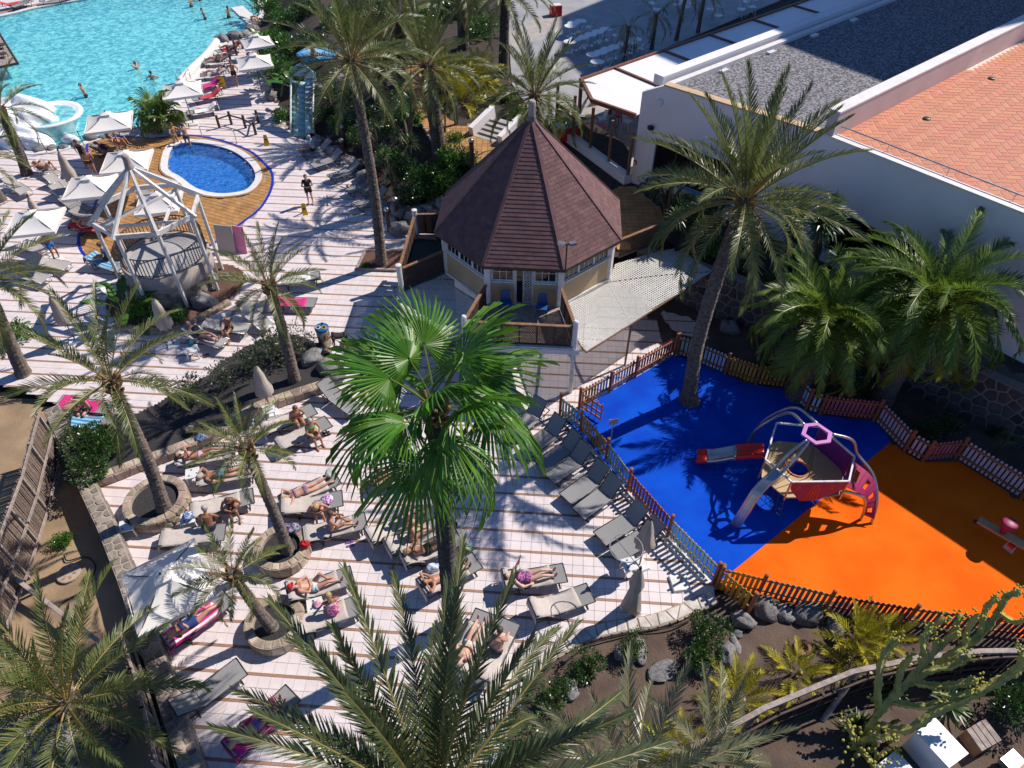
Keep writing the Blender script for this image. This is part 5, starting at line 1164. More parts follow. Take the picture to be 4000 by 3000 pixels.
palm('short palm leaning left over the black gravel bed beside the waste bin', (1150, 1485), .2, (1048, 1105), 'date', 30, .20, .17, 80, -35, .78, 18, bend=.06, old=1)
palm('tall slim palm in the square mulch bed left of the pavilion', (1490, 1030), .08, (1368, 225), 'date', 38, .24, .17, 84, -25, 1.25, 19, bend=.15, old=1)
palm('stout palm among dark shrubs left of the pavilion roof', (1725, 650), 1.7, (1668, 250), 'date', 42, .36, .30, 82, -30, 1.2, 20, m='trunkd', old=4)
palm('palm with dense crown straight behind the pavilion finial', (2080, 640), UP, (2090, 365), 'date', 46, .26, .22, 84, -38, 1.16, 21, old=2)
palm('palm at the left picture edge above the pink towel', (90, 1460), 0, (-70, 1085), 'date', 34, .24, .2, 82, -30, 1.12, 22)
palm('low bushy palm in the yard at the lower left corner', None, -.35, (250, 2740), 'date', 42, .30, .28, 84, -30, 1.2, 23, zc=2.3)
palm('big foreground palm whose fronds rise across the bottom of the picture', None, 0, (1690, 3160), 'fore', 54, .28, .24, 80, -20, 1.0, 24, zc=7.6, az0=20)
palm('foreground palm with thin straggly fronds over the soil garden', None, 0, (2470, 3120), 'grey', 15, .24, .2, 68, 5, .98, 25, zc=4.6)
palm('grey green palm stump crown at the bottom right of the soil garden', None, 0, (2790, 2960), 'grey', 22, .30, .3, 80, -20, .72, 26, zc=2.4, nboot=40)
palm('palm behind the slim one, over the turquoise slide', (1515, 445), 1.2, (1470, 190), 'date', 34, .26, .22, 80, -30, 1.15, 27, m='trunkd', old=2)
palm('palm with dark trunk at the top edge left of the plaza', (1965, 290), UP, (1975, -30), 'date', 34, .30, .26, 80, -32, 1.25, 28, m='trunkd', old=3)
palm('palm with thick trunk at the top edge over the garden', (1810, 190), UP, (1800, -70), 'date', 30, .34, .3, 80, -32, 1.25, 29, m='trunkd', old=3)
palm('palm beside the lagoon fall at the left edge', (105, 680), 0, (-5, 420), 'date', 24, .26, .2, 75, -35, .95, 30, bend=.1)
palm('palm overhanging the left edge beside the sunbeds near the lagoon', None, 0, (-110, 610), 'date', 24, .24, .2, 70, -30, 1.0, 31, zc=2.6)
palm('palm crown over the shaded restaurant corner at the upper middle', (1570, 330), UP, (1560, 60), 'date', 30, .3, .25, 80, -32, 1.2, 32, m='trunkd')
palm('small fan palm on the rocks at the lagoon shore', (620, 505), .2, (612, 440), 'fans', 22, .13, .12, 80, -20, 1.35, 33, nboot=8, name='fan_palm')
palm('small palm behind the mesh awning among yuccas', (2250, 560), UP, (2250, 470), 'small', 16, .14, .12, 75, -25, .9, 34, nboot=8)
# dying palms on the plaza
palm('pale withered young palm on the shaded plaza', (2440, 240), UP, (2455, 105), 'date_old', 18, .11, .09, 60, -70, .72, 35, nboot=6)
for i, (b, c, lab) in enumerate((((2545, 195), (2565, 55), 'bare leaning trunk with few pale fronds on the plaza, left of two'), ((2640, 160), (2680, -20), 'brown mottled palm trunk at the top of the plaza, middle one'), ((2725, 130), (2755, -30), 'brown mottled palm trunk at the top of the plaza, right one'))):
    palm(lab, b, UP, c, 'date_old', 9, .13, .11, 50, -40, .8, 40+i, nboot=4, m='trunk')
# foreground trunk tops: areca clumps, yellow
def clump(name, label, cat, px, py, z, kind, n, e0, e1, sc, seed, group):
    c = gp(px, py, z); t = thing(name, label, cat, tuple(c), 0, group); crown(t, c+Vector((0, 0, .05)), kind, n, e0, e1, seed, sc)
    mb = MB(); rnd = random.Random(seed)
    for i in range(5): a = rnd.uniform(0, 6.28); mb.tube([c+Vector((math.cos(a)*.1, math.sin(a)*.1, -.1)), c+Vector((math.cos(a)*.14, math.sin(a)*.14, .3))], .03, 5)
    mb.build('stems', M['petiole'], t); return t
for i, (px, py, sc, n, lab) in enumerate(((3340, 2510, 1.1, 28, 'yellow areca palm clump nearest the olive fence section'), (3470, 2500, .8, 18, 'small yellow areca clump right of the tallest clump'), (3100, 2640, .85, 22, 'yellow areca clump beside the sawn stump'), (2880, 2740, 1.0, 24, 'yellow areca clump left of the dark reed fence'), (2640, 2930, .9, 20, 'yellow areca clump at the bottom edge among grey fronds'), (3290, 2580, .7, 14, 'yellow areca clump just above the reed fence rail'))):
    clump('areca_palm', lab, 'palm plant', px, py, .02, 'areca', n, 85, 10, sc*.92, 50+i, 'yellow areca palms')
for i, (px, py, sc, lab) in enumerate(((1800, 400, 1.7, 'tall yellow green areca mass behind the garden path'), (1870, 330, 1.6, 'yellow green areca clump at the top of the garden steps'), (1760, 330, 1.5, 'yellow green areca clump left of the garden steps'))):
    clump('areca_palm', lab, 'palm plant', px, py, UP, 'areca', 34, 85, 10, sc, 60+i, 'garden areca palms')
# yuccas and dracaenas: rosettes of sword leaves on branching stems
def rosette_me(n, l, wd, m, seed, dr=.25):
    rnd = random.Random(seed); mb = MB()
    for i in range(n):
        a = i*2.399; el = R(86-115*(i/n)+rnd.uniform(-8, 8)); ll = l*rnd.uniform(.8, 1.1); d = Vector((math.cos(a)*math.cos(el), math.sin(a)*math.cos(el), math.sin(el))); s = Vector((-math.sin(a), math.cos(a), 0))*wd
        m1 = d*(ll*.55); tp = d*ll-Vector((0, 0, dr*ll*math.cos(el)))
        mb.add([-s*.4, s*.4, m1+s*.5, m1-s*.5, tp], [(0, 1, 2, 3), (3, 2, 4)])
    return mb.mesh('leaf_rosette', m)
ROS = [rosette_me(70, .55, .045, M['yucca'], 1), rosette_me(60, .48, .04, M['yucca'], 2), rosette_me(46, .42, .035, M['yucca'], 3, .5)]
AGV = [rosette_me(34, .6, .09, M['agave'], 5, .1)]
def yucca(label, px, py, z, heads, seed, sc=1.0, name='yucca', cat='yucca', group='yuccas', tops=None):
    c = gp(px, py, z); t = thing(name, label, cat, tuple(c), 0, group); rnd = random.Random(seed)
    for i in range(heads):
        a = rnd.uniform(0, 6.28); h = rnd.uniform(.7, 2.0)*sc; r = rnd.uniform(.15, .8)*sc*min(1, heads/3)
        top = c+Vector((math.cos(a)*r, math.sin(a)*r, h))
        mb = MB(); mb.tube(smooth_open([c+Vector((0, 0, -.1)), c+Vector((math.cos(a)*r*.3, math.sin(a)*r*.3, h*.5)), top], 4), [.06*sc]*6+[.045*sc]*3, 6); mb.build('stem', M['twig'], t)
        o = piece('leaf_rosette', ROS[i % 3], t, top, (rnd.uniform(-.3, .3), rnd.uniform(-.3, .3), a)); o.scale = [sc*rnd.uniform(.85, 1.15)]*3
    return t
for i, a in enumerate((('large yucca clump behind the lattice fence at the mesh awning', 2690, 960, UP, 9, 1.15), ('yucca above the mesh awning corner', 2600, 860, UP, 6, 1.2), ('yucca left of the leaning palm trunk by the white wall', 2780, 930, UP, 5, 1.1), ('tall dracaena with bare branches before the second dark window', 3140, 1140, UP, 6, 1.75), ('slender dracaena at the left end of the second window', 3030, 1090, UP, 4, 1.6), ('yucca low in the shade between wall and palms', 3880, 1780, .1, 2, .6), ('dracaena tall beside the stout garden palm', 1600, 600, 1.7, 6, 1.5), ('yucca with red leaves beside it under the slim palm', 1480, 600, 1.0, 5, 1.1), ('spiky yucca by the bollard near the path', 1740, 520, UP, 2, .8), ('yucca below the slim palm among boulders', 1540, 740, .8, 5, 1.0), ('yucca beside the turquoise slide', 1300, 420, .9, 3, 1.0))):
    yucca(a[0], a[1], a[2], a[3], a[4], 80+i, a[5])
# leafy shrubs
def shrub_me(rx, ry, rz, n, lw, m, seed, hollow=.55, fl=None, nf=0):
    rnd = random.Random(seed); mb = MB(); lumps = [(Vector((rnd.uniform(-.6, .6)*rx, rnd.uniform(-.6, .6)*ry, rnd.uniform(.3, .9)*rz)), rnd.uniform(.35, .6)) for _ in range(9)]
    for i in range(n+nf):
        c, k = lumps[rnd.randrange(9)]; d = Vector((rnd.gauss(0, 1), rnd.gauss(0, 1), rnd.gauss(0, 1))).normalized(); q = rnd.uniform(hollow, 1.0)
        p = c+Vector((d.x*rx*k*q, d.y*ry*k*q, d.z*rz*k*q*.9)); p.z = max(.04, p.z)
        if i >= n: mb.cur = 1; w_ = lw*1.1
        else: mb.cur = 0; w_ = lw*rnd.uniform(.7, 1.2)
        a = (d+Vector((rnd.uniform(-.8, .8), rnd.uniform(-.8, .8), rnd.uniform(-.3, .8)))).normalized(); s = a.cross(Vector((rnd.uniform(-1, 1), rnd.uniform(-1, 1), 1))).normalized()
        mb.add([p, p+a*w_*.9+s*w_*.42, p+a*w_*1.9, p+a*w_*.9-s*w_*.42], [(0, 1, 2, 3)])
    return mb.mesh('foliage', [m]+([fl] if fl else []))
def shrub(label, px, py, z, me, sc, seed, name='shrub', group='garden shrubs', stems=4, h=.5):
    c = gp(px, py, z); t = thing(name, label, 'shrub', tuple(c), 0, group); rnd = random.Random(seed)
    o = piece('foliage', me, t, c, (0, 0, rnd.uniform(0, 6.28))); o.scale = (sc[0], sc[1], sc[2])
    mb = MB()
    for i in range(stems): a = rnd.uniform(0, 6.28); r = .45*sc[0]; mb.tube([c-Vector((0, 0, .1)), c+Vector((math.cos(a)*r*.4, math.sin(a)*r*.4, h*sc[2]*.5)), c+Vector((math.cos(a)*r, math.sin(a)*r, h*sc[2]))], [.025, .018, .01], 5)
    mb.build('stems', M['twig'], t); return t
SH = {'hib': shrub_me(1, 1, 1, 1700, .075, M['hib'], 1, .5, M['pinkfl'], 10), 'dense': shrub_me(1, 1, 1, 5600, .055, M['hib'], 2, .78), 'olean': shrub_me(1, 1, 1.1, 1100, .075, M['olean'], 3, .3), 'olean2': shrub_me(1, 1, 1.1, 900, .07, M['olean'], 4, .3, M['pinkfl'], 14), 'green': shrub_me(1, 1, 1, 1500, .10, M['banana'], 5, .4), 'dark': shrub_me(1, 1, 1, 1500, .08, M['hib'], 6, .4), 'red': shrub_me(1, 1, 1, 900, .09, M['redleaf'], 7, .4)}
SHL = [('round dense dark green bush beside the left wall corner', 390, 1815, .1, 'dense', (1.15, 1.15, 1.3)), ('sparse oleander shrub at the upper edge of the gravel bed', 760, 1575, .2, 'olean', (.75, .6, .9)), ('sparse oleander between the two others on the gravel bed', 880, 1500, .2, 'olean2', (.7, .6, .85)), ('fuller oleander beside the leaning palm trunk', 1090, 1395, .2, 'olean', (1.0, .8, 1.0)), ('oleander left of the short palm', 990, 1440, .2, 'olean', (.7, .6, .8)), ('oleander behind the boulders next to the waste bin', 1190, 1370, .2, 'olean2', (.7, .55, .9)),
       ('hibiscus bush below the white kerb, left one', 2290, 2640, .0, 'hib', (.62, .55, .6)), ('hibiscus bush at the kerb, middle one', 2460, 2530, .0, 'hib', (.6, .4, .6)), ('hibiscus with pink flower near the boulders', 2760, 2460, .0, 'hib', (.6, .6, .7)), ('tall hibiscus bush beside the grey frond', 2720, 2560, .0, 'hib', (.55, .6, .65)), ('hibiscus low down right of the grey frond', 2740, 2590, .0, 'hib', (.45, .5, .5)), ('hibiscus at the lower left of the soil garden', 2170, 2760, .0, 'hib', (.6, .6, .6)), ('green hedge plant at the bottom behind fronds', 2010, 2960, .0, 'hib', (.7, .7, .7)),
       ('small weed bush on the bare dirt outside the wall', 250, 2120, -.35, 'green', (.4, .3, .3)), ('tiny weed on the dirt beside the hose', 350, 2270, -.35, 'green', (.18, .15, .2)), ('green plants below the lattice screen at the left edge', 60, 1330, .1, 'green', (.6, .8, .7)),
       ('broad leaved plants at the gazebo foot', 560, 1240, .15, 'green', (.6, .55, .8)), ('fern like green plants right of the gazebo post', 700, 1245, .15, 'green', (.45, .4, .4)), ('leafy plant by the kerb below the gazebo', 575, 1300, .05, 'green', (.28, .25, .35)), ('low green plant on the square mulch bed', 1430, 1040, .1, 'green', (.22, .2, .16)),
       ('dark undergrowth mass below the canary palms, left', 3010, 1450, .05, 'dark', (.8, .6, .7)), ('dark undergrowth mass below the canary palms, middle', 3300, 1560, .05, 'dark', (1.0, .7, .8)), ('dark undergrowth right of the canary palms', 3640, 1690, .05, 'dark', (.9, .6, .7)), ('bush in the bottom right corner beyond the white box', 3960, 2790, .0, 'dark', (.8, .8, 1.0))]
for i, (lab, px, py, z, k, sc) in enumerate(SHL): shrub(lab, px, py, z, SH[k], sc, 100+i)
# planted slope of the upper garden: one bush per spot
rnd = random.Random(77); spots = [(1110, 300, .6, 'green', 1.3), (1050, 270, .3, 'green', 1.2), (1150, 230, 1.2, 'green', 1.4), (1080, 190, .5, 'green', 1.3), (1230, 200, 1.8, 'dark', 1.4), (1120, 120, 1.0, 'green', 1.4), (1060, 60, .6, 'green', 1.3), (1200, 80, 1.8, 'dark', 1.6), (1330, 120, 2.2, 'green', 1.5), (1460, 90, UP, 'dark', 1.6), (1640, 120, UP, 'green', 1.6), (1740, 80, UP, 'dark', 1.6), (1880, 150, UP, 'green', 1.4), (1860, 60, UP, 'dark', 1.6), (1100, 470, .2, 'green', .7), (1285, 470, .8, 'dark', .9), (1330, 510, .9, 'green', .8), (1420, 480, 1.5, 'dark', 1.1), (1400, 560, 1.0, 'dark', .9), (1530, 520, 1.9, 'dark', 1.1), (1600, 480, UP, 'green', 1.0), (1470, 690, .8, 'red', .6), (1520, 640, 1.3, 'green', .9), (1580, 680, 1.4, 'dark', 1.1), (1640, 720, 1.5, 'green', 1.0), (1700, 700, 1.8, 'dark', 1.0), (1760, 640, UP, 'green', .9), (1600, 790, .8, 'dark', 1.0), (1680, 790, 1.1, 'dark', 1.1), (1750, 740, 1.6, 'green', .9), (1830, 640, UP, 'green', .7), (1780, 560, UP, 'green', .6), (1980, 400, UP, 'green', .8), (1290, 300, 1.6, 'red', .5), (1360, 400, 1.7, 'dark', 1.0), (1560, 420, UP, 'dark', 1.0), (2530, 740, UP, 'dark', .9), (2640, 830, UP, 'dark', .9), (2900, 1030, UP, 'dark', 1.0), (3050, 1120, UP, 'dark', .9), (3250, 1200, UP, 'dark', 1.0), (2800, 1010, UP, 'green', .8), (2020, 470, UP, 'green', .8), (2140, 520, UP, 'green', .7)]
NEAR = ['beside the banana plant', 'left of the banana plant', 'above the blue tub', 'under the umbrella plants', 'right of the blue tub', 'higher by the lagoon steps', 'at the lagoon steps', 'at the top left', 'behind the blue tub', 'at the top middle', 'behind the stout palm', 'at the top by the path', 'left of the plaza', 'at the top by the plaza', 'at the slide foot', 'right of the slide', 'under the slide palm', 'behind the slide palm', 'below the slide palm', 'left of the dracaena', 'at the path bend', 'by the slim palm trunk', 'behind the slim palm trunk', 'right of the slim palm trunk', 'below the stout palm', 'at the stout palm foot', 'above the roof edge', 'by the side deck rocks', 'behind the side deck', 'touching the roof edge', 'at the last garden lamp', 'at the first garden lamp', 'behind the finial', 'by the stone figure', 'beside the hidden trunk', 'left of the path top', 'right of the roof', 'behind the yuccas', 'under the first window', 'left of the second window', 'under the second window', 'behind the mesh awning', 'left of the terrace glass', 'below the terrace glass']
for i, (px, py, z, k, s) in enumerate(spots):
    lab = {'green': 'broad leaved green garden bush', 'dark': 'dark green garden bush', 'red': 'reddish garden bush'}[k]+' on the planted slope, '+NEAR[i]
    shrub(lab, px, py, z-.15, SH[k], (s*.85, s*.85, s*.8), 200+i, group='bushes on the planted slope '+k+str(py < 350)+str(px < 1350)+str(px < 1900))
# bird of paradise / banana leaves beside the lagoon and the gazebo
def big_leaf_me(L, W, seed):
    rnd = random.Random(seed); mb = MB(); N = 8; v = []
    for i in range(N+1):
        s = i/N; x = L*s; z = -.35*L*s*s; w_ = W*math.sin(math.pi*min(1, .12+s*.9))**.7 if i < N else 0
        v += [(x, -w_, z+.10*w_), (x, 0, z), (x, w_, z+.10*w_)]
    mb.add(v, [(i*3+j, (i+1)*3+j, (i+1)*3+j+1, i*3+j+1) for i in range(N) for j in range(2)]); mb.cur = 1; mb.tube([(-.9, 0, -.05), (-.4, 0, .0), (0, 0, 0), (L*.5, 0, -.09*L)], [.03, .025, .02, .012], 5); return mb.mesh('leaf', [M['banana'], M['petg']], smooth=True)
BL = [big_leaf_me(1.0, .22, 1), big_leaf_me(.8, .18, 2)]
for i, (px, py, z, n, lab) in enumerate(((1075, 330, .4, 16, 'big leaved banana plant behind the sunbeds at the lagoon'), (1030, 210, .2, 14, 'big leaved plant beside the lagoon rocks'), (1160, 370, 1.0, 14, 'banana plant left of the blue plunge tub'), (1010, 60, .2, 14, 'big leaved plant at the lagoon steps'), (500, 1235, .15, 11, 'banana plant with wide leaves under the gazebo'))):
    c = gp(px, py, z); t = thing('banana_plant', lab, 'plant', tuple(c), 0, 'banana plants'); r2 = random.Random(300+i)
    for k in range(n):
        a = k*2.4; el = R(r2.uniform(20, 75)); o = bpy.data.objects.new('leaf', BL[k % 2]); COL.objects.link(o); o.parent = t; base = Vector((0, 0, .35))+Vector((math.cos(a)*math.cos(el), math.sin(a)*math.cos(el), math.sin(el)))*.75
        o.matrix_basis = Matrix.Translation(base) @ Matrix.Rotation(a, 4, 'Z') @ Matrix.Rotation(-el, 4, 'Y')
# agaves
for i, (px, py, z, s, lab) in enumerate(((3340, 2850, 0, 1.0, 'spiky green agave right of the cactus stems'), (3700, 2760, 0, 1.1, 'large spiky agave above the white box'), (3890, 1700, .1, .8, 'spiky rosette in the shade before the stone wall'), (2880, 2980, 0, 1.0, 'spiky agave at the bottom edge'), (3480, 2700, 0, .8, 'narrow leaved rosette below the reed fence'))):
    c = gp(px, py, z); t = thing('agave', lab, 'agave', tuple(c), 0, 'agaves'); o = piece('leaf_rosette', ROS[0] if i != 2 else ROS[1], t, c+Vector((0, 0, .1)), (0, 0, i)); o.scale = [s*1.3]*3; mb = MB(); mb.lathe([(.1, -.1), (.06, .15)], (c.x, c.y, c.z), 7); mb.build('stem', M['twig'], t)
# candelabra cactus at the lower right
def cactus_stem(mb, path, r, seed):
    r *= .80; P = smooth_open(path, 10); rr = [r*(1+.17*math.sin(i*1.1+seed)) for i in range(len(P))]; rr[-1] = r*.35; rr[-2] = r*.8; n = 8; b = len(mb.v)
    mb.tube(P, rr, n)
    for i in range(len(P)):
        for j in range(n):
            v = Vector(mb.v[b+i*n+j]); mb.v[b+i*n+j] = tuple(P[i]+(v-P[i])*(.58 if j % 2 == 0 else (1.16 if i % 2 else .92)))
cc = gp(3330, 2960); cz = thing('candelabra_cactus', 'many armed candelabra cactus with yellow tips at the lower right', 'cactus', tuple(cc))
def cw(px, py, z): return gp(px, py, z)
arms = [([(3350, 2930, .1), (3420, 2800, .8), (3520, 2690, 1.5), (3640, 2610, 2.1), (3760, 2530, 2.6)], .15), ([(3520, 2690, 1.5), (3600, 2600, 2.2), (3700, 2500, 2.9), (3750, 2470, 3.3)], .12), ([(3430, 2790, .8), (3430, 2680, 1.6), (3450, 2570, 2.3), (3510, 2490, 2.8)], .11), ([(3430, 2690, 1.5), (3420, 2740, 1.1)], .10), ([(3560, 2660, 1.7), (3660, 2680, 2.0), (3760, 2670, 2.4), (3820, 2650, 2.7)], .12), ([(3700, 2570, 2.4), (3830, 2480, 2.9), (3900, 2390, 3.4), (3930, 2330, 3.9), (3990, 2310, 4.2)], .13), ([(3600, 2600, 2.2), (3620, 2480, 2.9), (3690, 2410, 3.4)], .10), ([(3700, 2500, 2.8), (3760, 2400, 3.4)], .10), ([(3640, 2600, 2.2), (3600, 2500, 2.9), (3640, 2450, 3.2)], .09), ([(3480, 2740, 1.2), (3600, 2760, 1.4), (3680, 2740, 1.8)], .11), ([(3420, 2830, .7), (3540, 2850, 1.2), (3660, 2780, 1.8), (3790, 2720, 2.3), (3920, 2650, 2.8), (4020, 2590, 3.2)], .13), ([(3350, 2930, .1), (3330, 2870, .6), (3310, 2820, 1.0)], .10), ([(3920, 2650, 2.8), (3980, 2600, 3.3), (4000, 2540, 3.8)], .10), ([(3900, 2390, 3.4), (3960, 2430, 3.7), (4010, 2420, 4.0)], .09), ([(3350, 2900, .3), (3420, 2880, .8), (3480, 2880, 1.1)], .09), ([(3340, 2910, .2), (3390, 2960, .6), (3420, 3000, .8)], .09), ([(3560, 2650, 1.8), (3640, 2560, 2.5), (3660, 2500, 2.9)], .10), ([(3600, 2620, 2.1), (3720, 2600, 2.5), (3790, 2560, 2.9)], .11), ([(3500, 2710, 1.4), (3520, 2620, 2.0), (3560, 2560, 2.5)], .10), ([(3640, 2700, 2.0), (3740, 2720, 2.2), (3810, 2700, 2.5)], .09), ([(3830, 2480, 2.9), (3850, 2380, 3.5), (3900, 2330, 3.9)], .09), ([(3760, 2530, 2.6), (3790, 2440, 3.2), (3830, 2400, 3.6)], .09)]
tips = MB()
for i, (pp, r) in enumerate(arms):
    mb = MB(); pts_ = [cw(*q) for q in pp]; cactus_stem(mb, pts_ if len(pts_) > 2 else [pts_[0], pts_[0].lerp(pts_[1], .5), pts_[1]], r, i); mb.build('arm', M['cactus'], cz)
    e = pts_[-1]; r2 = random.Random(i)
    for k in range(12): tips.blob(tuple(e+Vector((r2.uniform(-.16, .16), r2.uniform(-.16, .16), r2.uniform(-.05, .12)))), (.035, .035, .035), k, 6, 4, 0)
for k in range(60):
    q = cw(random.uniform(3280, 3520), random.uniform(2790, 2990), random.uniform(.4, 1.0)); tips.blob(tuple(q), (.045, .045, .045), k, 6, 4, 0)
stuff(tips.build('yellow_tips', mat('yellow_bracts', (.38, .36, .05), None, 6), cz))
for k in range(14):
    q = cw(random.uniform(3290, 3480), random.uniform(2840, 2990), 0); mb = MB(); h = random.uniform(.4, .9); cactus_stem(mb, [q, q+Vector((.05, .03, h*.5)), q+Vector((random.uniform(-.2, .2), random.uniform(-.1, .2), h))], .07, k); mb.build('arm', M['cactus'], cz)
# boulders
RKM = []
for i in range(6): mb = MB(); mb.blob((0, 0, 0), (1, 1, .75), 500+i, 14, 9, .22); RKM.append(mb.mesh('boulder', M['rock'], smooth=True))
def boulder(label, px, py, z, sx, sy, sz, k, group=None, rz=0):
    c = gp(px, py, z); o = link('boulder', RKM[k % 6]); o.location = (c.x, c.y, z+sz*.35); o.scale = (sx, sy, sz); o.rotation_euler = (0, 0, rz); tag(o, label, 'boulder', group or 'boulders'); return o
BO = [('large grey boulder at the foot of the gazebo', 800, 1190, .1, .62, .45, .5), ('light round boulder in front of the waste bin', 1225, 1410, .1, .55, .4, .5), ('grey boulder right of the pale one by the waste bin', 1280, 1450, .1, .42, .42, .55), ('smooth boulder under the left deck railing', 1560, 905, .1, .55, .45, .45), ('small boulder at the gravel bed end', 1320, 1480, .05, .35, .28, .3), ('dark boulder at the end of the yellow fence piece', 2985, 2385, 0, .45, .35, .4), ('wide grey boulder below the yellow fence piece', 2900, 2430, 0, .38, .28, .32), ('small boulder left of the wide one', 2880, 2480, 0, .16, .14, .14), ('pair of grey stones by the hibiscus, upper', 2870, 2520, 0, .32, .12, .14), ('big rounded stone beside the hibiscus', 2835, 2570, 0, .26, .4, .35), ('pale round stone near the flowering hibiscus', 2750, 2620, 0, .3, .25, .3), ('flat white stone in the soil garden', 2500, 2545, 0, .42, .2, .16), ('reddish stone beside the flat white one', 2425, 2560, 0, .22, .22, .3), ('flat stone with dirt in the garden middle', 2590, 2620, 0, .5, .3, .12), ('dark stones near the bottom left shrub', 2230, 2700, 0, .3, .2, .2), ('grey boulder near the olive fence section, left', 3050, 2400, 0, .36, .26, .26), ('big grey boulder below the olive fence section', 3150, 2410, 0, .5, .34, .4), ('long boulder beside the tallest areca', 3260, 2460, 0, .5, .25, .25), ('boulder by the wall foot near the leaning palm', 2850, 1290, 0, .5, .4, .4), ('white garden stone under the slim palm', 1490, 640, .9, .4, .3, .35), ('white stone near the yucca', 1510, 560, 1.2, .3, .25, .25)]
for i, b in enumerate(BO): boulder(b[0], b[1], b[2], b[3], b[4], b[5], b[6], i, rz=i)
ORD = 'first second third fourth fifth sixth seventh eighth ninth tenth eleventh twelfth thirteenth fourteenth fifteenth sixteenth seventeenth eighteenth nineteenth twentieth'.split()
for i, (px, py, s) in enumerate([(60, 540, .7), (100, 520, .7), (115, 575, .55), (160, 590, .6), (205, 585, .5), (250, 580, .45), (300, 570, .5), (355, 545, .7), (405, 540, .4), (440, 530, .7), (500, 510, .8), (590, 510, .6), (680, 480, .6), (720, 470, .8), (870, 160, .9), (920, 150, 1.0), (960, 140, .8), (985, 120, .8), (1010, 190, .7), (1010, 170, .8)]):
    boulder(ORD[i]+' grey shore boulder counted from the left along the lagoon edge' , px, py, -.05, s*.7, s*.55, s*.5, i, 'lagoon shore boulders '+str(px < 600), i*1.3)
for i, (px, py, z, s) in enumerate([(1180, 520, .1, .5), (1240, 560, .1, .5), (1310, 600, .15, .5), (1390, 650, .2, .5), (1420, 700, .2, .55), (1450, 750, .2, .55), (1500, 820, .2, .55), (1560, 830, .4, .6), (1630, 850, .4, .7), (1700, 830, .6, .7), (1620, 770, .8, .6), (1740, 800, 1.0, .6), (1100, 450, .2, .5), (1060, 380, .2, .5), (1220, 330, 1.2, .6), (1260, 360, 1.2, .7), (1330, 330, 1.8, .7)]):
    boulder(ORD[i]+' dark rock of the planted slope edge, '+('near the pavilion' if px > 1480 else 'near the turquoise slide' if px < 1300 else 'behind the empty sunbed row'), px, py, z-.1, s, s*.8, s*.8, i, 'slope rocks '+str(px > 1480)+str(px < 1300), i*2.1)
# sawn stump
c = gp(3130, 2540); t = thing('tree_stump', 'sawn hollow palm stump on the bare soil', 'stump', tuple(c)); mb = MB(); mb.lathe([(.30, -.05), (.26, .12), (.25, .2), (.15, .2), (.12, .08), (.01, .07)], (c.x, c.y, 0), 16, cap=False); mb.build('bark', M['boot'], t); mb = MB(); mb.lathe([(.34, -.03), (.33, .05), (.22, .06)], (c.x, c.y, 0), 14, cap=False); mb.build('root_collar', M['trunk'], t)
# ================================================================== SUNBEDS, TOWELS
SEAT = .34; BL_, SL_ = .74, 1.20            # length of back and seat; +x points to the foot end
def lounger_proto(name, ang, sling, frame, label):
    t = thing(name, label, 'sunbed'); hx = -SL_/2-.0; W = .66; ca, sa = math.cos(R(ang)), math.sin(R(ang)); hinge = Vector((-.33, 0, SEAT)); foot = Vector((.93, 0, SEAT-.01)); tip = hinge+Vector((-BL_*ca, 0, BL_*sa))
    def tubes(nm, L): mb = MB(); [mb.tube(p, .019, 6) for p in L]; return mb.build(nm, frame, t, True)
    tubes('side_rails', [[(-.95, s*W/2, SEAT), (.95, s*W/2, SEAT)] for s in (-1, 1)]+[[(.95, -W/2, SEAT), (.95, W/2, SEAT)], [(-.95, -W/2, SEAT), (-.95, W/2, SEAT)]])
    for x in (-.62, .66): tubes('leg', [[(x, -W/2, SEAT-.01), (x+.08, -W/2, .02), (x+.08, W/2, .02), (x, W/2, SEAT-.01)]])
    tubes('back_frame', [[hinge+Vector((0, s*(W/2-.03), 0)), tip+Vector((0, s*(W/2-.03), 0))] for s in (-1, 1)]+[[tip+Vector((0, -W/2+.03, 0)), tip+Vector((0, W/2-.03, 0))]])
    if ang > 5: tubes('prop', [[hinge.lerp(tip, .55)+Vector((0, -.22, 0)), (-.78, -.22, SEAT), (-.78, .22, SEAT), hinge.lerp(tip, .55)+Vector((0, .22, 0))]])
    def sheet(nm, a, b, w_, sag):
        mb = MB(); N, K = 6, 4; v = []
        for i in range(N+1):
            for j in range(K+1): u, q = i/N, j/K-.5; p = a.lerp(b, u)+Vector((0, q*w_, -sag*math.sin(math.pi*u)*(1-(2*q)**2)+.012)); v.append(p)
        mb.add(v, [(i*(K+1)+j, (i+1)*(K+1)+j, (i+1)*(K+1)+j+1, i*(K+1)+j+1) for i in range(N) for j in range(K)]); return mb.build(nm, sling, t, True)
    sheet('seat_sling', hinge+Vector((.02, 0, 0)), foot, W-.04, .035); sheet('back_sling', hinge, tip, W-.07, .03)
    return t
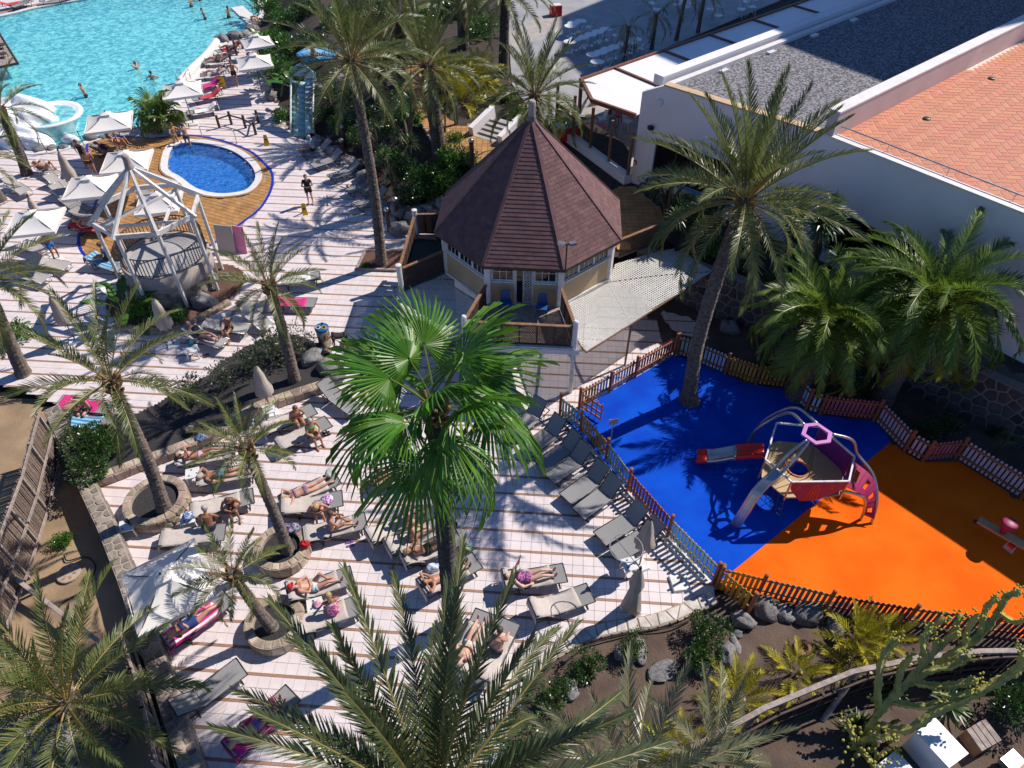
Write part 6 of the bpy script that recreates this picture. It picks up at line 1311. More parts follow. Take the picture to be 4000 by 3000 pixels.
def towel_proto(ang, m, label, stripes=None, hang=.28, length=1.0, wd=.70):
    t = thing('towel', label, 'towel'); ca, sa = math.cos(R(ang)), math.sin(R(ang)); hinge = Vector((-.33, 0, SEAT)); tip = hinge+Vector((-BL_*ca, 0, BL_*sa))
    P = []
    for i in range(4): P.append(tip+Vector((-.03-.02*(i == 0), 0, -.02-hang*(3-i)/3)))
    for i in range(1, 7): P.append(tip.lerp(hinge, i/6)+Vector((.02*(i < 6), 0, .03)))
    for i in range(1, 9): P.append(hinge.lerp(Vector((.93*length, 0, SEAT)), i/8)+Vector((0, 0, .032-.03*math.sin(math.pi*i/8))))
    K = 8; mb = MB(); rnd = random.Random(int(ang*7)); v = []
    for i, p in enumerate(P):
        for j in range(K+1):
            q = j/K-.5; e = abs(2*q); v.append(p+Vector((rnd.uniform(-.008, .008), q*wd*(1+.03*math.sin(i*1.7)), -.10*max(0, e-.88)*8*(.5+.5*math.sin(i*.9+j))+rnd.uniform(-.006, .006))))
    mats = [m]+([stripes] if stripes else [])
    for i in range(len(P)-1):
        for j in range(K):
            mb.cur = 1 if (stripes and j % 2) else 0; n = len(mb.v)
            mb.add([v[i*(K+1)+j], v[(i+1)*(K+1)+j], v[(i+1)*(K+1)+j+1], v[i*(K+1)+j+1]], [(0, 1, 2, 3)])
    me = mb.mesh('cloth', mats, smooth=True); bmq = bmesh.new(); bmq.from_mesh(me); bmesh.ops.remove_doubles(bmq, verts=bmq.verts, dist=1e-5); bmq.to_mesh(me); bmq.free()
    o = link('cloth', me, t); sm_ = o.modifiers.new('solid', 'SOLIDIFY'); sm_.thickness = .012; return t
LP = {}
def lounger(head, foot, ang, label, style='grey', towel=None, tl=None, group=None, z=0, tlen=.55):
    H, F = gp(head[0], head[1], z+.36), gp(foot[0], foot[1], z+.36); m = (H+F)/2; rz = math.atan2((F-H).y, (F-H).x)
    key = (style, ang)
    if key not in LP:
        LP[key] = lounger_proto('sunbed', ang, {'grey': M['sling'], 'taupe': M['sling2'], 'dark': M['sling']}[style], {'grey': M['dmetal'], 'taupe': M['metal'], 'dark': M['dwood']}[style], label); o = LP[key]
    else: o = copy_tree(LP[key])
    o.location = (m.x, m.y, z); o.rotation_euler = (0, 0, rz); o['label'] = label; o['group'] = group or 'sunbeds'
    if towel:
        k2 = ('t', towel, ang, tlen)
        if k2 not in LP:
            cm = {'beige': (M['towel'], None), 'pink': (solid('hot_pink', (.72, .02, .22), .9), None), 'stripe': (solid('hot_pink', (.72, .02, .22), .9), solid('towel_white', (.78, .76, .76), .95)), 'blue': (solid('towel_blue', (.05, .22, .5), .95), solid('towel_aqua', (.3, .55, .65), .95)), 'white': (solid('towel_white', (.78, .76, .76), .95), None), 'red': (solid('towel_red', (.6, .05, .07), .95), None)}[towel]
            LP[k2] = towel_proto(ang, cm[0], tl, cm[1], length=tlen, hang=.28 if ang > 5 else .12); q = LP[k2]
        else: q = copy_tree(LP[k2])
        q.location = (m.x, m.y, z+.004); q.rotation_euler = (0, 0, rz); q['label'] = tl or label.replace('sunbed', 'towel on the sunbed'); q['group'] = 'towels'
    return m, rz
# main terrace, head px, foot px, back angle ...
TL = [
 ('T1', (692, 1800), (925, 1757), 12, 'sunbed under the woman with a book next to the pale kerb wall', 'beige', 'beige towel under the woman lying with a book'),
 ('T2', (800, 1868), (985, 1835), 4, 'sunbed under the prone sunbather in blue striped trunks', 'beige', 'beige towel under the prone sunbather in striped trunks'),
 ('T3', (765, 1995), (985, 1935), 10, 'sunbed under the seated woman in black beside the large planter', 'beige', 'beige towel under the seated woman in black'),
 ('T4', (640, 2105), (880, 2075), 8, 'sunbed with spread towel just above the open umbrella', 'beige', 'beige towel spread above the open umbrella'),
 ('T5', (1095, 1965), (1335, 1855), 4, 'sunbed under the woman sunbathing face down', 'beige', 'beige towel under the woman lying face down'),
 ('T6', (1120, 1985), (1330, 1945), 18, 'sunbed under the bent over man beside the striped towel', 'beige', 'beige towel under the bent over man'),
 ('T7', (1200, 2090), (1430, 2030), 12, 'sunbed under the woman reading at the small planter', 'beige', 'beige towel under the woman reading near the small planter'),
 ('T8', (1450, 2105), (1655, 2000), 22, 'sunbed with long draped towel left of the two blonde women', 'beige', 'beige towel draped over the sunbed left of the two women'),
 ('T8b', (1520, 2145), (1735, 2040), 22, 'sunbed under the two blonde women', 'beige', 'beige towel under the two blonde women'),
 ('T9', (1580, 2190), (1795, 2095), 28, 'sunbed under the woman holding a tablet at the fan palm trunk', 'beige', 'beige towel under the woman with the tablet'),
 ('T10', (1645, 2310), (1875, 2180), 22, 'sunbed under the man in black shorts behind the fan palm trunk', 'beige', 'beige towel under the man in black shorts'),
 ('T11', (1975, 2275), (2205, 2235), 28, 'sunbed under the woman in the patterned navy swimsuit', 'beige', 'beige towel under the woman in patterned navy'),
 ('T12', (2105, 2385), (2285, 2320), 30, 'sunbed with rumpled towel and no person near the kerb', 'beige', 'rumpled beige towel on the empty sunbed near the kerb'),
 ('T13', (1140, 2325), (1370, 2245), 28, 'sunbed under the man in the red cap', 'beige', 'beige towel under the man in the red cap'),
 ('T14', (1185, 2440), (1385, 2365), 12, 'sunbed under the woman in the pink top', 'beige', 'beige towel under the woman in the pink top'),
 ('T15', (665, 2500), (890, 2330), 8, 'sunbed with pink and white striped towel under the umbrella', 'stripe', 'pink and white striped towel under the woman in navy'),
 ('T16', (712, 2775), (925, 2615), 35, 'empty grey sunbed alone near the lower left wall', None, None),
 ('T17', (1800, 2600), (1890, 2405), 20, 'sunbed of the pale sunbather half hidden by fronds', 'beige', 'beige towel under the pale sunbather half hidden by fronds'),
 ('T18', (1895, 2635), (1985, 2440), 20, 'sunbed right of the half hidden sunbather among fronds', 'beige', 'beige towel under the seated person among fronds'),
 ('T19', (1090, 1740), (1290, 1640), 10, 'sunbed under the woman in the green bikini', 'beige', 'beige towel under the woman in the green bikini'),
 ('T20', (1030, 1680), (1235, 1590), 10, 'sunbed under the man beside the green bikini', 'beige', 'beige towel under the man beside the green bikini'),
 ('T21', (1255, 1505), (1400, 1610), 35, 'empty grey sunbed right of the pair, below the gravel bed', None, None),
 ('T22', (1480, 1872), (1665, 1845), 6, 'sunbed under the man in navy trunks behind the fan leaves', 'beige', 'beige towel under the man in navy trunks'),
 ('T23', (960, 2880), (1100, 2745), 15, 'sunbed under the person at the bottom behind the foreground fronds', 'pink', 'pink towel behind the foreground fronds at the bottom'),
 ('T25', (715, 1285), (900, 1350), 30, 'taupe sunbed under the woman in the dark swimsuit below the gazebo', None, None),
 ('T26', (795, 1262), (980, 1285), 6, 'taupe sunbed under the seated man below the gazebo', None, None),
 ('T27', (945, 1195), (1050, 1280), 35, 'empty sunbed left of the short leaning palm', None, None),
 ('T28', (1075, 1178), (1225, 1180), 10, 'sunbed with a hot pink towel behind the short palm', 'pink', 'hot pink towel behind the short leaning palm'),
 ('T29', (1090, 1100), (1245, 1075), 10, 'sunbed with white towel above the pink one', 'white', 'white towel above the hot pink one'),
 ('T30', (255, 1575), (420, 1590), 10, 'sunbed with pink towel at the left end of the gravel bed', 'pink', 'hot pink towel at the left wall corner'),
 ('T31', (255, 1640), (420, 1655), 6, 'sunbed with blue patterned towel behind the round bush', 'blue', 'blue patterned towel behind the round bush'),
]
POS = {}
for key, h, f, ang, lab, tw_, tl in TL:
    POS[key] = lounger(h, f, ang, lab, 'taupe' if key in ('T25', 'T26', 'T27') else 'grey', tw_, tl, 'terrace sunbeds')
for i, (h, f) in enumerate((((2110, 1595), (2010, 1690)), ((2185, 1665), (2068, 1752)), ((2240, 1735), (2135, 1805)), ((2280, 1775), (2165, 1855)), ((2345, 1850), (2230, 1935)), ((2395, 1905), (2280, 1990)), ((2495, 2010), (2365, 2090)), ((2560, 2070), (2420, 2155)))):
    lounger(h, f, 50, ['first', 'second', 'third', 'fourth', 'fifth', 'sixth', 'seventh', 'eighth'][i]+' grey sunbed from the fan palm in the row along the picket fence', 'grey', None, None, 'sunbeds along the picket fence')
for i, (h, f, st_, tw_) in enumerate((((1290, 640-70), (1180, 600), 'grey', None), ((1330, 610), (1225, 645), 'grey', None), ((1400, 655), (1290, 690), 'grey', None), ((1470, 705), (1360, 745), 'grey', None), ((1500, 760), (1400, 800), 'grey', None))):
    lounger(h, f, 35, ['rearmost', 'second', 'middle', 'fourth', 'nearest'][i]+' empty sunbed of the shaded row beside the planted slope', st_, tw_, None, 'sunbeds beside the slope')
for i, (h, f, tw_, what) in enumerate((((935, 180), (850, 200), 'red', 'under the first bathers by the shore rocks'), ((880, 232), (805, 240), None, 'second from the shore rocks, at the white lip'), ((890, 280), (785, 292), 'white', 'under the man beside the yellow towel'), ((860, 318), (765, 345), 'pink', 'with pink towel right of the shore umbrella'), ((855, 365), (760, 385), 'red', 'with red towel right of the shore umbrella'), ((850, 420), (730, 440), 'white', 'nearest the small fan palm rock'))):
    lounger(h, f, 30, 'lagoon side sunbed '+what, 'dark', tw_, ('towel on the lagoon sunbed '+what) if tw_ else None, 'lagoon sunbeds')
for i, (h, f, st_, what) in enumerate((((140, 640), (235, 690), 'taupe', 'under the woman by the closed umbrella'), ((180, 690), (290, 745), 'taupe', 'below the woman by the closed umbrella'), ((200, 725), (310, 790), 'taupe', 'third from the rocks at the left'), ((370, 580), (480, 600), 'dark', 'under the two people at the ochre paving'), ((240, 780), (360, 830), 'dark', 'loaded with clothes left of the gazebo'), ((290, 830), (400, 870), 'dark', 'stacked behind the gazebo, lower one'), ((300, 885), (420, 890), 'dark', 'with bright towel left of the gazebo'), ((370, 1015), (460, 1045), 'dark', 'with blue cloth at the blue mosaic line'), ((20, 700), (120, 760), 'taupe', 'at the left edge near the lagoon'), ((180, 980), (90, 950), 'taupe', 'under the umbrella at the left edge'), ((150, 1020), (250, 1035), 'taupe', 'behind the standing person in blue shorts'), ((560, 760), (660, 790), 'dark', 'seen through the gazebo beams'), ((60, 1060), (180, 1090), 'taupe', 'behind palm fronds at the left'))):
    lounger(h, f, 22, 'pool terrace sunbed '+what, st_, 'red' if i == 6 else ('blue' if i == 7 else None), ('towel on the pool terrace sunbed '+what) if i in (6, 7) else None, 'pool terrace sunbeds')

for i, (h, f) in enumerate((((20, 18), (75, 8)), ((110, 5), (60, 22)), ((230, -8), (170, 0)), ((300, -25), (250, -12)))):
    lounger(h, f, 25, ['first', 'second', 'third', 'fourth'][i]+' sunbed from the left on the far pool deck at the top left', 'dark', ['red', None, 'white', None][i], ('towel on the '+['first', '', 'third', ''][i]+' sunbed of the far pool deck') if i % 2 == 0 else None, 'far deck sunbeds')
# ================================================================== UMBRELLAS
def umbrella_open(label, c, zt, side, rz, tilt=(0, 0)):
    t = thing('umbrella', label, 'umbrella', (c.x, c.y, 0), 0, 'open umbrellas'); h = .55; K = 6; mb = MB(); hs = side/2; ed = []
    cs = [Vector((math.cos(rz+a)*hs*1.414, math.sin(rz+a)*hs*1.414, 0)) for a in [R(45+90*i) for i in range(4)]]
    apex = Vector((c.x, c.y, zt+h)); base = Vector((c.x, c.y, zt))
    for i in range(4):
        a, b = cs[i], cs[(i+1) % 4]; v = []
        for r in range(K+1):
            s = r/K
            for j in range(K+1):
                u = j/K; e = a.lerp(b, u); p = base+e*s*(1-.05*math.sin(math.pi*u)*s); p.z = zt+h*(1-s)-.10*math.sin(math.pi*s)-.06*math.sin(math.pi*u)*s+e.x*tilt[0]*s+e.y*tilt[1]*s; v.append(p)
        mb.add(v, [(r*(K+1)+j, (r+1)*(K+1)+j, (r+1)*(K+1)+j+1, r*(K+1)+j+1) for r in range(K) for j in range(K)])
        q = [base+a+Vector((0, 0, a.x*tilt[0]+a.y*tilt[1])), base+b+Vector((0, 0, b.x*tilt[0]+b.y*tilt[1]))]
        mb.quad(q[0], q[1], q[1]-Vector((0, 0, .14)), q[0]-Vector((0, 0, .14)))
    cn = mb.build('canopy', M['canvas'], t, True)
    mb = MB(); v = []
    mb.add([base+e*.22+Vector((0, 0, h*.86)) for e in cs]+[apex+Vector((0, 0, .03))], [(0, 1, 4), (1, 2, 4), (2, 3, 4), (3, 0, 4)]); mb.build('vent', M['canvas'], cn)
    mb = MB(); mb.tube([(c.x, c.y, 0), (c.x, c.y, zt+h+.10)], .028, 8); mb.build('pole', M['dwood'], t)
    for e in cs:
        mb = MB(); mb.beam(Vector((c.x, c.y, zt+h-.12)), base+e*.97+Vector((0, 0, e.x*tilt[0]+e.y*tilt[1]-.03)), .02, .025); mb.build('rib', M['dwood'], t)
    mb = MB(); mb.box((c.x, c.y, .06), (.55, .55, .10), rz, .9); mb.build('base_plate', M['wplastic'], t); return t
def at_z(px, py, z): return gp(px, py, z)
for lab, px, py, z, s, rz in (('open white umbrella over the sunbeds on the right lagoon shore', 712, 350, 2.2, 2.3, 20), ('open white umbrella at the rocks beside the white fall', 425, 475, 2.2, 2.4, 18), ('open white umbrella on the ochre paving behind the gazebo top', 495, 628, 2.2, 2.3, 12), ('open white umbrella left of the gazebo beams', 352, 728, 2.2, 2.2, 12), ('open white umbrella at the left edge above the person in blue shorts', 135, 865, 2.2, 2.2, 12), ('open white umbrella under the banana plants by the standing man', 995, 242, 2.2, 2.2, 20), ('open white umbrella nearest the top, beside the lagoon plants', 1005, 165, 2.2, 2.0, 25), ('open white umbrella seen through the gazebo beams', 620, 790, 2.0, 2.0, 12)):
    umbrella_open(lab, at_z(px, py, z), z, s, R(rz))
umbrella_open('large open white umbrella over the striped towel at the lower left', at_z(655, 2285, 2.15), 2.15, 2.1, R(32), (.04, .08))
def umbrella_closed(label, c, zt, tied=True, wide=.24, zb=.9, m='canvas2', lean=(0, 0)):
    t = thing('closed_umbrella', label, 'umbrella', (c.x, c.y, 0), 0, 'closed umbrellas'); mb = MB(); n = 16; prof = [(.03, zt), (.10, zt-.12), (.15, zt-.45), (.18, zt-.8), (wide*.55 if tied else wide, zt-1.1), (wide, zb+.12), (wide*.92, zb)]
    v = []
    for k, (r, z) in enumerate(prof):
        for j in range(n):
            a = 2*math.pi*j/n; rr = r*(1+(.28 if j % 2 else -.22)*min(1, k/2)*(1 if z < zt-.2 else .2)); s = (zt-z); v.append((c.x+rr*math.cos(a)+lean[0]*z, c.y+rr*math.sin(a)+lean[1]*z, z+(.05*math.sin(j*2.3) if k == len(prof)-1 else 0)))
    mb.add(v, [(k*n+j, k*n+(j+1) % n, (k+1)*n+(j+1) % n, (k+1)*n+j) for k in range(len(prof)-1) for j in range(n)]+[tuple(range(n))]); mb.build('folded_canopy', M[m], t, True)
    mb = MB(); mb.tube([(c.x, c.y, 0), (c.x+lean[0]*zt, c.y+lean[1]*zt, zt+.14)], .026, 8); mb.build('pole', M['wood'], t); mb = MB(); mb.lathe([(.05, zt+.05), (.03, zt+.16)], (c.x+lean[0]*zt, c.y+lean[1]*zt, 0), 8); mb.build('cap', M['black'], t)
    mb = MB(); mb.box((c.x, c.y, .05), (.5, .5, .09), .4, .9); mb.build('base_plate', M['wplastic'], t); return t
umbrella_closed('closed taupe umbrella standing before the last sunbeds at the picket fence', at_z(2540, 2030, 2.55), 2.5, False, .26, 1.15)
c = gp(2462, 2385); k2 = umbrella_closed('closed taupe umbrella wrapped low, with a metal hoop, beside the white kerb', c, 2.35, True, .25, .06)
hc_ = gp(2447, 2140, 2.42); mb = MB(); n = 40; mb.tube([(hc_.x+.47*math.cos(2*math.pi*i/n), hc_.y+.47*math.sin(2*math.pi*i/n), 2.42) for i in range(n+1)], .017, 6); mb.tube([(c.x, c.y, 2.40), (hc_.x-.3, hc_.y+.36, 2.42)], .012, 5); mb.tube([(c.x, c.y, 2.40), (c.x+(hc_.x-c.x)*.3, c.y+(hc_.y-c.y)*.3, 2.42)], .017, 5); mb.build('hoop', M['metal'], k2)
for lab, px, py, z, zb in (('closed umbrella on the dark gravel bed beside the small feathery palm', 998, 1430, 2.5, 1.0), ('closed umbrella in front of the gazebo base', 598, 1165, 2.5, 1.0), ('closed umbrella behind palm fronds left of the gazebo', 195, 1155, 2.4, 1.0), ('closed umbrella beside the sunbathing woman near the lagoon', 228, 592, 2.5, .9), ('closed umbrella folded at the left edge above the open one', 110, 770, 2.3, .9)):
    umbrella_closed(lab, at_z(px, py, z), z, False, .26, zb)
c = gp(2655, 2280); t = thing('umbrella_stand', 'empty square umbrella stand in the fence shadow', 'umbrella stand', tuple(c)); mb = MB(); mb.box((c.x, c.y, .05), (.58, .58, .10), R(8), .92); mb.build('slab', M['wplastic'], t); mb = MB(); mb.tube([(c.x, c.y, .1), (c.x, c.y, .48)], .04, 8); mb.build('tube', M['dmetal'], t)

# ================================================================== PEOPLE
SK = {'tan': mat('skin_tan', (.42, .20, .115), (.36, .165, .095), 5, .5), 'pink': mat('skin_rosy', (.52, .27, .19), (.46, .22, .155), 5, .5), 'brown': mat('skin_brown', (.30, .135, .075), (.25, .11, .06), 5, .5), 'pale': mat('skin_pale', (.60, .36, .27), (.54, .31, .23), 5, .5)}
HAIR = {'blond': mat('hair_blond', (.46, .33, .16), (.3, .2, .09), 12, .6), 'brown': mat('hair_brown', (.10, .055, .03), (.06, .035, .02), 12, .6), 'grey': mat('hair_grey', (.40, .38, .38), (.28, .27, .27), 12, .6), 'black': mat('hair_black', (.02, .017, .016), None, 12, .5)}
def ik(S, T, l1, l2, pole):
    S, T = Vector(S), Vector(T); d = T-S; L = min(d.length, (l1+l2)*.999)
    if d.length < 1e-6: d = Vector((0, 0, -1))
    d.normalize(); T = S+d*L; a = (l1*l1-l2*l2+L*L)/(2*L); h = math.sqrt(max(0, l1*l1-a*a)); p = Vector(pole); p = p-d*p.dot(d); p = p.normalized() if p.length > 1e-4 else Vector((0, 0, 1))
    return S+d*a+p*h, T
def figure(pose, arms=None, knee=None, lean=0, alpha=20, head_turn=0):
    """joints of a posed body in local metres: +x is ahead / towards the feet, seat or ground level at z=0"""
    J = {}; V = Vector
    if pose in ('back', 'recline'):
        a = R(alpha); pel = V((0, 0, .11)); tdir = V((-math.cos(a), 0, math.sin(a))); front = V((math.sin(a), 0, math.cos(a))); feet = [V((.83, .10, .07)), V((.83, -.10, .07))]; pole = V((0, 0, 1))
        if knee in ('L', 'both'): feet[0] = V((.42, .12, .06))
        if knee in ('R', 'both'): feet[1] = V((.45, -.12, .06))
    elif pose == 'front':
        pel = V((0, 0, .10)); tdir = V((-1, 0, .03)).normalized(); front = V((0, 0, -1)); feet = [V((.86, .14, .08)), V((.86, -.14, .08))]; pole = V((0, 0, -1))
    elif pose == 'sit':
        a = R(lean); pel = V((0, 0, .11)); tdir = V((math.sin(a), 0, math.cos(a))); front = V((math.cos(a), 0, -math.sin(a))); feet = [V((.46, .13, -.30)), V((.50, -.12, -.30))]; pole = V((1, 0, .8))
    elif pose == 'long':
        a = R(lean); pel = V((0, 0, .11)); tdir = V((math.sin(a), 0, math.cos(a))); front = V((math.cos(a), 0, -math.sin(a))); feet = [V((.82, .11, .07)), V((.80, -.11, .07))]; pole = V((0, 0, 1))
        if knee in ('L', 'both'): feet[0] = V((.5, .12, .06))
        if knee in ('R', 'both'): feet[1] = V((.52, -.12, .06))
    elif pose == 'stand':
        a = R(lean); pel = V((0, 0, .93)); tdir = V((math.sin(a), 0, math.cos(a))); front = V((math.cos(a), 0, -math.sin(a))); feet = [V((.04, .11, .08)), V((-.06, -.11, .08))]; pole = V((1, 0, 0))
    elif pose == 'bend':
        a = R(82); pel = V((-.1, 0, .90)); tdir = V((math.sin(a), 0, math.cos(a))); front = V((math.cos(a), 0, -math.sin(a))); feet = [V((-.02, .12, .08)), V((-.12, -.12, .08))]; pole = V((1, 0, 0))
    lat = front.cross(tdir).normalized(); lat = -lat if lat.y < 0 else lat
    J['pel'] = pel; J['waist'] = pel+tdir*.17; J['chest'] = pel+tdir*.36; J['neck'] = pel+tdir*.52
    hd = (tdir+front*(.25 if pose in ('sit', 'long', 'bend') else .10)).normalized(); J['head'] = J['neck']+hd*.17; J['hd'] = hd; J['front'] = front; J['lat'] = lat; J['tdir'] = tdir
    for k, s in (('L', 1), ('R', -1)):
        J['sh'+k] = pel+tdir*.465+lat*(s*.175); J['hip'+k] = pel+lat*(s*.095)-tdir*.02; ft = feet[0 if s == 1 else 1]
        kn, an = ik(J['hip'+k], ft, .43, .42, pole); J['kn'+k] = kn; J['an'+k] = an
        arm = (arms or {}).get(k, arms.get('both') if arms else None) if arms else None
        if arm == 'book': tg = pel+tdir*.40+front*.36+lat*(s*.09); ap = lat*s-tdir
        elif arm == 'knee': tg = kn+V((-.03, 0, .09)); ap = lat*s-tdir*.5
        elif arm == 'head': tg = J['neck']+tdir*.16-front*.02+lat*(s*.13); ap = lat*s
        elif arm == 'fwd': tg = pel+tdir*.48-front*.02+tdir*.26+lat*(s*.16); ap = lat*s
        elif arm == 'down': tg = J['sh'+k]+V((.08, 0, -.52)); ap = -tdir
        elif arm == 'belly': tg = pel+tdir*.14+front*.13+lat*(s*.05); ap = lat*s
        elif arm == 'reach': tg = J['sh'+k]+front*.42+lat*(s*.2)-tdir*.1; ap = lat*s-tdir
        else: tg = pel+tdir*.0+lat*(s*.27)+front*.02; ap = lat*s-front*.3
        el, wr = ik(J['sh'+k], tg, .285, .25, ap); J['el'+k] = el; J['wr'+k] = wr
        fd = {'front': V((1, 0, .0)), 'back': V((.35, 0, .9)), 'recline': V((.35, 0, .9)), 'long': V((.35, 0, .9))}.get(pose, V((1, 0, -.12)))
        if an.z < .1 and pose in ('back', 'recline', 'long') and knee in (k, 'both'): fd = V((1, 0, -.1))
        if pose == 'front': fd = V((1, 0, -.25))
        J['toe'+k] = an+fd.normalized()*.17; J['heel'+k] = an-fd.normalized()*.05
    return J
def body_mb(J, fat=1.0, fingers=True):
    mb = MB(); f, l, t = J['front'], J['lat'], J['tdir']
    mb.tube([J['pel']-t*.10, J['pel']-t*.03, J['pel']+t*.05, J['waist'], J['chest']-t*.03, J['chest']+t*.07, J['neck']-t*.02, J['neck']+t*.02], [.10*fat, .165*fat, .165*fat, .140*fat, .155*fat, .165*fat, .10, .055], 12, squash=[.7, .68, .66, .66, .68, .64, .6, .9], up=f)
    mb.tube([J['neck']-t*.04, J['head']-J['hd']*.04], [.058, .052], 8)
    h = J['head']; hd = J['hd']; ff = (f-hd*f.dot(hd)).normalized()
    mb.tube([h-hd*.125, h-hd*.09+ff*.012, h-hd*.03+ff*.008, h+hd*.04, h+hd*.09, h+hd*.118], [.03, .062, .082, .088, .068, .025], 10, squash=[1, 1.05, 1.12, 1.15, 1.1, 1], up=ff)
    mb.tube([h-hd*.005+ff*.085, h-hd*.035+ff*.112, h-hd*.045+ff*.085], [.010, .017, .010], 6)
    for s in (-1, 1): mb.tube([h+l*(s*.082)-hd*.03, h+l*(s*.094)+hd*.02], [.014, .018], 6)
    for k, s in (('L', 1), ('R', -1)):
        S, E, W, H, K, A = J['sh'+k], J['el'+k], J['wr'+k], J['hip'+k], J['kn'+k], J['an'+k]
        mb.tube([J['chest']+t*.09+l*(s*.06), S-l*(s*.02), S+(E-S)*.18, S.lerp(E, .6), E], [.07, .062, .052*fat, .045*fat, .038], 8)
        mb.tube([E-(W-E)*.06, E.lerp(W, .3), W], [.038, .040, .025], 8)
        d = (W-E).normalized(); pn = (f if abs(d.dot(f)) < .9 else t); sd = d.cross(pn).normalized(); pn = sd.cross(d).normalized()
        mb.tube([W-d*.01, W+d*.04, W+d*.085], [.026, .040, .038], 8, squash=[.7, .42, .38], up=pn)
        if fingers:
            for i, (o, ln) in enumerate(((-.030, .060), (-.010, .072), (.010, .068), (.029, .052))):
                p = W+d*.080+sd*o; mb.tube([p-d*.02, p+d*(ln*.55)-pn*.006, p+d*ln-pn*.022], [.0095, .009, .007], 6)
            p = W+d*.03+sd*(.034*s); mb.tube([p-sd*(.012*s), p+sd*(.028*s)+d*.03, p+sd*(.036*s)+d*.06], [.012, .011, .008], 6)
        mb.tube([H-(K-H)*.10, H+(K-H)*.12, H.lerp(K, .5), K], [.085*fat, .088*fat, .070*fat, .052], 10)
        mb.tube([K-(A-K)*.06, K.lerp(A, .30), K.lerp(A, .7), A], [.050, .054, .040, .033], 8)
        T, Hh = J['toe'+k], J['heel'+k]; mb.tube([Hh, A.lerp(T, .25), A.lerp(T, .75), T, T+(T-A)*.12], [.034, .042, .042, .036, .018], 8, squash=[1, .9, .6, .5, .4], up=(J['kn'+k]-A))
    return mb
def remesh(o, v): m = o.modifiers.new('skin_surface', 'REMESH'); m.mode = 'VOXEL'; m.voxel_size = v; m.use_smooth_shade = True; s = o.modifiers.new('soft', 'SMOOTH'); s.iterations = 2; s.factor = .5
def person(label, pose, loc, rz, skin='tan', hair='brown', wear='trunks', wcol=(.02, .03, .15), wcol2=None, arms=None, knee=None, lean=8, alpha=18, fat=1.0, near=True, hat=None, hairlen=0.0, extra=None, group='people'):
    t = thing('person', label, 'person', tuple(loc), rz, group); J = figure(pose, arms, knee, lean, alpha)
    mb = body_mb(J, fat, near); b = mb.build('body', SK[skin], t, True, local=True); remesh(b, .0125 if near else .022)
    f, l, tt, h, hd = J['front'], J['lat'], J['tdir'], J['head'], J['hd']; ff = (f-hd*f.dot(hd)).normalized()
    mb = MB(); c = h+hd*.025-ff*.022
    mb.tube([c-hd*(.10+hairlen*1.0)-ff*.03, c-hd*.06-ff*.018, c-hd*.0-ff*.006, c+hd*.05, c+hd*.095, c+hd*.112], [.03 if not hairlen else .05, .078, .098, .096, .066, .02], 10, squash=[.8, .95, 1.02, 1.08, 1.05, 1], up=ff); mb.build('hair', HAIR[hair], t, True, local=True)
    if hat:
        mb = MB(); mb.tube([h+hd*.02, h+hd*.06, h+hd*.115, h+hd*.135], [.108, .106, .075, .02], 12, squash=[1.1]*4, up=ff); mb.tube([h+hd*.035+ff*.05, h+hd*.03+ff*.12, h+hd*.02+ff*.19], [.09, .085, .05], 8, squash=[.15, .12, .1], up=hd); mb.build('cap', solid('cap_%d' % (hash_i(str(hat)) % 9999), hat, .8), t, True, local=True)
    wm = solid('wear_%d' % (hash_i(str(wcol)+str(wcol2)) % 99991), wcol, .8) if not wcol2 else None
    if wcol2: wm = mat('wear_pattern_%d' % (hash_i(str(wcol)+str(wcol2)) % 99991), wcol, wcol2, 16, .8, mixlo=.46, mixhi=.54, detail=1)
    P, W, C = J['pel'], J['waist'], J['chest']; g = fat*1.07
    def seg(name, pts, rad, sq, up=f): mb = MB(); mb.tube(pts, [r*g for r in rad], 14, squash=sq, up=up); return mb
    if wear in ('trunks', 'shorts'):
        mb = seg('s', [P-tt*.105, P-tt*.03, P+tt*.05, P+tt*.10], [.10, .168, .168, .160], [.72, .70, .68, .68])
        q = .42 if wear == 'shorts' else .22
        for k in 'LR': H, K = J['hip'+k], J['kn'+k]; mb.tube([H-(K-H)*.08, H+(K-H)*.12, H.lerp(K, q)], [.090*g, .094*g, .090*g*fat], 12)
        o = mb.build('swim_trunks', wm, t, True, local=True)
    elif wear == 'bikini':
        mb = seg('s', [P-tt*.108, P-tt*.03, P+tt*.03, P+tt*.055], [.098, .166, .166, .16], [.73, .71, .69, .69]); mb.build('bikini_bottom', wm, t, True, local=True)
        mb = seg('t', [C-tt*.05, C-tt*.01, C+tt*.035], [.148, .162, .158], [.76, .82, .74]); mb.build('bikini_top', wm, t, True, local=True)
    elif wear in ('suit', 'tankini', 'shirt'):
        top = .085 if wear != 'shirt' else .13
        mb = seg('s', [P-tt*.108, P-tt*.03, P+tt*.05, W, C-tt*.03, C+tt*.04, C+tt*top], [.10, .167, .167, .143, .158, .165, .145], [.73, .71, .69, .69, .74, .74, .66])
        if wear == 'shirt':
            for k in 'LR':
                S, E = J['sh'+k], J['el'+k]; mb.tube([C+tt*.09, S, S.lerp(E, .45)], [.078, .070, .062], 8)
        mb.build('swimsuit' if wear != 'shirt' else 'shirt', wm, t, True, local=True)
        if wear == 'shirt':
            mb = seg('p', [P-tt*.11, P-tt*.03, P+tt*.05], [.10, .170, .172], [.74, .73, .71])
            for k in 'LR': H, K = J['hip'+k], J['kn'+k]; mb.tube([H-(K-H)*.08, H+(K-H)*.12, H.lerp(K, .5)], [.092*g, .097*g, .09*g], 12)
            mb.build('shorts', solid('black_cloth', (.015, .015, .018), .8), t, True, local=True)
    return t, J
